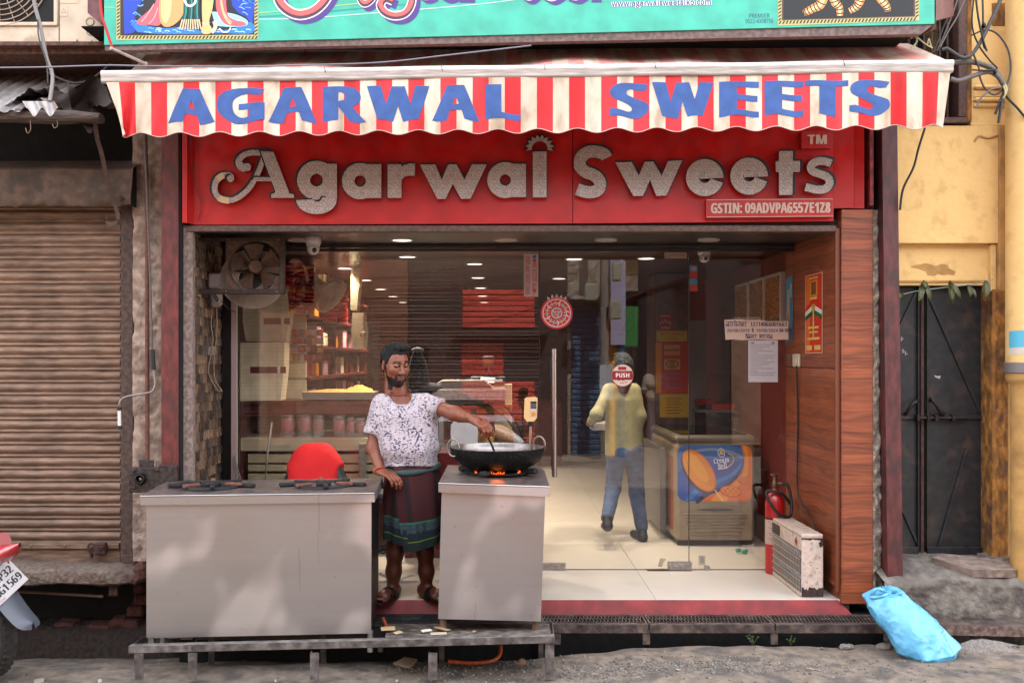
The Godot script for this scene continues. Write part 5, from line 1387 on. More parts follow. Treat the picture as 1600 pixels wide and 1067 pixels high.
# simple strokes for Devanagari words: a head line with upright and curved strokes below it
func hindi(b:MB,at:Array,word:String)->void:
	var z:=-.85+.0075
	var x:float=at[0];var y:float=at[1];var h:float=at[2]
	var glyphs:={
		la=[[[.1,.35],[.05,.75],[.25,.85],[.38,.45],[.5,.85],[.7,.45]],[[.72,.0],[.72,1.0]]],
		aa=[[[.3,.0],[.3,1.0]]],i=[[[.2,.0],[.25,.3],[.55,.35],[.5,.6],[.2,.65],[.5,1.0]]],
		sa=[[[.1,.0],[.3,.3],[.15,.5],[.5,1.0]],[[.3,.45],[.7,.45]],[[.72,.0],[.72,1.0]]],ee=[[[.1,-.35],[.4,-.15],[.6,.0]]],
		na=[[[.25,.5],[.1,.7],[.3,.75],[.3,.5],[.65,.5]],[[.68,.0],[.68,1.0]]],ta=[[[.65,.4],[.25,.45],[.2,.75],[.4,1.0]],[[.68,.0],[.68,1.0]]],
		ka=[[[.5,.0],[.5,1.0]],[[.5,.35],[.15,.4],[.2,.75],[.5,.6],[.8,.35],[.95,.6],[.85,.85]]],
		ma=[[[.2,.0],[.2,.75],[.1,.65]],[[.2,.7],[.7,.7]],[[.72,.0],[.72,1.0]]],ya=[[[.1,.2],[.3,.3],[.15,.6],[.4,.8],[.7,.65]],[[.72,.0],[.72,1.0]]],
		sha=[[[.1,.2],[.35,.15],[.3,.5],[.15,.6],[.45,1.0]],[[.72,.0],[.72,1.0]]],da=[[[.4,.0],[.4,.3],[.15,.45],[.25,.7],[.5,.6],[.6,1.0]]],
		ra=[[[.2,.1],[.5,.25],[.2,.5],[.55,1.0]]],ga=[[[.2,.0],[.2,.6],[.1,.55]],[[.6,.0],[.6,1.0]]],va=[[[.65,.35],[.2,.4],[.25,.75],[.65,.6]],[[.68,.0],[.68,1.0]]],a=[[[.1,.15],[.4,.2],[.2,.45],[.4,.6],[.15,.85]],[[.35,.5],[.7,.5]],[[.72,.0],[.72,1.0]]]}
	var words:={laisens=["la","aa","i","sa","ee","na","sa"],no=["na","ra"],se=["sa","ee"],tak=["ta","ka"," ","ma","aa","na","ya"],name=["sha","ee","la","ee","na","da","ra"," ","a","ga","ra","va","aa","la"]}
	var start:=x
	for gname in words[word]:
		if gname==" ":
			b.band([Vector2(start,y),Vector2(x,y)],.9,.0,PX(z+.0006));x+=h*.5;start=x;continue
		for st in glyphs[gname]:
			var pts:=[]
			for q in st:pts.append(Vector2(x+q[0]*h*.72-(h*.6 if gname=="ee" else .0),y+q[1]*h))
			b.band(smooth_line(pts,3) if pts.size()>2 else pts,.95,.0,PX(z+.0009))
		x+=.0 if gname=="ee" else (h*.38 if gname=="aa" else h*.62)
	b.band([Vector2(start,y),Vector2(x,y)],.9,.0,PX(z+.0006))
# ---------------------------------------------------------------- things in the porch before the glass
func downlight(u:float,v:float,z:float,r:float,lit:float,label:String,group:String,spread:=62.0)->void:
	var y:=2.672
	var p:=Vector3(UX(u,z),y,z)
	var t:=thing("ceiling_light",label,"ceiling light",p,group)
	var b:=MB.new();b.lathe([Vector2(r*.86,-.002),Vector2(r*.92,-.010),Vector2(r,-.008),Vector2(r,.0)],Transform3D(Basis(),p),24);part(b,"rim",flat("lamp_rim",Color(.62,.58,.54),.5),t)
	b=MB.new();b.lathe([Vector2(.001,-.006),Vector2(r*.87,-.006)],Transform3D(Basis(),p),24)
	var m:=StandardMaterial3D.new() if lit>.0 else flat("lamp_off",Color(.55,.5,.46),.5)
	if lit>.0:
		m=flat("lamp_on",Color(.9,.88,.84),.5)
		m.emission_enabled=true;m.emission=Color(1.0,.95,.88);m.emission_energy_multiplier=.7
	part(b,"lamp_diffuser",m,t)
	if lit>.0:
		var l:=SpotLight3D.new();l.name="Lamp";t.add_child(l,true);l.position=Vector3(0,-.02,0);l.rotation_degrees=Vector3(-90,0,0)
		l.light_color=Color(1.0,.94,.85);l.light_energy=lit;l.light_size=r*.8;l.spot_angle=spread;l.spot_range=12.0;l.spot_attenuation=2.0;l.shadow_enabled=true
func dome_camera(u:float,v:float,z:float,label:String,w:float)->void:
	var t:=thing("dome_camera",label,"security camera",P(u,v,z))
	var s:=(6.0-z)/1500.0
	var wh:=flat("camera_white",Color(.66,.63,.62),.35)
	var b:=MB.new();b.tube([P(u,v-w*.75,z),Vector3(UX(u,z),2.672,z)],.022,10);part(b,"mount",flat("mount_grey",Color(.3,.27,.26),.5),t)
	b=MB.new();b.lathe([Vector2(.001,.0),Vector2(w*s*.42,.0),Vector2(w*s*.55,w*s*.35),Vector2(w*s*.52,w*s*.75),Vector2(w*s*.2,w*s*.8)],Transform3D(Basis(),P(u,v+3,z)),20);part(b,"housing",wh,t)
	b=MB.new();b.ball(P(u,v+w*.25,z+.01),Vector3.ONE*w*s*.43,16);part(b,"ball",wh,t)
	b=MB.new();b.ball(P(u+1.5,v+w*.32,z+w*s*.36),Vector3(w*s*.19,w*s*.19,.02),12);part(b,"lens",flat("lens_black",Color(.02,.02,.022),.1),t)
func recess_things()->void:
	downlight(628,374,-.55,.075,.25,"lit round ceiling light in the porch above the cook","round ceiling lights in the porch")
	for q in [[790,"unlit round ceiling light in the porch left of the door joint"],[947,"unlit round ceiling light in the porch above the glass door"],[1108,"unlit round ceiling light in the porch beside the right camera"]]:
		downlight(q[0],374,-.55,.075,.0,q[1],"round ceiling lights in the porch")
	downlight(466,374,-.55,.075,.0,"unlit round ceiling light in the porch beside the left camera","round ceiling lights in the porch")
	dome_camera(489,383,-.45,"white dome security camera under the porch ceiling beside the exhaust fan",23)
	dome_camera(1101,397,-.95,"white dome security camera behind the glass near the right wall",20)
	# exhaust fan in its steel frame
	var iron:=worn("frame_iron",Color(.13,.09,.075),Color(.2,.145,.12),Color(.28,.21,.175),{freq=.05,rough=.7,metal=.2})
	var dust:=worn("fan_dust",Color(.24,.175,.135),Color(.33,.245,.19),Color(.40,.30,.235),{freq=.05,rough=.8})
	var z:=-.36
	var ef:=thing("exhaust_fan","dusty brown exhaust fan held in a steel frame on the recess wall","exhaust fan",P(397,460,z))
	var b:=MB.new()
	for q in [[297,371,443,377.5],[296,451.5,439,460]]:
		b.bx(P(q[0],q[3],z-.02),P(q[2],q[1],z+.03),.003)
	b.bx(P(438,460,z-.02),P(443.5,371,z+.028),.003);b.bx(P(296,460,z-.02),P(302,371,z+.028),.003)
	part(b,"bracket_frame",iron,ef)
	b=MB.new()
	for q in [[355,374],[434,374.5],[352,455],[432,456.5]]:b.ball(P(q[0],q[1],z+.032),Vector3(.009,.009,.006),8)
	part(b,"bolts",mats["screw_grey"],ef)
	b=MB.new()
	var ctr:=P(397,416,z);var R:=.183
	for i in 48:
		var a0:=TAU*i/48.0;var a1:=TAU*(i+1)/48.0
		var sq:=func(a:float)->Vector3:
			var d:=Vector2(cos(a),sin(a));var k:=1.0/maxf(absf(d.x),absf(d.y))
			return ctr+Vector3(d.x*k*.19,d.y*k*.172,0)
		var c:=func(a:float,dz:float)->Vector3:return ctr+Vector3(cos(a)*R*.97,sin(a)*R*.93,dz)
		b.face([c.call(a0,.0),c.call(a1,.0),sq.call(a1),sq.call(a0)],Vector3(0,0,1))
		b.face([c.call(a0,.0),c.call(a1,.0),c.call(a1,-.07),c.call(a0,-.07)],-Vector3(cos(a0),sin(a0),0))
	part(b,"plate",dust,ef)
	for k in 5:
		var rows:=[]
		var a0:=deg_to_rad(-48.0+k*72.0)
		for i in 7:
			var r:=lerpf(.04,.155,i/6.0);var row:=PackedVector3Array()
			for j in 6:
				var w:=(j/5.0-.5)
				var a:=a0+w*lerpf(.7,.85,i/6.0)
				row.append(ctr+Vector3(cos(a)*r,sin(a)*r,-.04+w*.05))
			rows.append(row)
		b=MB.new();b.grid(rows);part(b,"fan_blade",dust,ef)
	b=MB.new();b.lathe([Vector2(.045,-.06),Vector2(.047,.0),Vector2(.036,.008),Vector2(.03,.002),Vector2(.016,.004),Vector2(.001,.004)],Transform3D(Basis(Vector3.RIGHT,PI/2),ctr+Vector3(0,0,-.01)),20);part(b,"hub",dust,ef)
	b=MB.new();b.tube([ctr+Vector3(0,.005,-.09),ctr+Vector3(0,.005,-.2)],.06,14);b.tube([ctr+Vector3(-.17,-.02,-.08),ctr+Vector3(.17,-.05,-.08)],.008,6);b.tube([ctr+Vector3(-.1,.14,-.08),ctr+Vector3(.1,-.15,-.08)],.008,6);part(b,"motor",iron,ef)
	# round wire cage of a second fan behind it
	var wf:=thing("fan_cage","grey wire fan cage mounted on the wall just under the exhaust fan","wall fan",P(395,480,-.55))
	var fc:=P(395,436,-.5)
	b=MB.new()
	for k in 16:
		var r:=.22-k*.009;var pts:=[]
		for i in 37:pts.append(fc+Vector3(cos(TAU*i/36.0)*r,sin(TAU*i/36.0)*r*.9,.06*sqrt(maxf(.0,1.0-pow(r/.225,2.0)))))
		b.tube(pts,.0032,4,false)
	for i in 28:
		var a:=TAU*i/28.0;b.tube([fc+Vector3(cos(a)*.22,sin(a)*.2,0),fc+Vector3(cos(a)*.14,sin(a)*.126,.05)],.0025,4,false)
	part(b,"cage",flat("cage_grey",Color(.66,.61,.57),.45,.1),wf)
	b=MB.new();b.tube([fc,fc+Vector3(0,0,-.14)],.08,14);b.tube([fc+Vector3(0,0,-.1),fc+Vector3(-.2,.05,-.12),fc+Vector3(-.3,.05,-.14)],.02,8);part(b,"motor",flat("motor_grey",Color(.3,.28,.27),.5),wf)
	# switch box with dangling leads
	var sb:=thing("switch_box","white plastic power box on the tiled recess wall behind the fan frame","switch box",P(338,480,-.5))
	b=MB.new();b.bx(P(331,452,-.58),P(344.5,426,-.48),.012);b.bx(P(331,480,-.55),P(345,454,-.49),.02);part(b,"box",flat("box_white",Color(.60,.55,.52),.5),sb)
	b=MB.new();b.tube(smooth_line([P(333,478,-.52),P(329,505,-.52),P(332,530,-.52),P(328,560,-.52),P(325,580,-.5),P(331,596,-.5),P(340,610,-.5),P(346,611,-.5),P(343,606,-.5)],5),.0045,6);b.tube(smooth_line([P(338,480,-.52),P(338,520,-.52),P(334,560,-.52),P(335,590,-.5),P(345,610,-.5)],5),.004,6);part(b,"lead",flat("lead_cream",Color(.50,.41,.31),.6),sb)
	b=MB.new();b.tube(smooth_line([P(332,458,-.47),P(340,466,-.47),P(338,470,-.46),P(332,462,-.46)],4),.004,5);b.tube(smooth_line([P(345,470,-.47),P(356,482,-.5),P(368,488,-.55)],4),.003,5);part(b,"black_wire",mats["wire_black"],sb)
	b=MB.new();b.bx(P(326,555,-.56),P(333,541,-.53),.003);solo(b,"socket_plate","small dusty socket plate among the relief tiles","socket",mats["box_white"])
	b=MB.new();b.bx(P(362,756,-.80),P(369.5,470,-.77),.003);solo(b,"white_trunking","upright pale cable trunking at the end of the tiled wall","trunking",flat("trunk_pink",Color(.56,.48,.45),.6))
	b=MB.new();b.bx(P(369.5,890,-.86),P(372.5,380,-.82),.0);b.bx(Vector3(-2.0,.352,-1.0),P(366,384,-.862),.0);solo(b,"dark_jamb","dark brown strip between trunking and striped glass","jamb",mats["dark_trim"])
	b=MB.new()
	for k in 4:b.tube(smooth_line([P(363+k,706,-.78),P(364+k*1.5,722,-.76),P(368+k*2.5,748,-.74),P(372+k*3,775,-.72)],4),.003,5)
	solo(b,"cable_bunch","bunch of pale cables leaving the trunking towards the stove","cable",flat("wire_ash",Color(.42,.39,.36),.6))
	# poster with flags on the right recess wall
	var wall:=Transform3D(Basis(Vector3(0,0,-1),Vector3(0,1,0),Vector3(-1,0,0)),Vector3(2.1165,0,0))
	# wall plane: local x runs away from the street (-z), local y up, front faces into the porch
	var fp:=thing("flag_poster","orange red poster with two crossed green white flags on laminate wall","poster",Vector3(2.116,1.9,-.42))
	var pw:=.355;var x0:=.245;var yb:=1.895;var yt:=2.425
	var pr:=func(b_:MB,xa:float,ya:float,xb:float,yb_:float,c:Color,k:float)->void:
		b_.col=c
		var q:=[]
		for e in [[xa,yb_],[xb,yb_],[xb,ya],[xa,ya]]:q.append(wall*Vector3(x0+(1.0-e[0])*pw,yt-e[1]*(yt-yb),.0015+k*.0005))
		b_.face(q,Vector3(-1,0,0))
	b=MB.new();pr.call(b,.0,.0,1.0,1.0,Color(.72,.62,.52),.0);pr.call(b,.04,.01,.96,.99,Color(.70,.13,.07),1.0);part(b,"sheet",print_mat(),fp)
	b=MB.new();pr.call(b,.06,.02,.3,.98,Color(.76,.36,.06),1.5);pr.call(b,.28,.08,.72,.28,Color(.72,.48,.12),2.0);pr.call(b,.36,.10,.64,.26,Color(.42,.24,.10),2.4)
	for s in [-1,1]:
		for k in 3:
			b.col=[Color(.74,.10,.08),Color(.76,.74,.70),Color(.06,.32,.14)][k]
			var q:=[]
			for e in [[.03,.38+k*.055],[.47,.33+k*.06],[.47,.39+k*.06],[.03,.435+k*.055]]:q.append(wall*Vector3(x0+(.5+s*(.5-e[0]) )*pw,yt-(e[1]+(.08*(.47-e[0]) if true else .0))*(yt-yb),.0035))
			b.face(q,Vector3(-1,0,0))
	pr.call(b,.46,.46,.54,.82,Color(.70,.60,.34),5.0);pr.call(b,.40,.38,.60,.47,Color(.66,.52,.2),5.5)
	for q in [[.2,.66,.8,.69],[.25,.72,.75,.745],[.15,.80,.85,.83],[.1,.90,.42,.96],[.55,.90,.9,.96],[.3,.29,.7,.32],[.25,.04,.75,.06]]:pr.call(b,q[0],q[1],q[2],q[3],Color(.78,.62,.30),4.5)
	part(b,"print",print_mat(),fp)
	var bp:=thing("blue_poster","narrow blue poster with a bottle picture on the right wall behind glass","poster",Vector3(2.116,1.95,-.98))
	b=MB.new();b.col=Color(.2,.47,.6)
	b.face([wall*Vector3(.875,1.99,.002),wall*Vector3(1.04,1.96,.006),wall*Vector3(1.04,2.44,.004),wall*Vector3(.875,2.46,.002)],Vector3(-1,0,0));part(b,"sheet",print_mat(),bp)
	b=MB.new()
	for q in [[.94,2.2,.99,2.36,Color(.62,.6,.62)],[.95,2.0,1.0,2.18,Color(.5,.38,.34)],[.885,2.3,.925,2.4,Color(.55,.66,.72)],[.93,2.1,1.02,2.2,Color(.58,.52,.5)]]:
		b.col=q[4];b.face([wall*Vector3(q[0],q[1],.0065),wall*Vector3(q[2],q[1],.0075),wall*Vector3(q[2],q[3],.0075),wall*Vector3(q[0],q[3],.0065)],Vector3(-1,0,0))
	part(b,"print",print_mat(),bp)
	var sw:=thing("wall_switch","cream wall switch with a plugged in black lead on laminate wall","switch",Vector3(2.1,1.83,-.76))
	b=MB.new();b.bx(Vector3(2.098,1.80,-.835),Vector3(2.118,1.892,-.70),.006);part(b,"plate",flat("switch_cream",Color(.70,.64,.56),.45),sw)
	b=MB.new();b.bx(Vector3(2.088,1.815,-.745),Vector3(2.1,1.862,-.712),.004);part(b,"plug",mats["switch_cream"],sw)
	b=MB.new();b.tube(smooth_line([Vector3(2.095,1.81,-.73),Vector3(2.108,1.5,-.74),Vector3(2.105,1.1,-.74),Vector3(2.1,.9,-.70),Vector3(2.08,.82,-.42),Vector3(2.05,.74,-.16),P(1283,854,-.02)],6),.006,8);part(b,"lead",flat("lead_black",Color(.05,.045,.045),.5),sw)
	extinguisher()
	heater_box()
func extinguisher()->void:
	var z:=-.74
	var c:=Vector3(UX(1211,z),.353,z)
	var t:=thing("fire_extinguisher","red fire extinguisher with black hose standing against the laminate wall","fire extinguisher",c)
	var red:=flat("ext_red",Color(.62,.035,.035),.22)
	red.clearcoat_enabled=true;red.clearcoat=.5
	var xf:=Transform3D(Basis(),c)
	var b:=MB.new();b.lathe([Vector2(.06,.0),Vector2(.066,.006),Vector2(.066,.47),Vector2(.064,.50),Vector2(.056,.535),Vector2(.04,.562),Vector2(.02,.575),Vector2(.018,.60)],xf,28);part(b,"cylinder",red,t)
	b=MB.new();b.lathe([Vector2(.0665,.21),Vector2(.0668,.38)],xf,28);part(b,"label",flat("ext_label",Color(.66,.56,.5),.5),t)
	b=MB.new();b.lathe([Vector2(.0669,.384),Vector2(.0672,.395)],xf,28);part(b,"black_band",mats["black_rubber"],t)
	b=MB.new();b.col=Color(.45,.2,.18)
	for k in 12:
		var rows:=[]
		for i in 2:
			var row:=PackedVector3Array()
			for j in 8:
				var a:=lerpf(.55,2.6-.25*(k % 3),j/7.0);row.append(c+Vector3(cos(a)*.0675,.365-k*.0125-i*.003,sin(a)*.0675))
			rows.append(row)
		b.grid(rows)
	part(b,"label_print",print_mat(),t)
	var brass:=flat("ext_brass",Color(.42,.33,.25),.35,.8)
	b=MB.new();b.lathe([Vector2(.018,.59),Vector2(.022,.61),Vector2(.022,.635),Vector2(.014,.65),Vector2(.012,.69)],xf,14);b.tube([c+Vector3(0,.63,0),c+Vector3(.05,.63,.01)],.011,8);part(b,"valve",brass,t)
	b=MB.new();b.lathe([Vector2(.004,.688),Vector2(.03,.69),Vector2(.032,.696),Vector2(.004,.70)],xf,16);part(b,"hand_wheel",brass,t)
	b=MB.new();b.tube(smooth_line([c+Vector3(.045,.63,.01),c+Vector3(.085,.62,.02),c+Vector3(.10,.55,.035),c+Vector3(.10,.44,.06),c+Vector3(.065,.405,.085),c+Vector3(.0,.43,.095),c+Vector3(-.055,.50,.085),c+Vector3(-.075,.565,.06),c+Vector3(-.055,.585,.055),c+Vector3(-.01,.58,.065),c+Vector3(.045,.555,.06),c+Vector3(.10,.49,.03)],6),.0105,8);part(b,"hose",mats["black_rubber"],t)
func heater_box()->void:
	var t:=thing("insect_killer","chipped cream metal box with wire grille and blue tubes leaning on the wall","appliance",Vector3(1.97,.353,-.38))
	var cream:=StandardMaterial3D.new()
	var paint:=worn("chipped_cream",Color(.68,.57,.5),Color(.74,.645,.575),Color(.78,.69,.62),{freq=.05,rough=.5,grime=Color(.22,.12,.1),grime_at=.62,grime_scale=3.0})
	var x0:=1.917;var x1:=2.055;var z0:=-.72;var z1:=-.055;var y0:=.356;var y1:=.75
	var rust:=worn("rust_edge",Color(.12,.07,.06),Color(.19,.115,.095),Color(.25,.16,.135),{freq=.05,rough=.85})
	var b:=MB.new();b.bx(Vector3(x0,y0,z1-.012),Vector3(x1,y1-.02,z1),.004);part(b,"end_plate",paint,t)
	b=MB.new();b.bx(Vector3(x0,y1-.02,z0),Vector3(x1,y1,z1-.004),.005);part(b,"top_plate",paint,t)
	b=MB.new();b.bx(Vector3(x1-.01,y0,z0),Vector3(x1,y1-.02,z1-.014),.0);b.bx(Vector3(x0,y0,z0),Vector3(x1,y0+.012,z1-.014),.0);b.bx(Vector3(x0,y0,z0),Vector3(x1,y1-.02,z0+.012),.0);part(b,"back_plate",rust,t)
	b=MB.new();b.bx(Vector3(x0-.002,y1-.105,z0+.002),Vector3(x0+.006,y1-.021,z1-.013),.002);b.bx(Vector3(x0-.002,y0,z0),Vector3(x0+.006,y0+.022,z1-.013),.002);part(b,"front_band",paint,t)
	# ragged rust along the bottom and top of the end plate
	var lo:=PackedVector2Array([Vector2(x0,y0),Vector2(x1-.001,y0)]);var f:=noise(88,14.0,3)
	for i in 15:lo.append(Vector2(lerpf(x1-.001,x0,i/14.0),y0+.052+f.get_noise_2d(i*.13,2.0)*.03))
	b=MB.new();b.poly(lo,.0012,Transform3D(Basis(),Vector3(0,0,z1)),false)
	lo=PackedVector2Array([Vector2(x1-.001,y1-.022),Vector2(x0,y1-.022)])
	for i in 15:lo.append(Vector2(lerpf(x0,x1-.001,i/14.0),y1-.03-absf(f.get_noise_2d(i*.2,5.0))*.02-(.035 if i>12 else .0)))
	b.poly(lo,.0012,Transform3D(Basis(),Vector3(0,0,z1)),false)
	for q in [[.06,.2],[.10,.18],[.035,.09]]:b.ball(Vector3(x0+q[0],y0+q[1],z1),Vector3(.004,.004,.002),6)
	part(b,"rust_patches",rust,t)
	var wire:=flat("grille_pale",Color(.62,.57,.52),.5,.2)
	for k in 20:
		b=MB.new();var zz:=lerpf(z0+.02,z1-.03,k/19.0);b.tube([Vector3(x0,y0+.02,zz),Vector3(x0,y1-.10,zz)],.004,5,false);part(b,"grille_wire",wire,t)
	for k in 6:
		b=MB.new();var yy:=lerpf(y0+.05,y1-.12,k/5.0);b.tube([Vector3(x0-.004,yy,z0+.01),Vector3(x0-.004,yy,z1-.02)],.0035,5,false);part(b,"cross_wire",wire,t)
	for k in 2:
		b=MB.new();b.tube([Vector3(x0+.05+k*.02,y0+.09+k*.12,z0+.03),Vector3(x0+.05+k*.02,y0+.09+k*.12,z1-.03)],.013,10);part(b,"tube",flat("tube_blue",Color(.55,.66,.82),.3),t)
	b=MB.new();b.bx(Vector3(x0-.005,y1-.098,z0+.03),Vector3(x0,y1-.028,z0+.21),.002);part(b,"badge",flat("badge_grey",Color(.2,.19,.17),.4,.4),t)
	b=MB.new();b.poly(PackedVector2Array([Vector2(.08,.0),Vector2(.11,.028),Vector2(.14,.0),Vector2(.11,-.028)]),.002,Transform3D(Basis(Vector3(0,0,-1),Vector3(0,1,0),Vector3(-1,0,0)),Vector3(x0-.002,y1-.062,z1+.01)));part(b,"red_mark",flat("mark_red",Color(.5,.07,.06),.5),t)
# ---------------------------------------------------------------- inside the shop
func interior()->void:
	var n:=0
	for q in [[-1.37,-2.6],[-1.37,-3.9],[-1.37,-5.2],[-1.37,-6.5],[-1.37,-7.8],[-.2,-2.2],[-.2,-3.6],[-.2,-5.0],[-.2,-6.4],[-.2,-7.8],[.62,-1.8],[.62,-3.7],[1.2,-1.75],[-.72,-1.62]]:
		var p:=Vector3(q[0],0,q[1])
		var s:float=(6.0-q[1])/1500.0
		var names:=["first","second","third","fourth","fifth"]
		var row:String="left row" if q[0]<-1.0 else ("middle row" if q[0]<-.1 else "right row")
		downlight(778.0+q[0]/s,400,q[1],.075,((.9 if n==0 else 1.7) if q[0]<-.5 else .65) if n % 5<3 or n>9 else .5,"lit round ceiling light inside, %s, %s from the street" % [row,names[n % 5]] if n<10 else ["small lit ceiling light just behind the glass door","lit ceiling light deep inside above the customer","lit ceiling light inside above the freezer","lit ceiling light inside near the striped pane"][n-10],"round ceiling lights inside the shop")
		n+=1
	var cream:=worn("cream_panel",Color(.66,.60,.48),Color(.71,.65,.53),Color(.74,.69,.57),{freq=.01,rough=.5})
	var maroon:=worn("counter_maroon",Color(.24,.06,.055),Color(.30,.08,.07),Color(.35,.11,.095),{rough=.3})
	var b:=MB.new()
	# cream moulded shelf boxes on the left wall, each bulging at a slot
	var boxes:=[["upper of the two large cream shelf boxes behind the striped glass",[[404,448],[452,447],[457,470],[458,500],[455,534],[393,534],[388,505],[388,483]],440,497,507,-1.45],
		["lower of the two large cream shelf boxes, left of the yellow snack tray",[[383,536],[452,535],[451,578],[446,624],[382,625],[378,582]],434,573,583,-1.3],
		["narrow cream shelf divider deep inside beside the cook's head",[[555,490],[572,490],[575,520],[573,545],[557,545],[553,518]],566,521,526,-2.6],
		["tall narrow cream shelf divider hanging above the yellow snacks",[[553,404],[564,404],[566,440],[562,486],[552,486]],560,446,450,-2.6]]
	for q in boxes:
		var t:=thing("shelf_box",q[0],"shelf",P(q[2],q[1][-2][1],q[5]),"cream shelf boxes on the left wall")
		b=MB.new();b.poly(PackedVector2Array(V2(q[1])),.18,PX(q[5]-.18));part(b,"body",cream,t)
		b=MB.new();b.bx(P(q[1][0][0]+8,q[4],q[5]-.01),P(q[1][2][0]-5,q[3],q[5]+.003),.0);part(b,"slot",maroon,t)
		b=MB.new();b.bx(P(q[2]-1,q[4]+1,q[5]),P(q[2]+3,q[3]-2,q[5]+.012),.002);b.bx(P(q[2],q[1][-3][1]-2,q[5]),P(q[2]+.8,q[1][0][1]+2,q[5]+.005),.0);part(b,"rib",cream,t)
	# wall boards with red packets
	var shv:=thing("wall_shelves","maroon wall shelves along the left side behind the counter","shelves",Vector3(-1.8,.36,-3.0))
	for k in 5:
		b=MB.new();b.bx(Vector3(-1.985,1.42+k*.26,-5.5),Vector3(-1.55,1.445+k*.26,-1.9),.003);part(b,"shelf",maroon,shv)
	for k in 6:
		b=MB.new();b.bx(Vector3(-1.985,.36,-1.9-k*.72),Vector3(-1.58,2.55,-1.925-k*.72),.003);part(b,"upright",maroon if k>0 else mats["cream_panel"],shv)
	var red1:=flat("pack_red",Color(.55,.045,.05),.25);var red2:=flat("pack_dark",Color(.40,.03,.045),.25);var ylw:=flat("pack_gold",Color(.66,.40,.10),.3);var pnk:=flat("pack_pink",Color(.62,.48,.48),.35)
	var pk:=MB.new()
	var rows:=[]
	for i in 6:
		var row:=PackedVector3Array()
		for j in 12:
			var a:=TAU*j/12.0;var w:=sin(PI*i/5.0)*.9+.12
			row.append(Vector3(cos(a)*.045,lerpf(-.022,.022,i/5.0),sin(a)*.02*w))
		rows.append(row)
	pk.grid(rows,true)
	var pm:=pk.mesh()
	var strips:=[[452,416,490,-1.5,"leftmost hanging strip of shiny red packets"],[467,416,490,-1.52,"second hanging strip of shiny red packets"],[481,418,486,-1.54,"third hanging strip of red packets beside the wall fan"],[508,452,500,-1.7,"hanging strip of red packets under the wall fan"],[522,452,500,-1.7,"hanging red packets right below the tilted wall fan"],[534,450,500,-1.7,"rightmost hanging strip of shiny red packets"]]
	for q in strips:
		var t:=thing("packet_strip",q[4],"packets",P(q[0],q[1],q[3]),"hanging strips of red packets")
		var y:float=q[1]
		while y<q[2]:
			piece(pm,"packet",red1 if rng.randf()<.7 else (red2 if rng.randf()<.6 else ylw),t,P(q[0]+rng.randf_range(-1,1),y,q[3]),Basis.from_euler(Vector3(rng.randf_range(-.4,.4),rng.randf_range(-.6,.6),rng.randf_range(-.15,.15))).scaled(Vector3(1.15,1.0,1.2)))
			y+=6.2
	n=0
	for r in 4:
		for c in 5:
			var t:=MB.new();var u:=462.0+c*9.5;var v:=520.0+r*13.0
			t.box(P(u,v,-1.62),Vector3(.044,.052,.06),.004,Basis(Vector3.UP,rng.randf_range(-.1,.1)))
			solo(t,"packet_box","%s red or pink packet box in the %s row left of the fan" % [["first","second","third","fourth","fifth"][c],["top","second","third","bottom"][r]],"box",[red1,pnk,red2,red1,ylw][(r*3+c*2) % 5],"small packet boxes stacked on the left wall")
	b=MB.new();b.bx(P(452,527,-1.7),P(514,526,-1.55),.0)
	for v in [540,553,566]:b.bx(P(452,v+.8,-1.7),P(514,v-.2,-1.56),.0)
	solo(b,"packet_rack","thin shelf boards carrying the small packet boxes","rack",maroon)
	# goods on the wall shelves
	for k in 5:
		for c in 9:
			var hh:=rng.randf_range(.09,.2);var zz:=-2.05-c*.36-rng.randf()*.08
			var t:=MB.new();t.box(Vector3(-1.66+rng.randf_range(-.03,.02),1.447+k*.26+hh/2,zz),Vector3(.12,hh,rng.randf_range(.12,.24)),.006)
			solo(t,"shelf_packet","%s packet from the street on the %s maroon wall shelf" % [["first","second","third","fourth","fifth","sixth","seventh","eighth","ninth"][c],["lowest","second","third","fourth","topmost"][k]],"packet",[red1,pnk,ylw,red2,mats["cream_panel"],pnk][(c*5+k*3) % 6],"packets on the %s wall shelf" % ["lowest","second","third","fourth","topmost"][k])
	# tilted wall fan
	var wf:=thing("tilted_wall_fan","grey round wall fan tilted down in front of red packets","wall fan",P(515,487,-1.35))
	var ny:=Vector3(.72,-.60,.35).normalized();var nx_:=Vector3(.6,.76,.1);nx_=(nx_-ny*nx_.dot(ny)).normalized()
	var xf:=Transform3D(Basis(nx_,ny,nx_.cross(ny)),P(515,461,-1.35))
	var gm:=worn("fan_grey",Color(.3,.27,.25),Color(.4,.36,.33),Color(.5,.46,.42),{metal=.4,rough=.4})
	b=MB.new()
	for k in 12:
		var r:=.145-k*.011;var pts:=[]
		for i in 33:pts.append(xf*Vector3(cos(TAU*i/32.0)*r,.045*sqrt(maxf(.0,1.0-pow(r/.15,2.0))),sin(TAU*i/32.0)*r))
		b.tube(pts,.0035 if k>0 else .008,5,false)
		for i in pts.size():pts[i]=xf*((xf.affine_inverse()*pts[i])*Vector3(1,-1,1))
		b.tube(pts,.0035,5,false)
	part(b,"cage",gm,wf)
	b=MB.new()
	for k in 3:
		rows=[]
		for i in 5:
			var row:=PackedVector3Array();var r:=lerpf(.02,.125,i/4.0)
			for j in 5:
				var a:=TAU*k/3.0+(j/4.0-.5)*1.3;row.append(xf*Vector3(cos(a)*r,(j/4.0-.5)*.03,sin(a)*r))
			rows.append(row)
		b.grid(rows)
	part(b,"fan_blades",flat("blade_grey",Color(.3,.3,.31),.3),wf)
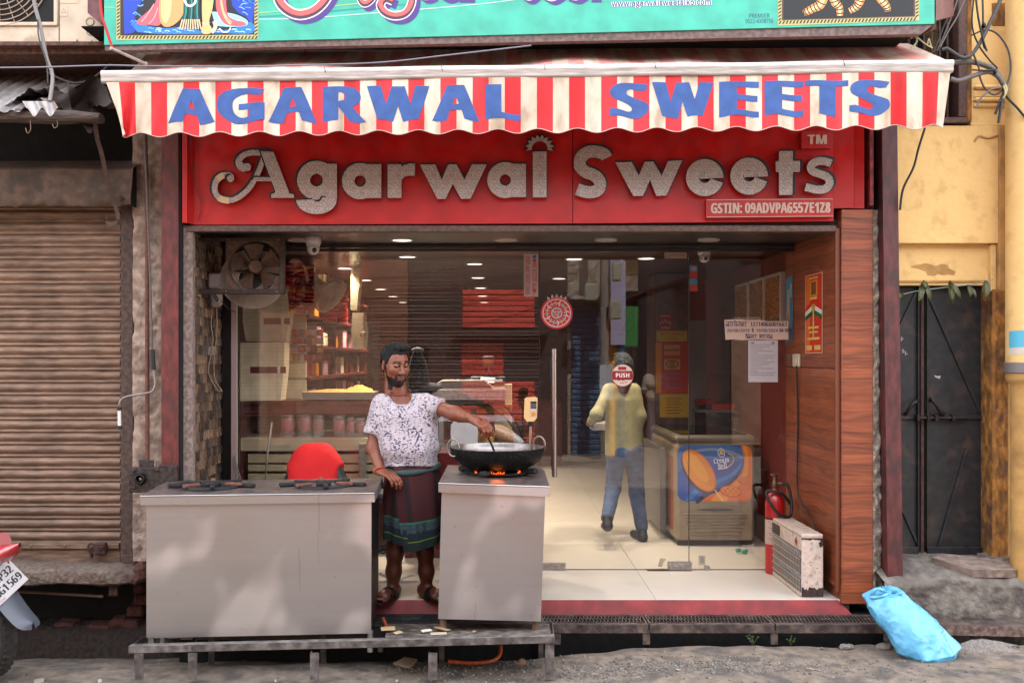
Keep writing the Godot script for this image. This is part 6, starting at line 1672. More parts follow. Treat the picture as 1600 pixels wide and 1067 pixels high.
	b=MB.new();b.tube([xf*Vector3(0,-.04,0),xf*Vector3(0,-.15,0)],.05,12);b.tube([xf*Vector3(0,-.12,0),P(492,430,-1.55),P(486,425,-1.9)],.02,8);part(b,"motor",gm,wf)
	# yellow snack in a long tray on the left counter
	var cn:=thing("left_counter","maroon service counter with glass sweet case behind the stove","counter",P(490,860,-1.5))
	b=MB.new();b.bx(P(406,640,-2.2),P(640,626,-1.48),.006);part(b,"upper_ledge",maroon,cn)
	b=MB.new();b.bx(P(408,691,-2.2),P(640,684,-1.42),.004);part(b,"glass_shelf",flat("shelf_cream",Color(.60,.55,.44),.4),cn)
	for k in 3:
		b=MB.new();b.bx(P(418,713+k*13,-2.1),P(640,709.5+k*13,-1.45),.003);part(b,"case_shelf",mats["shelf_cream"],cn)
	b=MB.new();b.bx(P(405,860,-2.25),P(640,758,-1.40),.006);part(b,"base",mats["ceiling_inside"],cn)
	b=MB.new();b.bx(P(405,760,-2.3),P(640,640,-2.25),.0);part(b,"case_back",flat("case_back",Color(.22,.2,.17),.4),cn)
	b=MB.new();b.tube(smooth_line([P(424,660,-1.40),P(420,690,-1.36),P(416,722,-1.34),P(414,758,-1.34)],4),.009,8);b.bx(P(562,760,-1.42),P(571,693,-1.36),.003);part(b,"case_post",flat("case_post",Color(.5,.48,.44),.35,.4),cn)
	b=MB.new();rows=[]
	for p in [[694,-1.37],[722,-1.335],[758,-1.335]]:rows.append(PackedVector3Array([P(424,p[0],p[1]),P(560,p[0],p[1])]))
	b.grid(rows,false,true);part(b,"case_glass",pane_mat(),cn)
	b=MB.new()
	for k in 3:b.band(smooth_line(V2([[522+k*9,694],[528+k*9,706],[533+k*9,697]]),3),1.2,.002,PX(-1.5))
	part(b,"hook",flat("hook_pale",Color(.6,.56,.5),.4),cn)
	for r in 3:
		for c in 4:
			b=MB.new();b.box(P(440+c*32,706+r*13,-1.75),Vector3(.15,.02,.3),.004);
			solo(b,"sweet_tray","tray of pale sweets, %s on the %s shelf of the sweet case" % [["first","second","third","fourth"][c],["upper","middle","lower"][r]],"tray",worn("sweet%d" % ((r+c) % 3),[Color(.5,.4,.25),Color(.55,.48,.36),Color(.45,.28,.14)][(r+c) % 3],[Color(.58,.47,.3),Color(.62,.56,.44),Color(.52,.34,.18)][(r+c) % 3],[Color(.64,.54,.38),Color(.68,.62,.5),Color(.58,.42,.25)][(r+c) % 3],{freq=.05,scale=6.0}),"trays of sweets in the left case")
	var tr:=thing("snack_tray","long grey tray heaped with yellow snacks on the left counter","tray",P(525,625,-1.5))
	b=MB.new();b.slab([P(473,624.5,-1.48),P(582,624.5,-1.48),P(584,613,-1.45),P(471,613,-1.45)],Vector3(0,0,-.3));part(b,"tray",worn("tray_grey",Color(.35,.32,.3),Color(.46,.43,.41),Color(.56,.53,.51),{freq=.05,scale=5.0,rough=.4}),tr)
	b=MB.new();rows=[]
	var f:=noise(44,14.0,3)
	for i in 14:
		var row:=PackedVector3Array()
		for j in 60:
			var u:=lerpf(473,582,j/59.0);var w:=i/13.0
			var h:=(2.0+7.0*exp(-pow((u-561.0)/12.0,2.0))+3.0*smoothstep(478,520,u))*sin(w*PI)
			var p:=P(u,613-h,lerpf(-1.46,-1.74,w));p.y+=f.get_noise_2d(p.x*2.0,p.z*2.0)*.012*sin(w*PI);row.append(p)
		rows.append(row)
	b.grid(rows);part(b,"yellow_snack",worn("snack_yellow",Color(.58,.33,.03),Color(.72,.46,.06),Color(.80,.56,.12),{freq=.05,scale=8.0,rough=.6,bump=.8}),tr)
	# jars
	var glass:=StandardMaterial3D.new();glass.transparency=BaseMaterial3D.TRANSPARENCY_ALPHA;glass.albedo_color=Color(.85,.82,.8,.16);glass.roughness=.05
	n=0
	for q in [[449,641,22],[476,641,22],[497,644,19],[530,646,20],[548,650,14],[563,652,18]]:
		var t:=thing("sweet_jar","%s clear jar with red sweets on the shelf above the bent worker" % ["first","second","third","fourth","fifth","sixth"][n],"jar",P(q[0],684,-1.55),"clear jars of red sweets");n+=1
		var r:float=q[2]*.5*.005;var hh:float=(684-q[1])*.005;var jx:=Transform3D(Basis(),P(q[0],684,-1.55))
		b=MB.new();b.lathe([Vector2(r*.9,.002),Vector2(r,.01),Vector2(r,hh*.84),Vector2(r*.8,hh*.9)],jx,18);part(b,"glass_wall",glass,t)
		b=MB.new();b.lathe([Vector2(.001,hh*.25),Vector2(r*.88,hh*.25),Vector2(r*.9,hh*.68),Vector2(r*.5,hh*.75),Vector2(.001,hh*.76)],jx,14);part(b,"contents",red1 if n % 3 else worn("sweet_red",Color(.35,.04,.05),Color(.5,.08,.08),Color(.62,.2,.18),{freq=.05,scale=8.0}),t)
		b=MB.new();b.lathe([Vector2(r*.84,hh*.9),Vector2(r*.86,hh),Vector2(.001,hh)],jx,18);part(b,"lid",flat("lid_clear",Color(.58,.52,.5),.3),t)
	# dark padded thing behind the cook
	b=MB.new();rows=[]
	for i in 18:
		var w:=i/17.0;var row:=PackedVector3Array()
		for j in 20:
			var a:=TAU*j/20.0
			var p:=P(652+17*cos(a)*(.35+.65*sin(minf(w*3.4,PI/2)))+w*4,lerpf(546,650,w),-1.3);p.z+=sin(a)*.09;row.append(p)
		rows.append(row)
	b.grid(rows,true);b.ball(P(652,548,-1.3),Vector3(.05,.03,.06),10)
	b.ball(P(672,607,-1.25),Vector3(.09,.045,.08),12)
	solo(b,"black_bag","tall black padded bag standing directly behind the cook's head","bag",worn("black_cloth",Color(.015,.015,.016),Color(.025,.025,.027),Color(.04,.04,.042),{freq=.03,rough=.9}))
	# right hand counter with curved glass case
	var rc:=thing("curved_counter","sweet counter with curved glass front and steel top beside the cook","counter",P(760,850,-1.3))
	b=MB.new();b.bx(P(683,620.5,-1.8),P(790,608,-1.2),.006);part(b,"steel_top",worn("top_steel",Color(.42,.37,.34),Color(.52,.47,.44),Color(.6,.55,.52),{metal=.4,rough=.35,freq=.05}),rc)
	b=MB.new();b.bx(P(660,628,-1.78),P(789,621,-1.22),.003);part(b,"dark_lip",mats["dark_trim"],rc)
	b=MB.new();b.bx(P(646,860,-2.0),P(810,700,-1.25),.006);part(b,"base",maroon,rc)
	b=MB.new();b.bx(P(772,690,-2.0),P(800,600,-1.9),.004);part(b,"side_panel",mats["cream_panel"],rc)
	rows=[]
	for q in [[757,628,-1.25],[775,633,-1.2],[795,644,-1.16],[806,660,-1.13],[812,690,-1.12]]:
		var p:=P(q[0],q[1],q[2]);rows.append(PackedVector3Array([Vector3(UX(665,-1.3),p.y,p.z),p]))
	b=MB.new();b.grid(rows,false,true);part(b,"curved_glass",pane_mat(),rc)
	for k in 2:
		b=MB.new();b.tube(smooth_line([P(757+k*17,627-k*3,-1.2-k*.3),P(778+k*15,641-k*3,-1.2-k*.3),P(796+k*10,660-k*2,-1.2-k*.3),P(812+k*6,684,-1.2-k*.3)],5),.009+.004*k,8);part(b,"glass_edge",flat("edge_dark",Color(.10,.10,.10),.2,.3),rc)
	b=MB.new();b.bx(P(686,760,-1.3),P(693,640,-1.22),.002);b.bx(P(670,700,-1.25),P(812,694,-1.15),.002);part(b,"post",mats["case_post"],rc)
	for k in 5:
		b=MB.new();b.box(P(724,605-k*2.6,-1.45) ,Vector3(.46-.03*k,.009,.4),.003,Basis(Vector3.UP,.03*(k % 3-1)));solo(b,"tray_stack","%s of the thin trays stacked on the steel counter top" % ["lowest","second lowest","middle","second highest","topmost"][k],"tray",[mats["fitting_steel"],flat("tray_dull",Color(.42,.37,.33),.4,.3)][k % 2],"thin trays stacked on the counter")
	b=MB.new();rows=[]
	for i in 8:
		var row:=PackedVector3Array()
		for j in 14:row.append(P(lerpf(714,785,j/13.0),596-6.0*sin(i/7.0*PI)*(.5+.5*absf(f.get_noise_2d(j*.3,i*.4))),lerpf(-1.3,-1.6,i/7.0)))
		rows.append(row)
	b.grid(rows);var wrap:=StandardMaterial3D.new();wrap.transparency=BaseMaterial3D.TRANSPARENCY_ALPHA;wrap.albedo_color=Color(.8,.78,.76,.35);wrap.roughness=.15
	solo(b,"plastic_wrap","crumpled clear plastic wrap over the stacked trays","plastic wrap",wrap)
	var ym:=worn("sweet_yellow",Color(.42,.27,.03),Color(.56,.38,.05),Color(.65,.48,.12),{freq=.05,scale=7.0,bump=.8})
	for k in 4:
		b=MB.new();b.ball(P(712+k*25,690-(k % 2)*8,-1.6),Vector3(.07,.05+.02*(k % 2),.12),12);b.box(P(712+k*25,697,-1.6),Vector3(.15,.02,.3),.004)
		solo(b,"sweet_heap","%s heap of yellow sweets inside the curved glass counter" % ["first","second","third","fourth"][k],"sweets",ym,"heaps of yellow sweets")
	b=MB.new();b.bx(P(745,645,-1.95),P(800,632,-1.8),.004);solo(b,"yellow_box","row of yellow sweets at the back of the curved counter","sweets",ym)
	# scale display on a pole with papers below
	var sc:=thing("scale_display","black weighing scale display on a slim pole behind the counter","scale",P(762,600,-1.9))
	b=MB.new();b.bx(P(754,574,-1.95),P(772,556,-1.85),.008);part(b,"display",mats["black_rubber"],sc)
	b=MB.new();b.bx(P(757,570,-1.849),P(768,561,-1.845),.0);part(b,"display_window",flat("window_amber",Color(.3,.22,.1),.2),sc)
	b=MB.new();b.tube([P(763,574,-1.9),P(764,600,-1.9)],.02,8);b.bx(P(735,600,-2.0),P(790,588,-1.86),.01);part(b,"stand",flat("stand_navy",Color(.05,.06,.10),.5),sc)
	b=MB.new();b.slab([P(748,598,-1.7),P(772,598,-1.7),P(774,590,-1.75),P(752,589,-1.75)],Vector3(0,0,-.004));solo(b,"paper_stack","loose white papers lying before the scale display","paper",flat("paper_white",Color(.62,.62,.64),.6))
	# white can and orange snack bag
	var jc:=thing("jerry_can","white plastic jerry can with hollow handle behind the wok","jerry can",P(726,705,-.45))
	var cz:=-.45
	b=MB.new();b.poly(PackedVector2Array(V2([[706,706],[747,706],[747,668],[742,657],[732,653],[713,653],[706,662]])),.16,PX(cz-.16));part(b,"body",worn("can_white",Color(.55,.51,.49),Color(.63,.59,.57),Color(.68,.65,.63),{freq=.01,rough=.4}),jc)
	b=MB.new();b.bx(P(714,660,cz-.02),P(729,655,cz+.003),.002);part(b,"handle_hole",flat("hole_olive",Color(.25,.21,.13),.8),jc)
	b=MB.new();b.tube([P(737,655,cz-.08),P(737,648,cz-.08)],.022,12);part(b,"cap",mats["can_white"],jc)
	var jt:=MB.new();jt.bx(P(690,800,cz-.35),P(812,706.5,cz+.02),.006);solo(jt,"side_table","low maroon table behind the wok stove carrying can and snack bag","table",maroon)
	var ob:=thing("snack_bag","orange snack packet in clear plastic behind the wok","packet",P(795,705,-.4))
	rows=[]
	for i in 14:
		var w:=i/13.0;var row:=PackedVector3Array();var c:=P(lerpf(772,819,w),lerpf(672,690,w),-.4);var r:=.062*sqrt(sin(clampf(w*.9+.12,0,1)*PI))*(1.0-.45*w)
		for j in 18:
			var a:=TAU*j/18.0;var d:=1.0+.14*f.get_noise_2d(a*2.0,w*4.0)
			row.append(c+Vector3(sin(a)*.2*r,cos(a)*r,sin(a)*r)*d)
		rows.append(row)
	b=MB.new()
	for i in rows.size():pass
	b.grid(rows.slice(0,9),true);part(b,"packet",worn("snack_orange",Color(.5,.22,.10),Color(.64,.40,.25),Color(.72,.56,.42),{freq=.02,scale=5.0,rough=.35}),ob)
	b=MB.new();b.grid(rows.slice(8),true);part(b,"clear_wrap",wrap,ob)
	freezer()
	# pillar with food posters
	var pz:=-3.0
	var pl:=thing("poster_pillar","grey laminated pillar inside the shop carrying menu posters","pillar",P(1070,760,pz))
	b=MB.new();b.bx(Vector3(UX(1024,pz),.355,pz-.5),Vector3(UX(1077,pz),2.66,pz),.005);part(b,"front_board",worn("pillar_brown",Color(.2,.13,.11),Color(.26,.18,.155),Color(.32,.23,.2),{rough=.35}),pl)
	b=MB.new();b.bx(Vector3(UX(1077.5,pz),.355,pz-.5),Vector3(UX(1105,pz),VY(500,pz),pz-.01),.005);part(b,"side_board",flat("board_grey",Color(.35,.33,.33),.35),pl)
	var zz:=pz+.003
	var s:=.006
	var po:=thing("delivery_sign","small dark red sign with white fort drawing reading zomato","sign",P(1040,516,zz))
	b=MB.new();rect(b,1028.5,489,1052.5,516,zz,Color(.40,.07,.06));part(b,"sheet",print_mat(),po)
	b=MB.new();b.col=Color(.66,.52,.44);letters(b,"zomato",15*s,4.2*s,.0012,Transform3D(Basis(),P(1040,512,zz)))
	b.band(V2([[1031,507],[1034,502],[1037,505],[1040,499],[1043,505],[1046,502],[1049,507]]),1.6,.0,PX(zz+.001));rect(b,1032,493,1048,494.4,zz,Color(.66,.52,.44),1.0);part(b,"print",print_mat(),po)
	po=thing("water_notice","yellow strip notice reading only bisleri water available","notice",P(1050,533,zz))
	b=MB.new();rect(b,1026,517,1074,533.5,zz,Color(.60,.50,.16));part(b,"sheet",print_mat(),po)
	b=MB.new();b.col=Color(.32,.12,.08);letters(b,"ONLY BISLERI WATER",38*s,5*s,.001,Transform3D(Basis(),P(1050,521.8,zz)),"Droid Sans",400);letters(b,"AVAILABLE",20*s,4.4*s,.001,Transform3D(Basis(),P(1050,528.8,zz)),"Droid Sans",400);part(b,"lettering",print_mat(),po)
	po=thing("menu_poster","tall red and yellow food menu poster on the inside pillar","poster",P(1050,614,zz))
	b=MB.new();rect(b,1024.5,535,1076,614,zz,Color(.56,.14,.09));rect(b,1024.5,535,1034,614,zz,Color(.62,.40,.12),.5);part(b,"sheet",print_mat(),po)
	b=MB.new();rect(b,1038,539,1063,555,zz,Color(.62,.42,.22),1.0);rect(b,1038,561,1063,577,zz,Color(.60,.46,.26),1.0)
	for k in 5:disc(b,1041+k*4.6,547,zz,.013,Color(.42,.22,.09),1.5)
	b.col=Color(.38,.26,.14);b.band(arc(Vector2.ZERO,Vector2(.055,.034),0,350,20),.012,.0,Transform3D(Basis(),P(1050.5,569,zz)+Vector3(0,0,.001)),true);disc(b,1050.5,569,zz,.03,Color(.5,.32,.12),1.2)
	for k in 5:rect(b,1033+(k % 2)*4,582+k*5.6,1068-(k % 3)*3,584.2+k*5.6,zz,Color(.40,.22,.36),1.0)
	part(b,"print",print_mat(),po)
	po=thing("yellow_menu_poster","mustard yellow menu poster below the red food poster","poster",P(1052,652,zz))
	b=MB.new();rect(b,1031,615.5,1076,652,zz,Color(.56,.44,.12));part(b,"sheet",print_mat(),po)
	b=MB.new()
	for k in 6:rect(b,1040+(k % 3),622+k*4.6,1066-(k % 2)*4,623.4+k*4.6,zz,Color(.35,.16,.10),1.0)
	part(b,"print",print_mat(),po)
	# right side counter
	var sc2:=thing("side_counter","dark counter with grey edge along the right wall behind the freezer","counter",P(1160,800,-2.9))
	b=MB.new();b.bx(P(1108,800,-4.2),Vector3(2.15,VY(660,-2.75),-2.75),.004);part(b,"body",mats["dark_trim"],sc2)
	b=MB.new();b.bx(P(1108,662,-4.2),Vector3(2.155,VY(652,-2.72),-2.72),.006);part(b,"edge_slab",flat("slab_grey",Color(.33,.31,.31),.25),sc2)
	for q in [[1085,630,1117,624,"flat dark red box lying on the far counter"],[1105,640,1150,631,"long bright red box lying on the far counter"]]:
		b=MB.new();b.bx(P(q[0],q[1],-3.0),P(q[2],q[3],-2.8),.004);solo(b,"red_box",q[4],"box",red1 if q[0]>1100 else red2)
	b=MB.new();b.bx(P(1080,642,-3.05),P(1160,640.5,-2.75),.002);b.bx(P(1082,700,-3.0),P(1086,641,-2.95),.0);solo(b,"glass_shelf_board","thin shelf board under the red boxes","shelf",mats["slab_grey"])
	# framed pictures on the right wall
	n=0
	for zc in [[-1.30,-1.72],[-1.78,-2.2],[-2.26,-2.7]]:
		var fp:=thing("framed_picture","%s framed food picture on the right wall behind the licence notice" % ["nearest","middle","farthest"][n],"picture",Vector3(2.17,2.0,(zc[0]+zc[1])/2),"framed pictures on the right wall")
		b=MB.new();b.bx(Vector3(2.15,2.02,zc[1]),Vector3(2.19,2.52,zc[0]),.003);part(b,"frame",flat("frame_steel",Color(.66,.62,.6),.4,.2),fp)
		b=MB.new();b.bx(Vector3(2.147,2.045,zc[1]+.02),Vector3(2.152,2.495,zc[0]-.02),.0);part(b,"canvas",worn("food_print%d" % n,Color(.25,.12,.07),[Color(.45,.2,.1),Color(.5,.33,.15),Color(.42,.32,.18)][n],Color(.68,.46,.24),{freq=.022,scale=3.0,rough=.25}),fp);n+=1
	# clear bottle with green cap on the floor
	var bo:=thing("plastic_bottle","crushed clear plastic bottle with green cap lying beside the freezer","bottle",P(1168,864,-1.4))
	b=MB.new();rows=[]
	for i in 10:
		var row:=PackedVector3Array();var w:=i/9.0;var r:=.032*(1.0 if w>.3 else lerpf(.4,1.0,w/.3))*(1.0+.15*sin(i*2.3))
		for j in 14:row.append(Vector3(UX(1156,-1.42)+w*.12,.352+.03+cos(TAU*j/14.0)*r,-1.42-w*.05+sin(TAU*j/14.0)*r))
		rows.append(row)
	b.grid(rows,true);part(b,"bottle_wall",glass,bo)
	b=MB.new();b.tube([Vector3(UX(1151,-1.42),.378,-1.41),Vector3(UX(1156,-1.42),.38,-1.42)],.017,12);b.ball(Vector3(UX(1163,-1.42),.372,-1.40),Vector3(.028,.02,.02),8);part(b,"green_cap",flat("cap_green",Color(.05,.5,.36),.4),bo)
	# a steel door leaf and cabinet deeper inside, left of the posters
	b=MB.new();b.bx(P(1012,800,-3.0),P(1032,700,-2.0),.006);solo(b,"grey_cabinet","low grey cabinet behind the walking customer beside the freezer","cabinet",flat("cab_grey",Color(.33,.31,.29),.4))
	b=MB.new();b.bx(Vector3(-.5,.352,-8.0),Vector3(.9,1.25,-7.4),.01);solo(b,"back_counter","dark counter at the far end of the shop","counter",maroon)
	var lg:=thing("stool","black stool base with castors behind the cook's legs","stool",P(640,860,-.7))
	b=MB.new()
	for a in 5:
		var d:=Vector3(cos(a*TAU/5+.3),0,sin(a*TAU/5+.3));b.tube([P(620,858,-.62)+Vector3(0,.03,0),P(620,858,-.62)+d*.22+Vector3(0,-.02,0)],.016,8);b.ball(P(620,858,-.62)+d*.22+Vector3(0,-.035,0),Vector3(.025,.03,.025),8)
	part(b,"base",mats["black_rubber"],lg)
	b=MB.new();b.tube([P(620,858,-.62),P(620,780,-.62)],.022,10);part(b,"column",mats["black_rubber"],lg)
	b=MB.new();b.lathe([Vector2(.001,0),Vector2(.16,0),Vector2(.175,.03),Vector2(.15,.06),Vector2(.001,.065)],Transform3D(Basis(),P(620,780,-.62)),20);part(b,"seat",mats["black_rubber"],lg)
func freezer()->void:
	var z0:=-1.72;var z1:=-2.95
	var x0:=1.43;var x1:=2.07;var y0:=.385;var y1:=1.185
	var t:=thing("chest_freezer","beige chest freezer with an ice cream bar print on its front","freezer",Vector3(1.75,.353,-2.3))
	var body:=worn("freezer_beige",Color(.44,.38,.29),Color(.50,.435,.335),Color(.55,.48,.38),{freq=.01,rough=.45})
	var b:=MB.new();b.box(Vector3((x0+x1)/2,(y0+y1)/2,(z0+z1)/2),Vector3(x1-x0,y1-y0,z0-z1),.03);part(b,"body",body,t)
	b=MB.new();b.box(Vector3((x0+x1)/2,y1+.025,(z0+z1)/2),Vector3(x1-x0+.01,.06,z0-z1+.01),.02);part(b,"lid_frame",flat("lid_grey",Color(.36,.32,.27),.35),t)
	b=MB.new();b.bx(Vector3(x0+.05,y1+.052,z1+.06),Vector3(x1-.05,y1+.062,z0-.06),.003);part(b,"glass_lid",flat("lid_glass",Color(.05,.06,.06),.05),t)
	b=MB.new();b.bx(Vector3(x0+.02,.353,z1+.03),Vector3(x1-.02,.41,z0-.02),.005);part(b,"kick_base",mats["dark_trim"],t)
	# front print, about 0.56 by 0.41 m
	var s:=.00515
	var fx:=PX(z0+.001)
	var L:=func(k:float)->Transform3D:return fx.translated(Vector3(0,0,k*.0006))
	var rr:=func(x_a:float,y_a:float,x_b:float,y_b:float,r:float)->Array:
		var o:=[]
		for q in [[x_b-r,y_b-r,0],[x_a+r,y_b-r,90],[x_a+r,y_a+r,180],[x_b-r,y_a+r,270]]:
			for i in 7:o.append(Vector2(q[0]+cos(deg_to_rad(q[2]+i*15))*r,q[1]+sin(deg_to_rad(q[2]+i*15))*r))
		return o
	var frame:Array=rr.call(1059,695.5,1175.5,783,13)
	b=MB.new();b.col=Color(.07,.26,.58);b.poly(PackedVector2Array(frame),.0,L.call(.0),false);part(b,"front_print",print_mat(),t)
	b=MB.new()
	var clip:=PackedVector2Array(frame)
	var ink:=func(pts:Array,c:Color,k:float)->void:
		b.col=c
		for p in Geometry2D.intersect_polygons(PackedVector2Array(pts),clip):b.poly(p,.0,L.call(k),false)
	ink.call(smooth_line(V2([[1059,740],[1080,718],[1110,716],[1140,722],[1163,716],[1163,700],[1120,696],[1059,695]]),4),Color(.20,.36,.56),1.0)
	ink.call(smooth_line(V2([[1082,708],[1110,704],[1135,707],[1160,716],[1160,712],[1138,703],[1110,700],[1084,703]]),4),Color(.45,.52,.60),1.5)
	ink.call(smooth_line(V2([[1156,690],[1163,716],[1158,740],[1140,757],[1118,768],[1095,790],[1180,790],[1180,690]]),4),Color(.80,.36,.03),2.0)
	ink.call(smooth_line(V2([[1159,690],[1165,716],[1160,742],[1140,760],[1120,772],[1108,790],[1130,790],[1146,766],[1166,746],[1170,716],[1166,690]]),4),Color(.84,.50,.05),2.4)
	b.col=Color(.06,.10,.28);b.band(smooth_line(V2([[1088,786],[1104,772],[1130,762],[1150,746],[1158,730]]),5),[3.0]+[6.0,6.5,7.0,7.0,7.0,7.0,7.0,6.5,6.0,6.0,5.5,5.0,5.0,4.0,4.0,3.5,3.0,2.0,1.0,.5],.0,L.call(2.8))
	b.col=Color(.12,.42,.68);b.band(smooth_line(V2([[1072,784],[1092,765],[1118,754],[1146,740],[1161,720]]),5),[2.0]+[7.0,8.0,8.0,8.0,8.0,8.0,8.0,7.5,7.0,7.0,6.5,6.0,6.0,5.0,5.0,4.5,4.0,3.0,2.0,.8],.0,L.call(2.4))
	# ice cream bar: a long slanted oval with a raised rim
	var oval:=func(cx:float,cy:float,a:float,c:float,tilt:float)->Array:
		var o:=[]
		for i in 36:
			var th:=TAU*i/36.0;o.append(Vector2(cx,cy)+Vector2(cos(th)*a,sin(th)*c).rotated(tilt))
		return o
	ink.call(oval.call(1091,739,38,19,.98),Color(.04,.12,.3),3.2)
	ink.call(oval.call(1093,735,38,19.5,.98),Color(.74,.36,.05),3.6)
	ink.call(oval.call(1092,734.5,36.5,17.5,.98),Color(.84,.50,.08),4.0)
	ink.call(oval.call(1096.5,732,33,12.5,.98),Color(.80,.45,.09),4.4)
	ink.call(oval.call(1090,730,28,9,.98),Color(.86,.56,.15),4.8)
	b.col=Color(.86,.72,.45);b.band(V2([[1117,765],[1130,783]]),1.5,.0,L.call(4.0))
	# mango halves scored in squares
	for m in [[1142,768,17,9,.15,.0],[1161,750,9,6.5,.3,.1]]:
		ink.call(oval.call(m[0],m[1],m[2],m[3],m[4]),Color(.70,.26,.02),4.6+m[5])
		ink.call(oval.call(m[0],m[1]-.8,m[2]*.88,m[3]*.82,m[4]),Color(.86,.46,.05),5.0+m[5])
		b.col=Color(.60,.20,.02)
		for k in [-.5,.0,.5]:
			b.band([Vector2(m[0]+m[2]*(k-.35),m[1]-m[3]*.7),Vector2(m[0]+m[2]*(k+.3),m[1]+m[3]*.6)],.8,.0,L.call(5.6+m[5]));b.band([Vector2(m[0]+m[2]*(k+.3),m[1]-m[3]*.7),Vector2(m[0]+m[2]*(k-.3),m[1]+m[3]*.6)],.8,.0,L.call(5.9+m[5]))
	# emblem: a small bell over the name
	b.col=Color(.80,.60,.10);b.poly(PackedVector2Array(V2([[1124,709],[1131,709],[1129,706],[1128,702.5],[1125.5,702.5],[1125,706]])),.0,L.call(4.2),false)
	b.col=Color(.82,.82,.84);b.band(smooth_line(V2([[1123,711],[1122,706],[1125,701],[1129,701],[1132,706],[1132,711]]),4),.8,.0,L.call(4.6));b.band(arc(Vector2(1128,711.5),Vector2(4.5,2.2),0,350,14),.8,.0,L.call(4.6),true)
	b.col=Color(.80,.66,.10);b.band(smooth_line(V2([[1138,709],[1146,713],[1145,723],[1135,731],[1122,733]]),5),1.6,.0,L.call(4.3))
	b.col=Color(.84,.84,.86)
	var nb:=Basis(Vector3(0,0,1),.12)
	letters(b,"Cream",24*s,8.0*s,.0,Transform3D(nb,fx*Vector3(1127.5,719,.0032)),"Droid Serif",700);letters(b,"Bell",14*s,9.0*s,.0,Transform3D(nb,fx*Vector3(1129,727.5,.0034)),"Droid Serif",700)
	part(b,"print_artwork",print_mat(),t)
	b=MB.new();b.bx(Vector3(1.465,.40,z0-.004),Vector3(2.045,.688,z0+.003),.002)
	part(b,"vent_frame",body,t)
	for k in 8:
		b=MB.new();b.box(Vector3(1.755,.425+k*.0265,z0+.007),Vector3(.54-.018*(8-k),.013,.014),.002,Basis(Vector3.RIGHT,.5));part(b,"louvre",body,t)
	b=MB.new();b.lathe([Vector2(.001,0),Vector2(.155,.0),Vector2(.15,.006),Vector2(.001,.008)],Transform3D(Basis(Vector3(1,0,0),Vector3(0,0,1),Vector3(0,-.06,0)),Vector3(1.75,.645,z0+.004)),24);part(b,"finger_grip",flat("grip_grey",Color(.22,.21,.2),.4),t)
	# side print
	b=MB.new();b.col=Color(.55,.27,.06)
	b.face([Vector3(x0-.001,.46,z1+.15),Vector3(x0-.001,.46,z0-.1),Vector3(x0-.001,1.06,z0-.08),Vector3(x0-.001,1.06,z1+.15)],Vector3(-1,0,0))
	b.col=Color(.10,.26,.46);b.face([Vector3(x0-.002,.62,z1+.15),Vector3(x0-.002,.50,z1+.5),Vector3(x0-.002,1.05,z0-.45),Vector3(x0-.002,1.05,z1+.15)],Vector3(-1,0,0))
	part(b,"side_print",print_mat(),t)
# ---------------------------------------------------------------- cooking stoves on their steel stand
func steel()->StandardMaterial3D:
	var m:=worn("brushed_steel",Color(.79,.785,.78),Color(.79,.785,.78),Color(.79,.785,.78),{metal=.85,scale3=Vector3(.4,.4,.4)})
	if m.roughness_texture==null:
		m.uv1_offset=Vector3(.86,.5,.6)
		var im:=Image.create(256,256,false,Image.FORMAT_RGB8)
		var f1:=noise(301,.012,2);var f2:=noise(302,.25,2)
		for y in 256:
			for x in 256:
				var k:=.40+.02*f2.get_noise_2d(x*.03,y)-.08*smoothstep(-.1,.6,f1.get_noise_2d(x,y*1.4))
				im.set_pixel(x,y,Color(k,k,k))
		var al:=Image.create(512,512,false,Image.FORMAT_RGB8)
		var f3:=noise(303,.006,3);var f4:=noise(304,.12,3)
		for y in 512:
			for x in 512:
				var k:=.81+.19*smoothstep(.02,.42,f3.get_noise_2d(x*1.2,y+x*.5))+.012*f4.get_noise_2d(x*.04,y)-(.08 if f4.get_noise_2d(x,y*.9)>.68 else .0)  # brighter blotches paint soft reflections into the steel colour
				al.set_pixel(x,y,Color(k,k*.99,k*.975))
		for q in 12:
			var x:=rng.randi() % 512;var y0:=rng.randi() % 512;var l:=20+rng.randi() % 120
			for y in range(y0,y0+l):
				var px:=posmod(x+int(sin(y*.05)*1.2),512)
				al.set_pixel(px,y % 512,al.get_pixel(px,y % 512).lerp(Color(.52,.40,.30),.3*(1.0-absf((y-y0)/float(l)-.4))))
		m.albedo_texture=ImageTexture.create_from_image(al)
		m.roughness_texture=ImageTexture.create_from_image(im);m.roughness=1.0
	return m
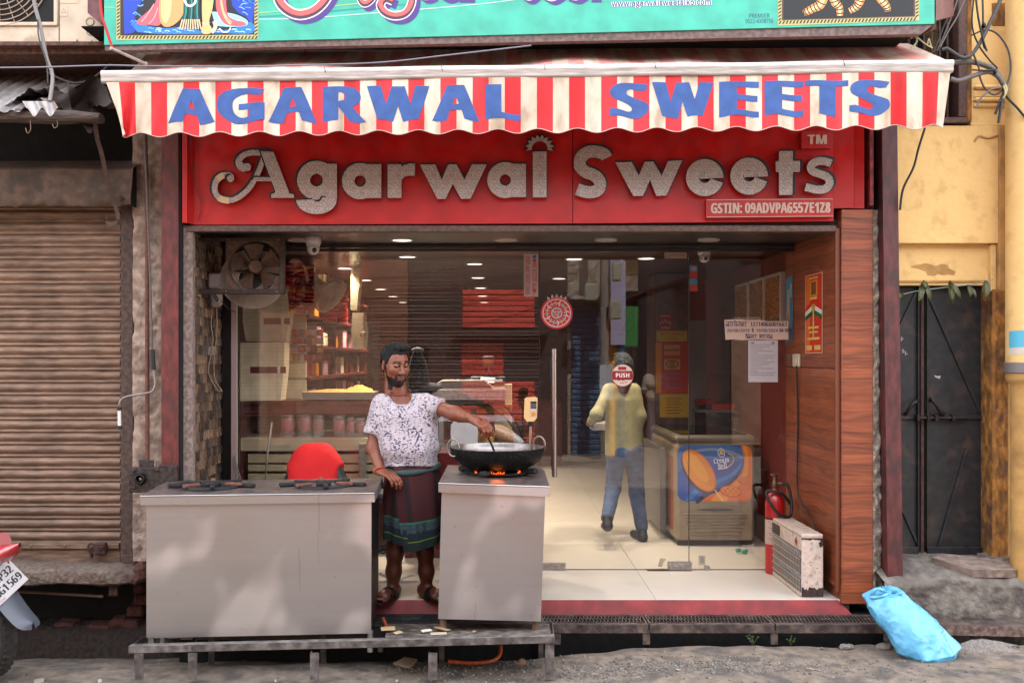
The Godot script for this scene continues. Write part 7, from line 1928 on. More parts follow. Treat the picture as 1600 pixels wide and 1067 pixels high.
func stoves()->void:
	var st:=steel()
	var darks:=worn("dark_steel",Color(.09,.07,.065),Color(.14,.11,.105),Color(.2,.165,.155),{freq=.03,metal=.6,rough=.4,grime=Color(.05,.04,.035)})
	var tops:=worn("top_plate",Color(.40,.35,.33),Color(.48,.42,.40),Color(.55,.49,.46),{freq=.022,metal=.6,rough=.34,grime=Color(.1,.07,.06),grime_at=.6,grime_scale=1.4})
	var iron:=worn("burner_iron",Color(.035,.033,.035),Color(.06,.056,.058),Color(.10,.095,.095),{freq=.05,rough=.7,metal=.2,bump=.5})
	var brick:=worn("burner_rust",Color(.26,.12,.09),Color(.36,.18,.135),Color(.45,.26,.2),{freq=.05,rough=.85})
	# two-burner stove
	var s1:=thing("two_burner_stove","wide stainless steel two burner stove with empty burners on the left","stove",P(405,997,.35))
	var a:=P(228,997,.66);var bq:=P(579.5,989.5,.60)
	var at:=P(228,789,.66);var bt:=P(580,784,.60)
	var dv:=Vector3(-.03,.0,-.57)
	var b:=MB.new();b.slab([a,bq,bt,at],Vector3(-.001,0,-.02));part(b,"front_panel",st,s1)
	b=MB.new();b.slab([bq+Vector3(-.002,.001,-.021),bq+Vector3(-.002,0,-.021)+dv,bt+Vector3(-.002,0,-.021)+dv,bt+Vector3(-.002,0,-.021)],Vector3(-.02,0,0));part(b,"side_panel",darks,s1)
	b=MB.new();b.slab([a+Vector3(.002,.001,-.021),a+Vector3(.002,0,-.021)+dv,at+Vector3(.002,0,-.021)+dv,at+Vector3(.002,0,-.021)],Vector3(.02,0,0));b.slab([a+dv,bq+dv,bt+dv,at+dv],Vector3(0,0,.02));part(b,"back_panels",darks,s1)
	var tl:=P(218.5,774.5,.68);var tr:=P(585,770,.62);var bl:=P(218.5,789.5,.68);var br:=P(585,784.5,.62)
	var back:=P(261,751.6,.06)-tl
	var backr:=P(597.5,747,.04)-tr
	b=MB.new()
	b.face([bl,br,tr,tl]);b.face([tr,tr+backr,br+backr,br],Vector3(1,0,0));b.face([tl,tl+back,bl+back,bl],Vector3(-1,0,0));b.face([bl,br,br+backr,bl+back],Vector3.DOWN)
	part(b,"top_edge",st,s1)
	b=MB.new();b.face([tl,tr,tr+backr,tl+back],Vector3.UP)
	part(b,"top_plate",tops,s1)
	b=MB.new();b.tube([tl+Vector3(0,-.003,.0),tr+Vector3(0,-.003,.0)],.0042,8);part(b,"rolled_edge",st,s1)
	for q in [[232,.62],[574,.55],[250,.12],[590,.1]]:
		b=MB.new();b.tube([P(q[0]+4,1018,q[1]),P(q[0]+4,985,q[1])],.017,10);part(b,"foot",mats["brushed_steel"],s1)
	for q in [[332,763,.37,"left"],[505,758,.34,"right"]]:
		var c:=P(q[0],q[1],q[2]);c.y=lerpf(tl.y,tr.y,.5)+.002
		var bn:=thing("burner_grate","black cast burner grate with rusty blocks at the stove's %s" % q[3],"burner",c,"burner grates of the wide stove")
		b=MB.new();b.lathe([Vector2(.17,.0),Vector2(.172,.016),Vector2(.15,.02),Vector2(.135,.012),Vector2(.13,.0)],Transform3D(Basis(),c),26);b.lathe([Vector2(.001,.002),Vector2(.13,.003)],Transform3D(Basis(),c),20);part(b,"ring",iron,bn)
		b=MB.new();b.lathe([Vector2(.03,.003),Vector2(.045,.004),Vector2(.045,.03),Vector2(.03,.034),Vector2(.001,.03)],Transform3D(Basis(),c),16);part(b,"burner_head",iron,bn)
		for k in 6:
			var an:=TAU*k/6.0+.25;var d:=Vector3(cos(an),0,sin(an))
			b=MB.new();b.box(c+d*.135+Vector3(0,.022,0),Vector3(.105,.02,.028),.005,Basis(Vector3.UP,-an));part(b,"pan_support",brick if k % 2==0 else iron,bn)
		for k in 2:
			b=MB.new();b.box(c+Vector3(-.2+.4*k,.014,.02),Vector3(.11,.02,.05),.005,Basis(Vector3.UP,.4-.8*k));part(b,"side_lug",iron,bn)
	b=MB.new()
	for k in 22:
		var u:=rng.randf_range(232,590);var w:=rng.randf();b.ball(tl.lerp(tr,(u-218)/367.0)+back*w+Vector3(0,.002,0),Vector3(1,.4,1)*rng.randf_range(.002,.005),5)
	stuff(part(b,"crumbs",flat("crumb",Color(.6,.55,.5),.9),s1))
	# single stove, turned and tilted a little
	var s2:=thing("single_stove","narrow stainless steel single burner stove carrying the black wok","stove",P(768,970,.2))
	a=P(684.5,967,.56);bq=P(845,971,.58);at=P(690,769,.56);bt=P(852,775,.58);dv=Vector3(.02,0,-.72)
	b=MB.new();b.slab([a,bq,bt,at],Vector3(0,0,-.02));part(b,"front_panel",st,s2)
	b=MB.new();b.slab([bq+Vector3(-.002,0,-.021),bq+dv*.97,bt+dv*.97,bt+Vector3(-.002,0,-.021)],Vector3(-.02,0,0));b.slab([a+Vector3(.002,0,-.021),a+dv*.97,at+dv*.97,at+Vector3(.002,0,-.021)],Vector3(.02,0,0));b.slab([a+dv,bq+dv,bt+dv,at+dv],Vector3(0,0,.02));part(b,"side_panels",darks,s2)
	tl=P(685,754.5,.585);tr=P(859.5,760,.605);bl=P(685,769,.585);br=P(859.5,776,.605)
	back=Vector3(.012,.014,-.78);backr=Vector3(-.008,.028,-.78)
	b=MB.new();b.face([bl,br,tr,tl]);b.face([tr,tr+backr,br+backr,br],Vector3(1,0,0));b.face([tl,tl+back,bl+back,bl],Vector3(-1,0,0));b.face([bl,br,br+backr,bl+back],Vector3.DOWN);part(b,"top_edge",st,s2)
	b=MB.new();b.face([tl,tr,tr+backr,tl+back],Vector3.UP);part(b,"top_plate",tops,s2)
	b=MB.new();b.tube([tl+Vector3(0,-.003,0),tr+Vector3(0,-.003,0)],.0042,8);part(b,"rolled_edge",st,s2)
	for q in [[692,.52],[836,.53],[700,-.05],[834,-.04]]:
		b=MB.new();b.tube([P(q[0],1000 if q[1]>.3 else 960,q[1]),P(q[0],955,q[1])],.019,10);part(b,"foot",worn("foot_rust",Color(.1,.07,.06),Color(.3,.18,.12),Color(.5,.36,.26),{freq=.05,scale=3.0}),s2)
	var wz:=.17
	var wc:=P(777,700,wz)
	var topy:float=P(777,757,.6).y+.012
	for k in 4:
		b=MB.new();var an:=TAU*k/4.0+.35
		b.box(Vector3(wc.x,topy+.022,wc.z)+Vector3(cos(an),0,sin(an))*.19,Vector3(.12,.03,.05),.008,Basis(Vector3.UP,-an));part(b,"pan_support",iron,s2)
	b=MB.new();b.lathe([Vector2(.13,.004),Vector2(.19,.006),Vector2(.19,.02),Vector2(.13,.02)],Transform3D(Basis(),Vector3(wc.x,topy-.004,wc.z)),24);b.lathe([Vector2(.001,.003),Vector2(.13,.004)],Transform3D(Basis(),Vector3(wc.x,topy-.004,wc.z)),20);part(b,"burner_ring",iron,s2)
	# flames under the wok
	var fm:=StandardMaterial3D.new();fm.albedo_color=Color(.9,.35,.05);fm.emission_enabled=true;fm.emission=Color(1.0,.36,.05);fm.emission_energy_multiplier=.35;fm.roughness=1.0
	var fl:=thing("gas_flame","orange gas flame licking under the black wok","flame",Vector3(wc.x,topy,wc.z))
	for k in 11:
		var an:=deg_to_rad([40.0,46.0,76.0,80.0,84.0,88.0,92.0,97.0,102.0,134.0,141.0][k]);var r:float=.165+.012*sin(k*2.3)
		var p:=Vector3(wc.x+cos(an)*r,topy+.006,wc.z+sin(an)*r)
		b=MB.new();b.tube([p,p+Vector3(cos(an)*.006,.012,sin(an)*.006),p+Vector3(cos(an)*.016,.022+.006*sin(k*1.7),sin(an)*.016)],[.006,.005,.0008],6);part(b,"flame_tongue",fm,fl)
	var ol:=OmniLight3D.new();ol.name="FlameLight";fl.add_child(ol);ol.position=Vector3(0,.03,.2);ol.light_color=Color(1.0,.5,.15);ol.light_energy=.0015;ol.light_size=.05;ol.omni_range=3.0;ol.omni_attenuation=2.0;ol.shadow_enabled=true
	# wok
	var wk:=thing("wok","large black wok with two ring handles and bright inner rim","wok",Vector3(wc.x,topy+.03,wc.z))
	var rim:=.287;var dep:float=wc.y-(topy+.008)
	var prof:=[]
	for i in 15:
		var w:=i/14.0;prof.append(Vector2(maxf(rim*sin(w*PI*.5),.002),wc.y-dep*cos(pow(w,1.15)*PI*.5) ))
	prof.append(Vector2(rim+.003,wc.y+.006));prof.append(Vector2(rim-.002,wc.y+.008))
	var outer:=worn("wok_black",Color(.015,.015,.016),Color(.022,.022,.023),Color(.04,.04,.041),{freq=.05,scale=3.0,rough=.5,bump=.5,grime=Color(.2,.2,.2),grime_at=.62,grime_scale=9.0,grime_alpha=.3})
	outer.metallic_specular=.3
	b=MB.new();b.lathe(prof,Transform3D(Basis(),Vector3(wc.x,0,wc.z)),48);part(b,"bowl",outer,wk)
	var inner:=[]
	for p in prof.slice(0,15):inner.append(Vector2(maxf(p.x*.978,.002),p.y+.008))
	inner.append(Vector2(rim-.002,wc.y+.0078))
	b=MB.new();b.lathe(inner,Transform3D(Basis(),Vector3(wc.x,0,wc.z)),48);part(b,"inner_face",worn("wok_inner",Color(.42,.40,.39),Color(.56,.53,.51),Color(.66,.63,.61),{freq=.05,metal=.8,rough=.35}),wk)
	b=MB.new();b.lathe([Vector2(.001,wc.y-.028),Vector2(.262,wc.y-.028)],Transform3D(Basis(),Vector3(wc.x,0,wc.z)),40);part(b,"hot_oil",flat("oil",Color(.44,.25,.06),.06),wk)
	for s in [[-.262,.09],[.258,-.10]]:
		b=MB.new();var hc:=Vector3(wc.x+s[0],wc.y+.012,wc.z+s[1]+.02);var pts:=[]
		for i in 21:pts.append(hc+Vector3(cos(TAU*i/20.0)*.035,sin(TAU*i/20.0)*.052,cos(TAU*i/20.0)*.02))
		b.tube(pts,.006,8,false);b.ball(hc+Vector3(.03 if s[0]<0 else -.03,-.04,.0),Vector3.ONE*.012,8);part(b,"ring_handle",flat("ring_steel",Color(.50,.45,.41),.3,.8),wk)
	# oil tester standing in the wok
	var tz:=.06
	var te:=thing("oil_tester","cream handheld oil tester with screen standing in the wok","tester",P(829,694,tz))
	b=MB.new();b.poly(PackedVector2Array(V2([[823,658],[834,657.5],[838.5,652],[839.5,621.5],[837,620],[822.5,620.5],[819.5,623],[818.5,652]])),.05,PX(tz-.025));part(b,"case",flat("tester_cream",Color(.74,.60,.40),.45),te)
	b=MB.new();rect(b,828.5,627,838.5,651,tz+.026,Color(.62,.56,.50));rect(b,829,627,838.3,631,tz+.026,Color(.06,.05,.15),1.0);rect(b,829,631.3,838.3,635,tz+.026,Color(.06,.28,.27),1.0);rect(b,829,635.3,838.3,638.5,tz+.026,Color(.36,.05,.06),1.0)
	for q in [[831.5,641,.0045,Color(.72,.68,.64)],[835,641,.0045,Color(.72,.68,.64)],[833.5,647,.013,Color(.70,.42,.10)]]:disc(b,q[0],q[1],tz+.026,q[2],q[3],1.0)
	part(b,"face_panel",print_mat(),te)
	b=MB.new();b.tube([P(829,666,tz),P(829,657,tz)],[.012,.016],10);part(b,"collar",mats["black_rubber"],te)
	b=MB.new();b.tube([P(828.5,706,tz),P(829,665,tz)],.0085,10);part(b,"probe",flat("probe_steel",Color(.60,.52,.47),.3,.8),te)
	# ladle in the cook's hand
	b=MB.new();b.tube([P(751,655,.215),P(756,668,.21),P(769.5,698,.2),P(775,712,.2)],.0065,8);b.lathe([Vector2(.001,.0),Vector2(.055,.003),Vector2(.056,.006),Vector2(.001,.004)],Transform3D(Basis(),P(776,712,.2)),18)
	solo(b,"ladle","black long handled skimmer dipping into the wok","ladle",flat("ladle_black",Color(.045,.045,.05),.4,.4))
	# stand of steel angle
	var sm:=worn("stand_steel",Color(.22,.19,.175),Color(.34,.305,.285),Color(.46,.425,.40),{freq=.03,metal=.25,rough=.65,bump=.4,grime=Color(.2,.14,.1)})
	var sd:=thing("stove_stand","low rusty steel angle stand under both stoves","stand",P(530,1040,.6))
	var f0:=P(200,1015,.78);var f1:=P(866,999,.80)
	var r0:=P(232,994,.1);var r1:=P(862,975,.33)
	var bar:=func(p:Vector3,q:Vector3,h:float,t:float,nm:String)->void:
		var d:Vector3=(q-p).normalized();var w:=d.cross(Vector3.UP).normalized()
		b=MB.new();b.box((p+q)/2,Vector3((q-p).length(),h,t),.003,Basis(d,Vector3.UP,-w));part(b,nm,sm,sd)
	bar.call(f0,f1,.042,.006,"front_rail");bar.call(f0+Vector3(.0,.018,-.02),f1+Vector3(0,.018,-.02),.005,.04,"front_flange");bar.call(f0+Vector3(.005,0,0),r0,.04,.006,"side_rail");bar.call(f1,r1,.04,.006,"side_rail");bar.call(r0,r1,.04,.006,"back_rail")
	bar.call(P(296,1014,.79),P(306,995,.12),.03,.02,"cross_bar")
	for u in [216,300,491,676,859]:
		var z:=.78
		b=MB.new();b.slab([P(u-7,1062,z),P(u+7,1062,z),P(u+7,1004 if u>800 else 1020,z),P(u-7,1004 if u>800 else 1020,z)],Vector3(0,0,-.006));b.slab([P(u-7,1062,z-.0062),P(u-6,1062,z-.0062),P(u-6,1020,z-.0062),P(u-7,1020,z-.0062)],Vector3(0,0,-.04));part(b,"leg",sm,sd)
	for u in [330,505,690,845]:
		b=MB.new();b.bx(P(u-4,1038,.2),P(u+4,992,.215),.002);part(b,"leg",sm,sd)
	b=MB.new();b.face([P(600,1004,.78)+Vector3(0,.012,-.03),P(862,999,.79)+Vector3(0,.012,-.03),P(858,976,.36)+Vector3(0,.006,0),P(606,976,.3)+Vector3(0,.006,0)],Vector3.UP)
	part(b,"litter_plate",worn("greasy_plate",Color(.22,.18,.15),Color(.36,.31,.27),Color(.5,.45,.4),{freq=.03,metal=.3,rough=.5,grime=Color(.1,.07,.05),grime_at=.5,grime_scale=2.0}),sd)
	b=MB.new()
	var yp:float=P(600,1003,.75).y+.014
	for q in [[604,.62,.08,.05,.2,Color(.60,.50,.36)],[620,.7,.05,.03,.9,Color(.62,.54,.42)],[665,.66,.06,.03,.5,Color(.70,.66,.6)],[690,.62,.10,.04,2.4,Color(.56,.46,.34)],[684,.72,.09,.03,.1,Color(.62,.56,.48)],[740,.68,.03,.02,1.1,Color(.5,.4,.3)]]:
		b.col=q[5];b.box(Vector3(UX(q[0],q[1]),yp+.006,q[1]-.06),Vector3(q[2],.004,q[3]),.001,Basis(Vector3.UP,q[4])*Basis(Vector3.RIGHT,.12))
	stuff(part(b,"scraps",print_mat(),sd))
# ---------------------------------------------------------------- grating, bag and litter
func small_street_things()->void:
	var rm:=worn("grate_steel",Color(.2,.155,.13),Color(.3,.24,.205),Color(.41,.34,.3),{freq=.03,metal=.2,rough=.75,bump=.5,grime=Color(.1,.07,.06),grime_at=.5})
	var gr:=thing("drain_grating","long rusty steel grating over the drain before the shop threshold","grating",P(1130,985,.15))
	var y:=.268
	var x0:=UX(846,.2);var x1:=UX(1425,.2)
	for q in [[x0,UX(1014,.28)],[UX(1016,.28),UX(1212,.28)],[UX(1214,.28),x1]]:
		var b:=MB.new();b.bx(Vector3(q[0],y-.05,.262),Vector3(q[1],y+.003,.268),.002);b.bx(Vector3(q[0],y-.002,.232),Vector3(q[1],y+.004,.2615),.001);part(b,"front_angle",rm,gr)
		b=MB.new();b.bx(Vector3(q[0],y-.03,.035),Vector3(q[1],y+.002,.05),.002);b.bx(Vector3(q[0],y-.03,.052),Vector3(q[0]+.012,y+.001,.23),.001);b.bx(Vector3(q[1]-.012,y-.03,.052),Vector3(q[1],y+.001,.23),.001);part(b,"edge_bar",rm,gr)
		# woven mesh: thin crossed bars, far too many and too fine to pick apart
		b=MB.new();var n:=int((q[1]-q[0])/.022)
		for k in n:
			var xa:float=q[0]+.014+k*.022
			for s in [-1.0,1.0]:
				b.box(Vector3(xa,y-.006-.002*s,.141),Vector3(.005,.003,.19),.0,Basis(Vector3.UP,.16*s))
		stuff(part(b,"mesh_bars",rm,gr))
	for u in [1010,1210,870,1395]:
		var b:=MB.new();b.bx(P(u-6,1006,.245),P(u+6,986,.262),.002);part(b,"leg",rm,gr)
	var pl:=thing("steel_plate","plain rusty steel plate continuing the drain cover before the yellow house","plate",P(1540,990,.2))
	var b:=MB.new();b.slab([P(1424,975.5,.27),P(1720,982,.30),Vector3(UX(1740,.14),.275,.13),Vector3(UX(1424,.12),.272,.1)],Vector3(0,-.006,0));part(b,"sheet",rm,pl)
	b=MB.new();b.slab([P(1424,991,.272),P(1720,998,.302),P(1720,982.5,.302),P(1424,976,.272)],Vector3(0,0,-.006));part(b,"front_lip",worn("lip_rust",Color(.26,.17,.13),Color(.38,.28,.235),Color(.48,.38,.33),{freq=.05,rough=.8,bump=.3}),pl)
	b=MB.new();b.bx(Vector3(x0,-.15,-.02),Vector3(4.5,.20,.04),.0);solo(b,"drain_wall","dark back wall of the open drain under the grating","wall",mats["soot"])
	# black grating between the stoves
	var bg:=thing("black_grating","greasy black grating between the two stoves","grating",P(640,970,.2))
	for k in 9:
		b=MB.new();b.bx(Vector3(UX(585,.2),.262,.04+k*.03),Vector3(UX(700,.2),.274,.052+k*.03),.002);part(b,"bar",mats["burner_iron"],bg)
	b=MB.new();b.bx(Vector3(UX(585,.2),.20,.03),Vector3(UX(700,.2),.255,.31),.0);part(b,"greasy_bed",mats["soot"],bg)
	b=MB.new();b.tube(smooth_line([P(598,965,.3),P(602,975,.3),P(610,990,.34),P(640,1002,.3),P(680,992,.15),P(720,978,.1),P(770,985,.2),P(782,1010,.35),P(775,1030,.45),P(740,1036,.5),P(700,1033,.5)],6),.011,8);solo(b,"gas_hose","orange rubber gas hose snaking under the stoves","hose",worn("hose_orange",Color(.5,.14,.05),Color(.64,.22,.08),Color(.72,.32,.14),{freq=.05,rough=.5}))
	# litter under the stand
	b=MB.new();b.slab([P(614,1036,.6),P(640,1043,.62),P(652,1030,.45),P(632,1026,.43)],Vector3(0,-.006,0));solo(b,"cardboard_scrap","folded brown cardboard scrap under the stove stand","cardboard",worn("card_brown",Color(.36,.26,.18),Color(.45,.34,.24),Color(.52,.42,.31)))
	b=MB.new();b.ball(P(815,1035,.62),Vector3(.025,.022,.022),12,Basis(Vector3(0,0,1),.4));solo(b,"round_stone","small round brown stone under the stand's right end","stone",worn("stone_brown",Color(.34,.22,.15),Color(.44,.3,.22),Color(.52,.38,.29),{freq=.05,scale=4.0}))
	var rock:=worn("rock_grey",Color(.32,.28,.25),Color(.44,.4,.36),Color(.54,.5,.46),{freq=.05,scale=2.0,bump=.8,rough=.95})
	for q in [[1324,1001,.045,"flat grey stone by the grating leg beside the blue bag"],[1382,1004,.05,"flat grey stone half hidden behind the blue bag"],[1545,1006,.13,"long grey stone under the steel plate at the right"],[1285,1012,.012,"small grey pebble left of the flat stone"]]:
		b=MB.new();var rows:=[];var f:=noise(int(q[0]),9.0,3);var c:=P(q[0],q[1],.34)
		c.y=gh(c.x,c.z)+q[2]*(.15 if q[2]<.1 else -.12)
		for i in 9:
			var row:=PackedVector3Array();var ph:=-PI/2+PI*i/8.0
			for j in 14:
				var th:=TAU*j/14.0;var d:=Vector3(cos(ph)*cos(th),sin(ph)*.45,cos(ph)*sin(th)*.7);row.append(c+d*Vector3(1.0 if q[2]<.1 else 1.7,1,1)*q[2]*(1.0+.5*f.get_noise_3d(d.x,d.y,d.z)))
			rows.append(row)
		b.grid(rows,true);solo(b,"loose_stone",q[3],"stone",rock)
	# weeds at the grating
	var weed:=flat("weed_green",Color(.2,.27,.09),.7);weed.backlight_enabled=true;weed.backlight=Color(.15,.2,.05)
	for q in [[1177,1003,"tiny green weed at the foot of the grating, left one"],[1236,1003,"tiny green weed at the foot of the grating, right of the leg"]]:
		b=MB.new();var c:=P(q[0],q[1],.29);c.y=gh(c.x,c.z)
		for k in 12:
			var an:=rng.randf()*TAU;var l:=rng.randf_range(.02,.06);var top:=c+Vector3(cos(an)*l*.6,l,sin(an)*l*.5);b.tube([c,c.lerp(top,.6)+Vector3(0,.006,0),top],.0012,4)
			b.ball(top,Vector3(.009,.003,.006),6,Basis(Vector3.UP,an))
		solo(b,"weed",q[2],"weed",weed,"weeds at the grating")
	b=MB.new();b.tube(smooth_line([P(1545,1042,.68),P(1562,1044,.7),P(1580,1040,.72),P(1592,1046,.74)],4),.002,5);b.tube([P(1302,1021,.62),P(1316,1034,.7)],.003,5);solo(b,"dry_stalk","dry pale stalks lying on the road near the blue bag","stalk",flat("stalk",Color(.5,.44,.3),.9))
	b=MB.new()
	for q in [[1268,1031,.02],[430,1043,.012],[620,1052,.014],[60,1052,.05],[1060,1046,.016],[155,1027,.02],[930,1052,.014]]:
		var c:=P(q[0],q[1],.75);c.y=gh(c.x,c.z)+.012;b.box(c,Vector3(q[2]*2,.003,q[2]),.001,Basis.from_euler(Vector3(rng.randf_range(-.2,.2),rng.randf()*3.0,rng.randf_range(-.2,.2))))
	stuff(tag(solo(b,"paper_litter","scraps of pale paper scattered along the road","litter",flat("litter_pale",Color(.58,.53,.47),.9)),"scraps of pale paper scattered along the road","litter"))
	plastic_bag()
func plastic_bag()->void:
	# outline of the bag about its axis, from the base up to the gathered mouth
	var left:=[[1430,1030],[1404,1015],[1388,995],[1376,977],[1366,962],[1359,946],[1357,931],[1366,923]]
	var right:=[[1488,1020],[1492,1008],[1474,985],[1455,964],[1439,947],[1424,934],[1410,923],[1400,918]]
	var rows:=[];var f:=noise(123,2.5,2);f.fractal_type=FastNoiseLite.FRACTAL_RIDGED;var f2:=noise(124,9.0,3);f2.fractal_type=FastNoiseLite.FRACTAL_RIDGED
	var R:=84;var C:=170
	for i in R:
		var w:=i/(R-1.0)*7.0;var k:=mini(int(w),6);var t:=w-k;var row:=PackedVector3Array()
		var l:=Vector2(left[k][0],left[k][1]).lerp(Vector2(left[k+1][0],left[k+1][1]),t);var r:=Vector2(right[k][0],right[k][1]).lerp(Vector2(right[k+1][0],right[k+1][1]),t)
		var z:=lerpf(.50,.33,i/(R-1.0))
		var a:=P(l.x,l.y,z);var b:=P(r.x,r.y,z);var c:=(a+b)/2;var h:=(b-a)/2
		var hw:=h.length();var dz:=minf(hw,.16)*(.9-.35*i/R)
		for j in C:
			var an:=TAU*j/C
			var p:=c+h*cos(an)+Vector3(0,-.02*sin(an)*(1.0-i/float(R)),sin(an)*dz)
			var along:=i/float(R)
			var n:=f.get_noise_3d(p.x+p.y*.5,p.y*.55-p.x*.3,p.z);var n2:=f2.get_noise_3d(p.x-p.y*.3,p.y*.6,p.z)
			var pleat:=sin(an*9.0+3.0*sin(an*2.0)+along*2.0)*.009*smoothstep(.72,1.0,along)
			row.append(p+(p-c).normalized()*(n*.034+n2*.010+pleat+.012*(.5-pow(absf(sin(an*2.5+along*2.2+n*1.5)),.5))*(.35+along))*minf(1.0,hw*9.0))
		rows.append(row)
	var mb:=MB.new();mb.grid(rows,true)
	var tp:=[];var top:PackedVector3Array=rows[R-1];var m:=Vector3.ZERO
	for p in top:m+=p/C
	var r2:=[]
	for s in [1.0,.6,.25,.02]:
		var row:=PackedVector3Array()
		for j in C:row.append(m.lerp(top[j],s)+Vector3(0,(.012 if s>.5 and s<.9 else .0)+.02*sin(j*.7)*(1.0-s)*s*2.0-.02*(1.0-s),0))
		r2.append(row)
	mb.grid(r2,true)
	var bm:=StandardMaterial3D.new();bm.albedo_color=Color(.35,.63,.76);bm.roughness=.32;bm.backlight_enabled=true;bm.backlight=Color(.12,.34,.44);bm.clearcoat_enabled=true;bm.clearcoat=.3
	var bag:=thing("plastic_bag","full light blue plastic rubbish bag leaning by the maroon post","bag",P(1440,1025,.48))
	part(mb,"bag",bm,bag)
	mb=MB.new()
	for s in [[[1362,930],[1372,921],[1386,925],[1395,930],[1410,926]],[[1360,934],[1378,932],[1392,926],[1402,921]]]:
		var pts:=[]
		for q in s:pts.append(P(q[0],q[1],.40+.02*sin(q[0])))
		mb.tube(smooth_line(pts,5),[.006]+range(1,smooth_line(pts,5).size()).map(func(i):return .009+.004*sin(i*1.1)),8)
	part(mb,"gathered_mouth",bm,bag)
# ---------------------------------------------------------------- motorbike at the left edge
func motorbike()->void:
	var yaw:=atan2(-.52,-.85)
	var org:=P(-46,985,.6);org.y=gh(org.x,org.z)
	var t:=thing("motorbike","parked motorbike with grey mudguard and red tail light at the left edge","motorbike",Vector3.ZERO)
	t.position=org;t.set_meta("org",Vector3.ZERO)
	t.basis=Basis(Vector3.UP,PI-.53)*Basis(Vector3.RIGHT,-.10)
	var rub:=worn("tyre",Color(.09,.082,.076),Color(.14,.128,.12),Color(.2,.185,.17),{freq=.05,rough=.9,world=false})
	var grey:=flat("guard_grey",Color(.24,.25,.275),.45);var blk:Material=mats["black_rubber"];var redp:=flat("bike_red",Color(.5,.03,.04),.25);var met:Material=mats["steel_grey"]
	for wx in [[-.13,"rear_wheel"],[1.27,"front_wheel"]]:
		var b:=MB.new();var xf:=Transform3D(Basis(Vector3.RIGHT,PI/2),Vector3(wx[0],.29,0))
		b.lathe([Vector2(.215,-.045),Vector2(.25,-.056),Vector2(.275,-.046),Vector2(.288,-.022),Vector2(.290,0),Vector2(.288,.022),Vector2(.275,.046),Vector2(.25,.056),Vector2(.215,.045)],xf,48)
		var wh:=part(b,wx[1],rub,t)
		b=MB.new()
		for k in 44:
			var a:=TAU*k/44.0
			for s in [-1.0,1.0]:b.box(Vector3(wx[0]+cos(a)*.286,.29+sin(a)*.286,.022*s),Vector3(.010,.016,.034),.002,Basis(Vector3(0,0,1),a)*Basis(Vector3.RIGHT,.5*s))
		stuff(part(b,"tread",rub,wh))
		b=MB.new();b.lathe([Vector2(.2,-.03),Vector2(.217,-.04),Vector2(.217,.04),Vector2(.2,.03),Vector2(.2,-.03)],xf,32);b.lathe([Vector2(.001,-.06),Vector2(.06,-.06),Vector2(.06,.06),Vector2(.001,.06)],xf,16)
		for k in 6:
			var a:=TAU*k/6.0;b.tube([Vector3(wx[0]+cos(a)*.05,.29+sin(a)*.05,0),Vector3(wx[0]+cos(a)*.205,.29+sin(a)*.205,0)],.014,6)
		part(b,"rim",met,wh)
	# rear mudguard: a curved tongue behind the wheel
	var rows:=[]
	var spine:=smooth_line([Vector2(.05,.64),Vector2(-.18,.64),Vector2(-.36,.56),Vector2(-.50,.455),Vector2(-.62,.385)],5)
	for i in spine.size():
		var w:=i/(spine.size()-1.0);var hw:=.085*(1.0-.25*w)*(1.0 if w<.85 else sqrt(maxf(.0,1.0-pow((w-.85)/.152,2.0))));var row:=PackedVector3Array()
		for j in 9:
			var s:=(j/8.0-.5)*2.0;row.append(Vector3(spine[i].x,spine[i].y-.035*s*s,s*hw))
		rows.append(row)
	var b:=MB.new();b.grid(rows);part(b,"mudguard",grey,t)
	# number plate
	var pc:=Vector3(-.40,.58,.0);var pb:=Basis(Vector3(0,0,1),Vector3(.45,.89,0).normalized(),Vector3(-.89,.45,0).normalized())*Basis(Vector3(0,0,1),.42)
	b=MB.new();b.box(pc,Vector3(.215,.155,.004),.001,pb);var np:=part(b,"number_plate",flat("plate_white",Color(.66,.63,.62),.4),t)
	b=MB.new();b.col=Color(.10,.10,.11)
	letters(b,"UP32",.125,.042,.0,Transform3D(pb,pc+pb*Vector3(.02,.033,.003)),"Droid Sans Mono",400,.006);letters(b,"GG1569",.19,.042,.0,Transform3D(pb,pc+pb*Vector3(0,-.026,.003)),"Droid Sans Mono",400,.006)
	b.col=Color(.55,.1,.1);letters(b,"ooo",.04,.012,.0,Transform3D(pb,pc+pb*Vector3(-.08,-.065,.003)),"Droid Sans",400)
	b.ball(pc+pb*Vector3(.092,.062,.003),Vector3.ONE*.006,8);part(b,"plate_lettering",print_mat(),np)
	# tail light, cowl, seat, tank, engine and fork
	b=MB.new();rows=[]
	for q in [[-.36,.74,.05,.05],[-.45,.74,.055,.045],[-.52,.77,.04,.03],[-.57,.80,.01,.01]]:
		var row:=PackedVector3Array()
		for j in 12:row.append(Vector3(q[0],q[1]+sin(TAU*j/12.0)*q[3],cos(TAU*j/12.0)*q[2]))
		rows.append(row)
	b.grid(rows,true);var tl:=flat("tail_red",Color(.62,.02,.03),.1);tl.clearcoat_enabled=true;part(b,"tail_light",tl,t)
	b=MB.new();b.tube(smooth_line([Vector3(-.42,.80,0),Vector3(-.1,.74,0),Vector3(.2,.70,0)],5),[.05]+range(10).map(func(i):return .06+.006*i),12);part(b,"rear_cowl",redp,t)
	b=MB.new();b.box(Vector3(.12,.80,0),Vector3(.66,.09,.24),.04,Basis(Vector3(0,0,1),-.05));part(b,"seat",blk,t)
	b=MB.new();b.ball(Vector3(.62,.82,0),Vector3(.26,.13,.14),18);part(b,"fuel_tank",redp,t)
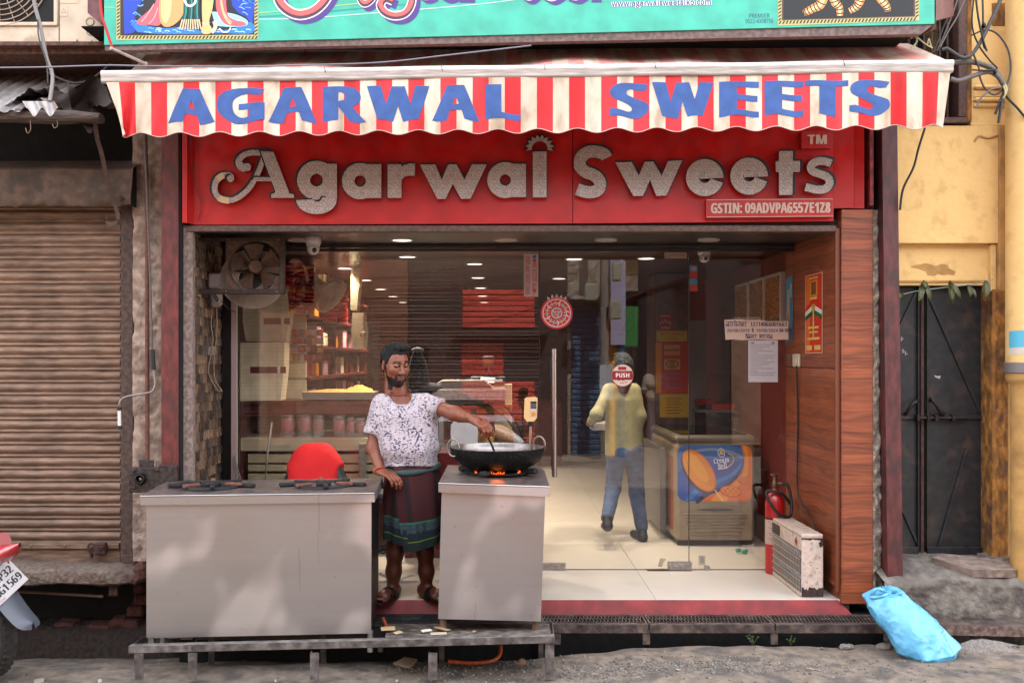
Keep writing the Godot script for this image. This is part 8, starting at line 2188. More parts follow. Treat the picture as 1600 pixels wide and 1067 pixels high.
	b=MB.new();b.box(Vector3(.58,.42,0),Vector3(.34,.32,.24),.05);b.tube([Vector3(.5,.3,.14),Vector3(.3,.28,.16),Vector3(.0,.34,.17)],.045,12);part(b,"engine",met,t)
	b=MB.new();b.tube([Vector3(1.27,.29,.07),Vector3(1.08,.95,.07)],.025,8);b.tube([Vector3(1.27,.29,-.07),Vector3(1.08,.95,-.07)],.025,8);part(b,"fork",met,t)
	b=MB.new();b.tube(smooth_line([Vector3(.92,1.03,.36),Vector3(1.04,1.03,.2),Vector3(1.06,.98,0),Vector3(1.04,1.03,-.2),Vector3(.92,1.03,-.36)],4),.014,8);b.ball(Vector3(1.18,.88,0),Vector3(.07,.09,.09),12);part(b,"handlebar",blk,t)
	b=MB.new();b.tube([Vector3(0,.29,.1),Vector3(.45,.38,.1)],.022,8);b.tube([Vector3(0,.29,-.1),Vector3(.45,.38,-.1)],.022,8);b.tube([Vector3(.0,.32,.12),Vector3(-.05,.68,.12)],.028,10);b.tube([Vector3(.0,.32,-.12),Vector3(-.05,.68,-.12)],.028,10);b.tube([Vector3(.3,.2,.05),Vector3(.22,.0,.26)],.012,6);part(b,"swing_arm",blk,t)
# ---------------------------------------------------------------- the other side of the street, seen in the glass
func opposite_street()->void:
	var plaster:=worn("far_plaster",Color(.42,.37,.32),Color(.52,.465,.41),Color(.6,.55,.49),{freq=.02,rough=.9,grime=Color(.25,.2,.16)})
	var dim:=worn("far_dark",Color(.12,.095,.085),Color(.17,.14,.125),Color(.23,.19,.17),{rough=.9})
	var rs:=thing("red_shutter_shop","plain shop building with bright red shutters across the street","building",Vector3(-.4,0,10.0))
	var b:=MB.new();b.bx(Vector3(-1.6,0,9.62),Vector3(1.25,5.6,14.0),.0);part(b,"wall",dim,rs)
	var redm:=worn("far_red",Color(.70,.16,.11),Color(.76,.21,.15),Color(.80,.26,.19),{freq=.03,rough=.6})
	for q in [[-.66,.66,.15,1.5],[-.66,.10,1.55,2.25],[-.64,.66,2.4,3.15]]:
		var n:=int((q[3]-q[2])/.1)
		var sh:=MB.new();sh.box(Vector3.ZERO,Vector3(q[1]-q[0],.085,.03),.012);var m:=sh.mesh()
		for k in n:piece(m,"shutter_slat",redm,rs,Vector3((q[0]+q[1])/2,q[2]+.05+k*.1,9.6))
	b=MB.new();b.bx(Vector3(-.8,2.26,9.3),Vector3(.9,2.36,9.6),.01);part(b,"ledge",dim,rs)
	var bs:=thing("blue_shutter_shop","narrow shop with dark blue shutter and yellow pillar across the street","building",Vector3(1.7,0,10.0))
	b=MB.new();b.bx(Vector3(1.26,0,9.7),Vector3(2.15,5.2,14.0),.0);part(b,"wall",plaster,bs)
	var blue:=worn("far_blue",Color(.09,.2,.29),Color(.13,.28,.39),Color(.18,.34,.46),{freq=.03,rough=.5})
	var sl:=MB.new();sl.box(Vector3.ZERO,Vector3(.62,.085,.03),.014);var slm:=sl.mesh()
	for k in 27:piece(slm,"shutter_slat",blue,bs,Vector3(1.64,.15+k*.1,9.67))
	b=MB.new();b.bx(Vector3(1.97,.05,9.5),Vector3(2.14,3.1,9.72),.01);part(b,"yellow_pillar",flat("far_yellow",Color(.68,.45,.10),.7),bs)
	b=MB.new();b.bx(Vector3(1.28,2.9,9.2),Vector3(1.9,2.95,9.7),.005);part(b,"canopy",mats["zinc"],bs)
	# pole with meter boxes
	var po:=thing("utility_pole","grey utility pole with meter boxes and cables across the street","pole",Vector3(1.85,.1,9.0))
	b=MB.new();b.tube([Vector3(1.85,.05,9.0),Vector3(1.85,7.5,9.0)],[.085,.065],14);part(b,"pole",mats["rock_grey"] if mats.has("rock_grey") else plaster,po)
	for q in [[1.6,3.0,.22,.3],[2.05,3.35,.16,.32],[2.02,2.7,.2,.33]]:
		b=MB.new();b.box(Vector3(q[0],q[1],8.86),Vector3(q[2],q[3],.14),.02);part(b,"meter_box",flat("meter_beige",Color(.48,.47,.40),.5),po)
	b=MB.new();b.bx(Vector3(1.76,1.15,8.9),Vector3(1.98,1.75,8.905),.0);part(b,"notice",flat("notice_white",Color(.6,.6,.62),.6),po)
	b=MB.new()
	for k in 7:b.tube(smooth_line([Vector3(1.85,3.6+k*.25,9.0),Vector3(1.2-k*.5,3.3+k*.3,8.6),Vector3(-1.0-k,3.9+k*.3,8.0)],6),.01,5)
	part(b,"cable",mats["wire_black"],po)
	b=MB.new();b.tube([Vector3(2.2,.05,9.4),Vector3(2.2,4.2,9.4)],.06,12);solo(b,"blue_post","slim blue painted post beside the utility pole across the street","post",blue)
	# banners
	for q in [[2.0,3.6,2.1,9.3,Color(.55,.52,.62),"lilac upright banner on the blue post across the street",.26],[2.36,2.85,2.09,10.5,Color(.12,.42,.18),"green and white upright banner across the street",.3]]:
		b=MB.new();b.bx(Vector3(q[0],q[2],q[3]),Vector3(q[0]+q[6],q[1],q[3]+.01),.0);solo(b,"banner",q[5],"banner",flat(q[5],q[4],.6))
	# side street beyond: far houses close it
	var fh:=thing("far_house","weathered concrete house with pale balcony closing the side street","house",Vector3(3.2,0,20.0))
	b=MB.new();b.bx(Vector3(1.6,0,20.0),Vector3(6.5,6.6,24.0),.0);part(b,"wall",plaster,fh)
	b=MB.new();b.bx(Vector3(1.6,5.4,19.2),Vector3(6.5,6.4,20.0),.0);part(b,"balcony",mats["dirty_plaster"],fh)
	b=MB.new();b.bx(Vector3(1.9,4.3,19.97),Vector3(4.2,5.3,20.02),.0);part(b,"pale_wall",mats["yellow_wall"],fh)
	for k in 3:
		b=MB.new();b.bx(Vector3(2.2+k*1.3,2.4,19.96),Vector3(3.0+k*1.3,3.8,20.02),.0);part(b,"window",mats["dark_trim"],fh)
	b=MB.new();b.bx(Vector3(2.3,0,19.9),Vector3(3.6,2.1,20.05),.0);part(b,"shopfront",redm,fh)
	var gh_:=thing("grey_house","grey rendered house right of the side street opposite the shop","house",Vector3(6.0,0,11.5))
	b=MB.new();b.bx(Vector3(3.75,0,9.6),Vector3(10.0,6.4,18.0),.0);part(b,"wall",worn("far_grey",Color(.10,.085,.08),Color(.14,.12,.115),Color(.18,.16,.15),{rough=.9,freq=.01}),gh_)  # wall colour darkened to stand for shade, so its reflection stays dim
	for k in 3:
		b=MB.new();b.bx(Vector3(4.2+k*1.9,.3,9.56),Vector3(5.6+k*1.9,2.6,9.62),.01);part(b,"shutter",[mats["shutter_steel0"],blue,mats["shutter_steel1"]][k],gh_)
		b=MB.new();b.bx(Vector3(4.4+k*1.9,3.6,9.56),Vector3(5.4+k*1.9,5.0,9.62),.01);part(b,"window",mats["dark_trim"],gh_)
	var bh:=thing("brown_house","tall brown plastered house left of the red shutter shop opposite","house",Vector3(-5.0,0,11.0))
	b=MB.new();b.bx(Vector3(-11.0,0,9.4),Vector3(-1.62,6.8,16.0),.0);part(b,"wall",worn("far_brown",Color(.36,.23,.17),Color(.40,.26,.19),Color(.44,.29,.215),{rough=.9,freq=.01}),bh)
	for k in 4:
		b=MB.new();b.bx(Vector3(-3.6-k*2.0,.3,9.36),Vector3(-2.1-k*2.0,2.5,9.42),.01);part(b,"shutter",mats["shutter_steel%d" % (k % 3)],bh)
		b=MB.new();b.bx(Vector3(-3.4-k*2.0,3.7,9.36),Vector3(-2.4-k*2.0,5.1,9.42),.01);part(b,"window",mats["dark_trim"],bh)
	b=MB.new();b.slab([Vector3(2.6,3.1,11.5),Vector3(4.4,3.7,11.5),Vector3(4.4,3.62,13.0),Vector3(2.6,3.02,13.0)],Vector3(0,-.03,0));solo(b,"red_canopy","sloping dark red canopy over the side street opposite","canopy",mats["maroon_post"])
# ---------------------------------------------------------------- people: smooth joined limbs meshed from a distance field
class Field:
	var o:Vector3;var c:float;var nx:int;var ny:int;var nz:int
	var d:=PackedFloat32Array()
	func _init(lo:Vector3,hi:Vector3,cell:float)->void:
		o=lo;c=cell
		nx=int((hi.x-lo.x)/c)+2;ny=int((hi.y-lo.y)/c)+2;nz=int((hi.z-lo.z)/c)+2
		d.resize(nx*ny*nz);d.fill(10.0)
	func span(lo:Vector3,hi:Vector3)->Array:
		return [clampi(int((lo.x-o.x)/c),0,nx-1),clampi(int((hi.x-o.x)/c)+1,0,nx-1),clampi(int((lo.y-o.y)/c),0,ny-1),clampi(int((hi.y-o.y)/c)+1,0,ny-1),clampi(int((lo.z-o.z)/c),0,nz-1),clampi(int((hi.z-o.z)/c)+1,0,nz-1)]
	# tapered capsule; cut is +1 for a flat far end, sub takes it away instead
	func cap(a:Vector3,b:Vector3,ra:float,rb:float,k:=.03,cut:=false,sub:=false)->void:
		var m:=Vector3.ONE*(maxf(ra,rb)+k+2.0*c)
		var s:=span(a.min(b)-m,a.max(b)+m)
		var ba:=b-a;var l2:=maxf(ba.length_squared(),1e-9);var u:=ba.normalized()
		for z in range(s[4],s[5]+1):
			for y in range(s[2],s[3]+1):
				var i:int=(z*ny+y)*nx+s[0]
				for x in range(s[0],s[1]+1):
					var p:=o+Vector3(x,y,z)*c
					var t:=clampf((p-a).dot(ba)/l2,.0,1.0)
					var e:=(p-a-ba*t).length()-lerpf(ra,rb,t)
					if cut:e=maxf(e,(p-b).dot(u))
					mix_in(i,e,k,sub)
					i+=1
	func ell(ctr:Vector3,r:Vector3,k:=.02,sub:=false,bs:=Basis())->void:
		var R:=maxf(r.x,maxf(r.y,r.z));var m:=Vector3.ONE*(R+k+2.0*c)
		var s:=span(ctr-m,ctr+m);var inv:=bs.transposed()
		for z in range(s[4],s[5]+1):
			for y in range(s[2],s[3]+1):
				var i:int=(z*ny+y)*nx+s[0]
				for x in range(s[0],s[1]+1):
					var p:=inv*(o+Vector3(x,y,z)*c-ctr)
					var q:=p/r;var k0:=q.length();var k1:=(q/r).length()
					mix_in(i,k0*(k0-1.0)/maxf(k1,1e-6),k,sub)
					i+=1
	func mix_in(i:int,e:float,k:float,sub:bool)->void:
		var g:=d[i]
		if sub:
			var h:=maxf(k-absf(g+e),.0)/k
			d[i]=maxf(g,-e)+h*h*k*.25
		else:
			var h:=maxf(k-absf(g-e),.0)/k
			d[i]=minf(g,e)-h*h*k*.25
	func each(f:Callable)->void:
		for z in nz:
			for y in ny:
				for x in nx:
					var i:=(z*ny+y)*nx+x
					if d[i]<.08:d[i]=f.call(o+Vector3(x,y,z)*c,d[i])
	func net(mb:MB,xf:=Transform3D(),tint=null)->void:
		var at:=PackedInt32Array();at.resize(nx*ny*nz);at.fill(-1)
		var off:=[0,1,nx,nx+1,nx*ny,nx*ny+1,nx*ny+nx,nx*ny+nx+1]
		var cor:=[Vector3(0,0,0),Vector3(1,0,0),Vector3(0,1,0),Vector3(1,1,0),Vector3(0,0,1),Vector3(1,0,1),Vector3(0,1,1),Vector3(1,1,1)]
		var edges:=[[0,1],[2,3],[4,5],[6,7],[0,2],[1,3],[4,6],[5,7],[0,4],[1,5],[2,6],[3,7]]
		for z in nz-1:
			for y in ny-1:
				for x in nx-1:
					var i:=(z*ny+y)*nx+x
					if absf(d[i])>2.5*c:continue
					var m:=0
					for k in 8:
						if d[i+off[k]]<.0:m |= 1 << k
					if m==0 or m==255:continue
					var sum:=Vector3.ZERO;var n:=0
					for e in edges:
						var a:float=d[i+off[e[0]]];var b:float=d[i+off[e[1]]]
						if (a<.0) != (b<.0):
							sum+=cor[e[0]].lerp(cor[e[1]],a/(a-b));n+=1
					var p:=o+(Vector3(x,y,z)+sum/n)*c
					var g:=Vector3(d[i+1]-d[i]+d[i+off[7]]-d[i+off[6]]+d[i+off[3]]-d[i+off[2]]+d[i+off[5]]-d[i+off[4]],d[i+off[2]]-d[i]+d[i+off[3]]-d[i+1]+d[i+off[6]]-d[i+off[4]]+d[i+off[7]]-d[i+off[5]],d[i+off[4]]-d[i]+d[i+off[5]]-d[i+1]+d[i+off[6]]-d[i+off[2]]+d[i+off[7]]-d[i+off[3]])
					if tint != null:mb.col=tint.call(p)
					at[i]=mb.add(xf*p,(xf.basis*g).normalized(),Vector2(p.x,p.y))
		for z in range(1,nz-1):
			for y in range(1,ny-1):
				for x in range(1,nx-1):
					var i:=(z*ny+y)*nx+x
					var s:=d[i]<.0
					for ax in 3:
						var st:int=[1,nx,nx*ny][ax];var q1:int=[nx,nx*ny,1][ax];var q2:int=[nx*ny,1,nx][ax]
						if (d[i+st]<.0)==s:continue
						var a:=at[i];var b:=at[i-q1];var e:=at[i-q1-q2];var f:=at[i-q2]
						if a<0 or b<0 or e<0 or f<0:continue
						mb.tri(a,b,e);mb.tri(a,e,f)
func skin_mat(key:String)->StandardMaterial3D:
	if mats.has(key):return mats[key]
	var m:=StandardMaterial3D.new()
	m.vertex_color_use_as_albedo=true;m.vertex_color_is_srgb=true;m.roughness=.5
	m.subsurf_scatter_enabled=true;m.subsurf_scatter_strength=.06
	mats[key]=m
	return m
func limbs(bones:Array,cell:float,k:=.03)->Field:
	var lo:=Vector3.ONE*99;var hi:=Vector3.ONE*-99
	for b in bones:
		var r:float=maxf(b[2],b[3])+.05
		lo=lo.min(b[0]-Vector3.ONE*r).min(b[1]-Vector3.ONE*r);hi=hi.max(b[0]+Vector3.ONE*r).max(b[1]+Vector3.ONE*r)
	var f:=Field.new(lo,hi,cell)
	for b in bones:f.cap(b[0],b[1],b[2],b[3],b[5] if b.size()>5 else k,b.size()>4 and b[4])
	return f
func hand(mb:MB,w:Vector3,dir:Vector3,nrm:Vector3,s:float,curl:Array,thumb:float,col:Color,size:=1.0)->void:
	dir=dir.normalized();nrm=(nrm-dir*nrm.dot(dir)).normalized()
	var ac:=dir.cross(nrm).normalized()*s
	var f:=Field.new(w-Vector3.ONE*.2*size,w+Vector3.ONE*.2*size,.004*size)
	f.cap(w-dir*.03*size,w+dir*.02*size,.027*size,.026*size,.015)
	for i in 4:
		var kn:Vector3=w+(dir*[.088,.092,.087,.078][i]+ac*(.031-i*.0205))*size
		f.cap(w+(dir*.01+ac*(.015-i*.010))*size,kn,.0165*size,.0115*size,.012)
		var p:=kn;var dd:=dir;var nn:=nrm
		for j in 3:
			var a:float=curl[i]*[.9,1.1,.8][j]
			var d2:=dd*cos(a)-nn*sin(a);nn=nn*cos(a)+dd*sin(a);dd=d2
			var q:Vector3=p+dd*([.044,.028,.021][j]*[.95,1.05,1.0,.8][i]*size)
			f.cap(p,q,[.0105,.0092,.0084][j]*size,[.0092,.0084,.0072][j]*size,.006)
			p=q
	var tp:=w+(dir*.02+ac*.024)*size
	var td:=(dir*.62+ac*.75-nrm*.35).normalized()
	for j in 3:
		var q:Vector3=tp+td*[.042,.032,.024][j]*size
		f.cap(tp,q,[.0145,.0112,.0100][j]*size,[.0115,.0102,.0082][j]*size,.008)
		tp=q;td=(td+dir*thumb*.5-nrm*thumb*.6-ac*thumb*.35).normalized()
	mb.col=col
	f.net(mb)
# head in its own axes (face towards +z), then put in place; returns nothing, adds a face to mb and hair as a part
func head(mb:MB,at:Vector3,bs:Basis,skin:Color,beard:bool,cell:float,parent:Node3D,hair:=Color(.025,.022,.022),hairline:=1.0)->void:
	var f:=Field.new(Vector3(-.11,-.2,-.13),Vector3(.11,.15,.15),cell)
	f.ell(Vector3(0,.02,-.012),Vector3(.077,.106,.098),.02)
	f.ell(Vector3(0,-.055,.022),Vector3(.060,.070,.066),.03)
	f.ell(Vector3(0,-.105,.052),Vector3(.028,.024,.026),.03)
	f.cap(Vector3(0,-.05,-.025),Vector3(0,-.18,-.022),.050,.053,.02)
	for s in [-1.0,1.0]:
		f.ell(Vector3(.040*s,-.02,.058),Vector3(.028,.026,.024),.02)
		f.ell(Vector3(.033*s,.012,.094),Vector3(.021,.014,.016),.012,true)
		f.ell(Vector3(.033*s,.009,.074),Vector3(.0155,.0135,.0155),.004)
		f.ell(Vector3(.080*s,-.005,-.012),Vector3(.010,.031,.019),.008,false,Basis(Vector3.UP,.35*s))
		f.ell(Vector3(.089*s,-.003,-.004),Vector3(.006,.019,.009),.006,true)
		f.cap(Vector3(.012*s,.030,.088),Vector3(.048*s,.031,.070),.0085,.007,.012)
		f.ell(Vector3(.013*s,-.036,.096),Vector3(.0095,.008,.010),.008)
	f.cap(Vector3(0,.016,.085),Vector3(0,-.028,.106),.009,.0125,.014)
	f.ell(Vector3(0,-.034,.106),Vector3(.0125,.010,.012),.010)
	f.cap(Vector3(-.018,-.063,.083),Vector3(.018,-.063,.083),.0075,.0075,.008)
	f.cap(Vector3(-.015,-.075,.081),Vector3(.015,-.075,.081),.0085,.0085,.008)
	f.cap(Vector3(-.022,-.0692,.0915),Vector3(.022,-.0692,.0915),.0018,.0018,.003,false,true)
	var nz:=noise(9,60.0,2)
	var tint:=func(p:Vector3)->Color:
		var col:=skin.lerp(skin.lightened(.06),smoothstep(-.2,.6,nz.get_noise_3dv(p*.4)))
		var j:=nz.get_noise_3dv(p)*.006
		if p.z>.076 and p.y<-.056 and p.y>-.085 and absf(p.x)<.024-absf(p.y+.07)*.6:return skin.lerp(Color(.36,.16,.13),.6)
		if absf(absf(p.x)-.031)<.019 and p.z>.055:
			var e:=(absf(p.x)-.031)/.019
			if absf(p.y-.035+e*e*.005)<.0055:return Color(.045,.032,.028)
			if absf(p.y-(.002+e*e*.0045))<.0030:return Color(.05,.035,.03)
		if beard:
			var low:=-.052-.028*smoothstep(.05,.1,p.z)+j
			var side:=absf(p.x)>.055+j and p.y<.02 and p.z>.004 and p.z<.018
			if p.y>-.155 and p.z>.0 and ((p.y<low-.012) or side or (absf(p.y+.052+j*.4)<.006 and absf(p.x)<.030 and p.z>.07) or (absf(absf(p.x)-.030)<.006 and p.y<-.048 and p.z>.05)):
				return Color(.04,.030,.027).lerp(skin,.0 if p.y<low-.016 else .22)
		if p.y>.06 and p.z<.04:return hair
		return col
	f.net(mb,Transform3D(bs,at),tint)
	if hairline>.0:
		var h:=Field.new(Vector3(-.12,-.12,-.15),Vector3(.12,.17,.14),cell)
		h.ell(Vector3(0,.026,-.016),Vector3(.087,.116,.106),.02)
		h.ell(Vector3(.015,.118,.04),Vector3(.055,.022,.045),.02)
		var hn:=noise(17,45.0,3)
		h.each(func(p:Vector3,dd:float)->float:
			var line:=lerpf(-.06,.034,smoothstep(-.052,-.036,p.z));line=lerpf(line,.012,smoothstep(.004,.012,p.z));line=lerpf(line,.080,smoothstep(.022,.05,p.z))
			return maxf(dd+hn.get_noise_3d(p.x,p.y*.5,p.z)*.010,line-p.y+hn.get_noise_3d(p.x*1.5,.0,p.z*1.5)*.008))
		var hb:=MB.new();h.net(hb,Transform3D(bs,at));part(hb,"hair",flat("hair_%s" % hair.to_html(),hair,.9),parent)
func shirt_print()->StandardMaterial3D:
	var im:=Image.create(512,512,false,Image.FORMAT_RGB8)
	var a:=noise(5,.013,3);var b:=noise(6,.035,3);a.domain_warp_enabled=true;a.domain_warp_amplitude=40.0;a.domain_warp_frequency=.02
	var g:=noise(7,.008,2)
	for y in 512:
		for x in 512:
			var c:=Color(.68,.64,.645)
			if (y+x/6) % 12<3:c=c.lerp(Color(.62,.48,.50),.55)
			var v:=absf(a.get_noise_2d(x,y));var w:=b.get_noise_2d(x,y*1.6);var dens:=g.get_noise_2d(x,y)
			if v<.10+dens*.12 and w>-.02:c=Color(.17,.17,.27)
			elif w>.34-dens*.3:c=c.lerp(Color(.16,.16,.28),.85)
			im.set_pixel(x,y,c)
	var m:=StandardMaterial3D.new()
	m.albedo_texture=ImageTexture.create_from_image(im);m.uv1_triplanar=true;m.uv1_world_triplanar=true;m.uv1_scale=Vector3.ONE*2.4;m.uv1_triplanar_sharpness=3.0
	m.roughness=.9;m.rim_enabled=true;m.rim=.3
	return m
func lungi_print()->StandardMaterial3D:
	var W:=512;var H:=512
	var im:=Image.create(W,H,false,Image.FORMAT_RGB8)
	var f:=noise(31,.016,2)
	for y in H:
		var v:=y/float(H)
		for x in W:
			var c:=Color(.24,.045,.05)
			var s:=sin(f.get_noise_2d(x*1.3,y)*26.0)
			var u:=fposmod(x/64.0,1.0)
			if v<.66:
				if s>.90:c=Color(.075,.025,.03)
				var st:=fposmod(x/256.0,1.0)
				if st>.30 and st<.46:
					c=Color(.15,.035,.04)
					if absf(st-.38-.045*sin(v*60.0))<.012 or st<.315 or st>.445:c=Color(.04,.02,.025)
			elif v<.68:c=Color(.10,.40,.30)
			elif v<.79:
				c=Color(.24,.32,.33)
				if s>.55:c=Color(.05,.06,.08)
				if u<.5 and fposmod(x/256.0,1.0)>.5 and y % 10<4:c=Color(.05,.06,.08)
			elif v<.885:
				c=Color(.09,.145,.19)
				if s>.5:c=Color(.04,.055,.08)
			elif v<.90:c=Color(.36,.46,.14)
			else:c=Color(.075,.135,.12)
			im.set_pixel(x,y,c)
	var m:=StandardMaterial3D.new();m.albedo_texture=ImageTexture.create_from_image(im);m.roughness=.9;m.texture_repeat=true
	return m
func people()->void:
	cook()
	bent_worker()
	customer()
	striped_man()
func cook()->void:
	var skin:=Color(.45,.245,.16)
	var t:=thing("person","man in splashed pale tee shirt and maroon wrap stirring the wok","person",P(640,945,.0))
	var zb:=-.02
	var sl:=P(591,634,zb);var el:=P(583.5,700,.0);var wl:=P(594,737,.085)
	var sr:=P(668,632,.0);var er:=P(711,646,.115);var wr:=P(738,655,.20)
	var kl:=P(617,862,-.03);var al:=P(613,928,-.05);var kr:=P(664,862,-.03);var ar:=P(666,926,-.06)
	var bones:=[[P(625,748,-.04),P(661,748,-.04),.10,.10],[P(622,690,-.03),P(658,690,-.03),.10,.10],[P(612,652,zb),P(656,652,zb),.10,.10],[P(602,632,zb),P(662,632,zb),.05,.05],[P(627,630,zb-.01),P(622,603,zb),.054,.048],
		[sl,el,.047,.041],[el,wl,.042,.027],[sr,er,.047,.042],[er,wr,.043,.027],
		[P(626,770,-.04),kl,.085,.055],[kl,P(615,893,-.045),.051,.047],[P(615,893,-.045),al,.047,.032],[P(660,770,-.04),kr,.085,.055],[kr,P(666,893,-.045),.051,.047],[P(666,893,-.045),ar,.047,.032]]
	# feet: heel, ball, toes
	for q in [[al,Vector3(-.35,0,.94)],[ar,Vector3(.62,0,.78)]]:
		var a:Vector3=q[0];var d:Vector3=q[1].normalized();var y:=.385;var sd:=Vector3(d.z,0,-d.x)
		var heel:=Vector3(a.x,y+.01,a.z)-d*.035;var ball:=Vector3(a.x,y,a.z)+d*.13
		bones.append([a,heel,.036,.034]);bones.append([a,ball-d*.03+Vector3(0,.012,0),.036,.03]);bones.append([heel,ball,.033,.03]);bones.append([ball-sd*.028,ball+sd*.024,.024,.02])
	var bf:=limbs(bones,.011)
	var mb:=MB.new();bf.net(mb,Transform3D(),func(p:Vector3)->Color:return skin.darkened(.25) if p.y<.95 else skin)  # lower legs coloured darker to suggest shade
	for q in [[al,Vector3(-.35,0,.94),-1.0],[ar,Vector3(.62,0,.78),1.0]]:
		var a:Vector3=q[0];var d:Vector3=q[1].normalized();var sd:Vector3=Vector3(d.z,0,-d.x)*q[2];var tf:=Field.new(Vector3(a.x,.3,a.z)-Vector3(.3,0,.3),Vector3(a.x,.46,a.z)+Vector3(.3,0,.3),.005)
		var ball:=Vector3(a.x,.378,a.z)+d*.13
		for i in 5:
			var b0:Vector3=ball+sd*(-.034+i*.0165);tf.cap(b0,b0+d*[.055,.052,.047,.04,.033][i],[.014,.011,.0105,.0095,.009][i],[.013,.010,.0095,.009,.0085][i],.006)
		mb.col=skin.darkened(.2);tf.net(mb)  # toes share the painted shade of the legs
	hand(mb,wl,P(611,743,.13)-wl,Vector3(.25,.9,.3),-1.0,[.42,.48,.52,.5],.1,skin)
	hand(mb,wr,P(758,665,.23)-wr,Vector3(.25,.75,.55),-1.0,[.62,.72,.78,.8],.9,skin)
	var hb:=Basis(Vector3.UP,.56)*Basis(Vector3.RIGHT,.16)*Basis(Vector3(0,0,1),.02)
	head(mb,P(618,570.5,.0),hb,skin.lightened(.02),true,.0036,t)
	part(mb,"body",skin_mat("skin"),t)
	# tee shirt: the torso a little larger, with open sleeve ends, neck and hem
	var sb:=[[P(611,652,zb),P(657,653,zb),.108,.108,false,.05],[P(602,631,-.03),P(662,631,-.02),.060,.060,false,.05],[P(621,698,.0),P(657,702,.0),.112,.112,false,.06],[P(616,676,zb),P(656,677,zb),.107,.107,false,.05],[P(626,738,-.02),P(660,738,-.02),.112,.112,false,.05],
		[P(593,634,zb),P(584,677,-.005),.058,.063,true,.035],[P(664,632,.0),P(687,638.5,.055),.056,.062,true,.04]]
	var sf:=limbs(sb,.010)
	sf.cap(P(628,625,.0),P(622,596,.02),.068,.078,.012,false,true)
	var hem:float=P(0,729,0).y
	var wn:=noise(61,5.0,3);wn.fractal_type=FastNoiseLite.FRACTAL_RIDGED
	sf.each(func(p:Vector3,dd:float)->float:
		var w:=wn.get_noise_3d(p.x*1.3+p.y*.35,p.y*.55,p.z*1.2)*.011+sin(p.x*60.0+p.y*12.0)*.0035*smoothstep(hem+.22,hem,p.y)
		return maxf(dd-w,hem-p.y+.01*sin(p.x*9.0)))
	mb=MB.new();sf.net(mb);part(mb,"shirt",shirt_print(),t)
	var pts:=[]
	mb=MB.new();pts=[]
	for i in 33:
		var a:=TAU*i/32.0;pts.append(P(626,612,.0)+Vector3(cos(a)*.060,-.022*sin(a)-.002+.004*cos(a),sin(a)*.060+.010))
	mb.tube(pts,.004,6,false);mb.ball(P(634,618,.072),Vector3(.009,.006,.006),8);part(mb,"necklace",flat("thread_red",Color(.32,.05,.04),.7),t)
	mb=MB.new();pts=[]
	var wd:=(wl-el).normalized();var w1:=wd.cross(Vector3(0,0,1)).normalized();var w2:=wd.cross(w1)
	for i in 21:pts.append(wl-wd*.012+(w1*cos(TAU*i/20.0)+w2*sin(TAU*i/20.0))*.0325)
	mb.tube(pts,.004,6,false);part(mb,"wrist_thread",flat("thread_orange",Color(.68,.16,.04),.7),t)
	# wrapped cloth with an overlapping flap
	var rows:=[]
	var lm:=lungi_print()
	for i in 26:
		var w:=i/25.0;var row:=PackedVector3Array()
		var cx:=lerpf(UX(643,0),UX(644,0),w);var y:=lerpf(VY(729,0),VY(841,0),w)
		var rx:=.162+.030*sin(minf(w*2.2,PI/2))-.010*w;var rz:=.125+.03*w
		for j in 97:
			var a:=TAU*j/96.0
			var fold:=(.008*sin(a*7.0+w*1.5)+.006*sin(a*13.0-w*2.0))*(.35+.65*w)
			row.append(Vector3(cx+cos(a)*(rx+fold),y-(.018*sin(a)*w)+.010*sin(a*3.0)*w,-.03+sin(a)*(rz+fold)))
		rows.append(row)
	mb=MB.new();mb.grid(rows,false,false,Vector2(2.0,1.0));part(mb,"wrap_cloth",lm,t)
	rows=[]
	for i in 26:
		var w:=i/25.0;var row:=PackedVector3Array()
		var y:=lerpf(VY(727,0),VY(849,0),w)
		for j in 30:
			var u:=j/29.0;var a:=lerpf(lerpf(2.2,1.78,w),.15,u)
			var rx:=.172+.030*sin(minf(w*2.2,PI/2))-.010*w;var rz:=.136+.032*w
			var fold:=(.006*sin(a*9.0+w*2.0))*(.4+.6*w)
			row.append(Vector3(UX(643.5,0)+cos(a)*(rx+fold),y+.085*u*u*w*.35-.03*(1.0-u)*w,-.03+sin(a)*(rz+fold)))
		rows.append(row)
	mb=MB.new();mb.grid(rows,false,false,Vector2(.9,1.0));part(mb,"overlap_flap",lm,t)
	mb=MB.new();pts=[];var rr:=[]
	for i in 41:
		var a:=TAU*i/40.0;pts.append(P(644,729.5,-.03)+Vector3(cos(a)*.166,-.022*sin(a)+.01*cos(a),sin(a)*.132));rr.append(.018+.004*sin(a*5.0))
	mb.tube(pts,rr,8,false);part(mb,"waist_roll",worn("waist_teal",Color(.05,.09,.085),Color(.10,.17,.155),Color(.26,.34,.32),{freq=.05,scale=7.0,rough=.9}),t)
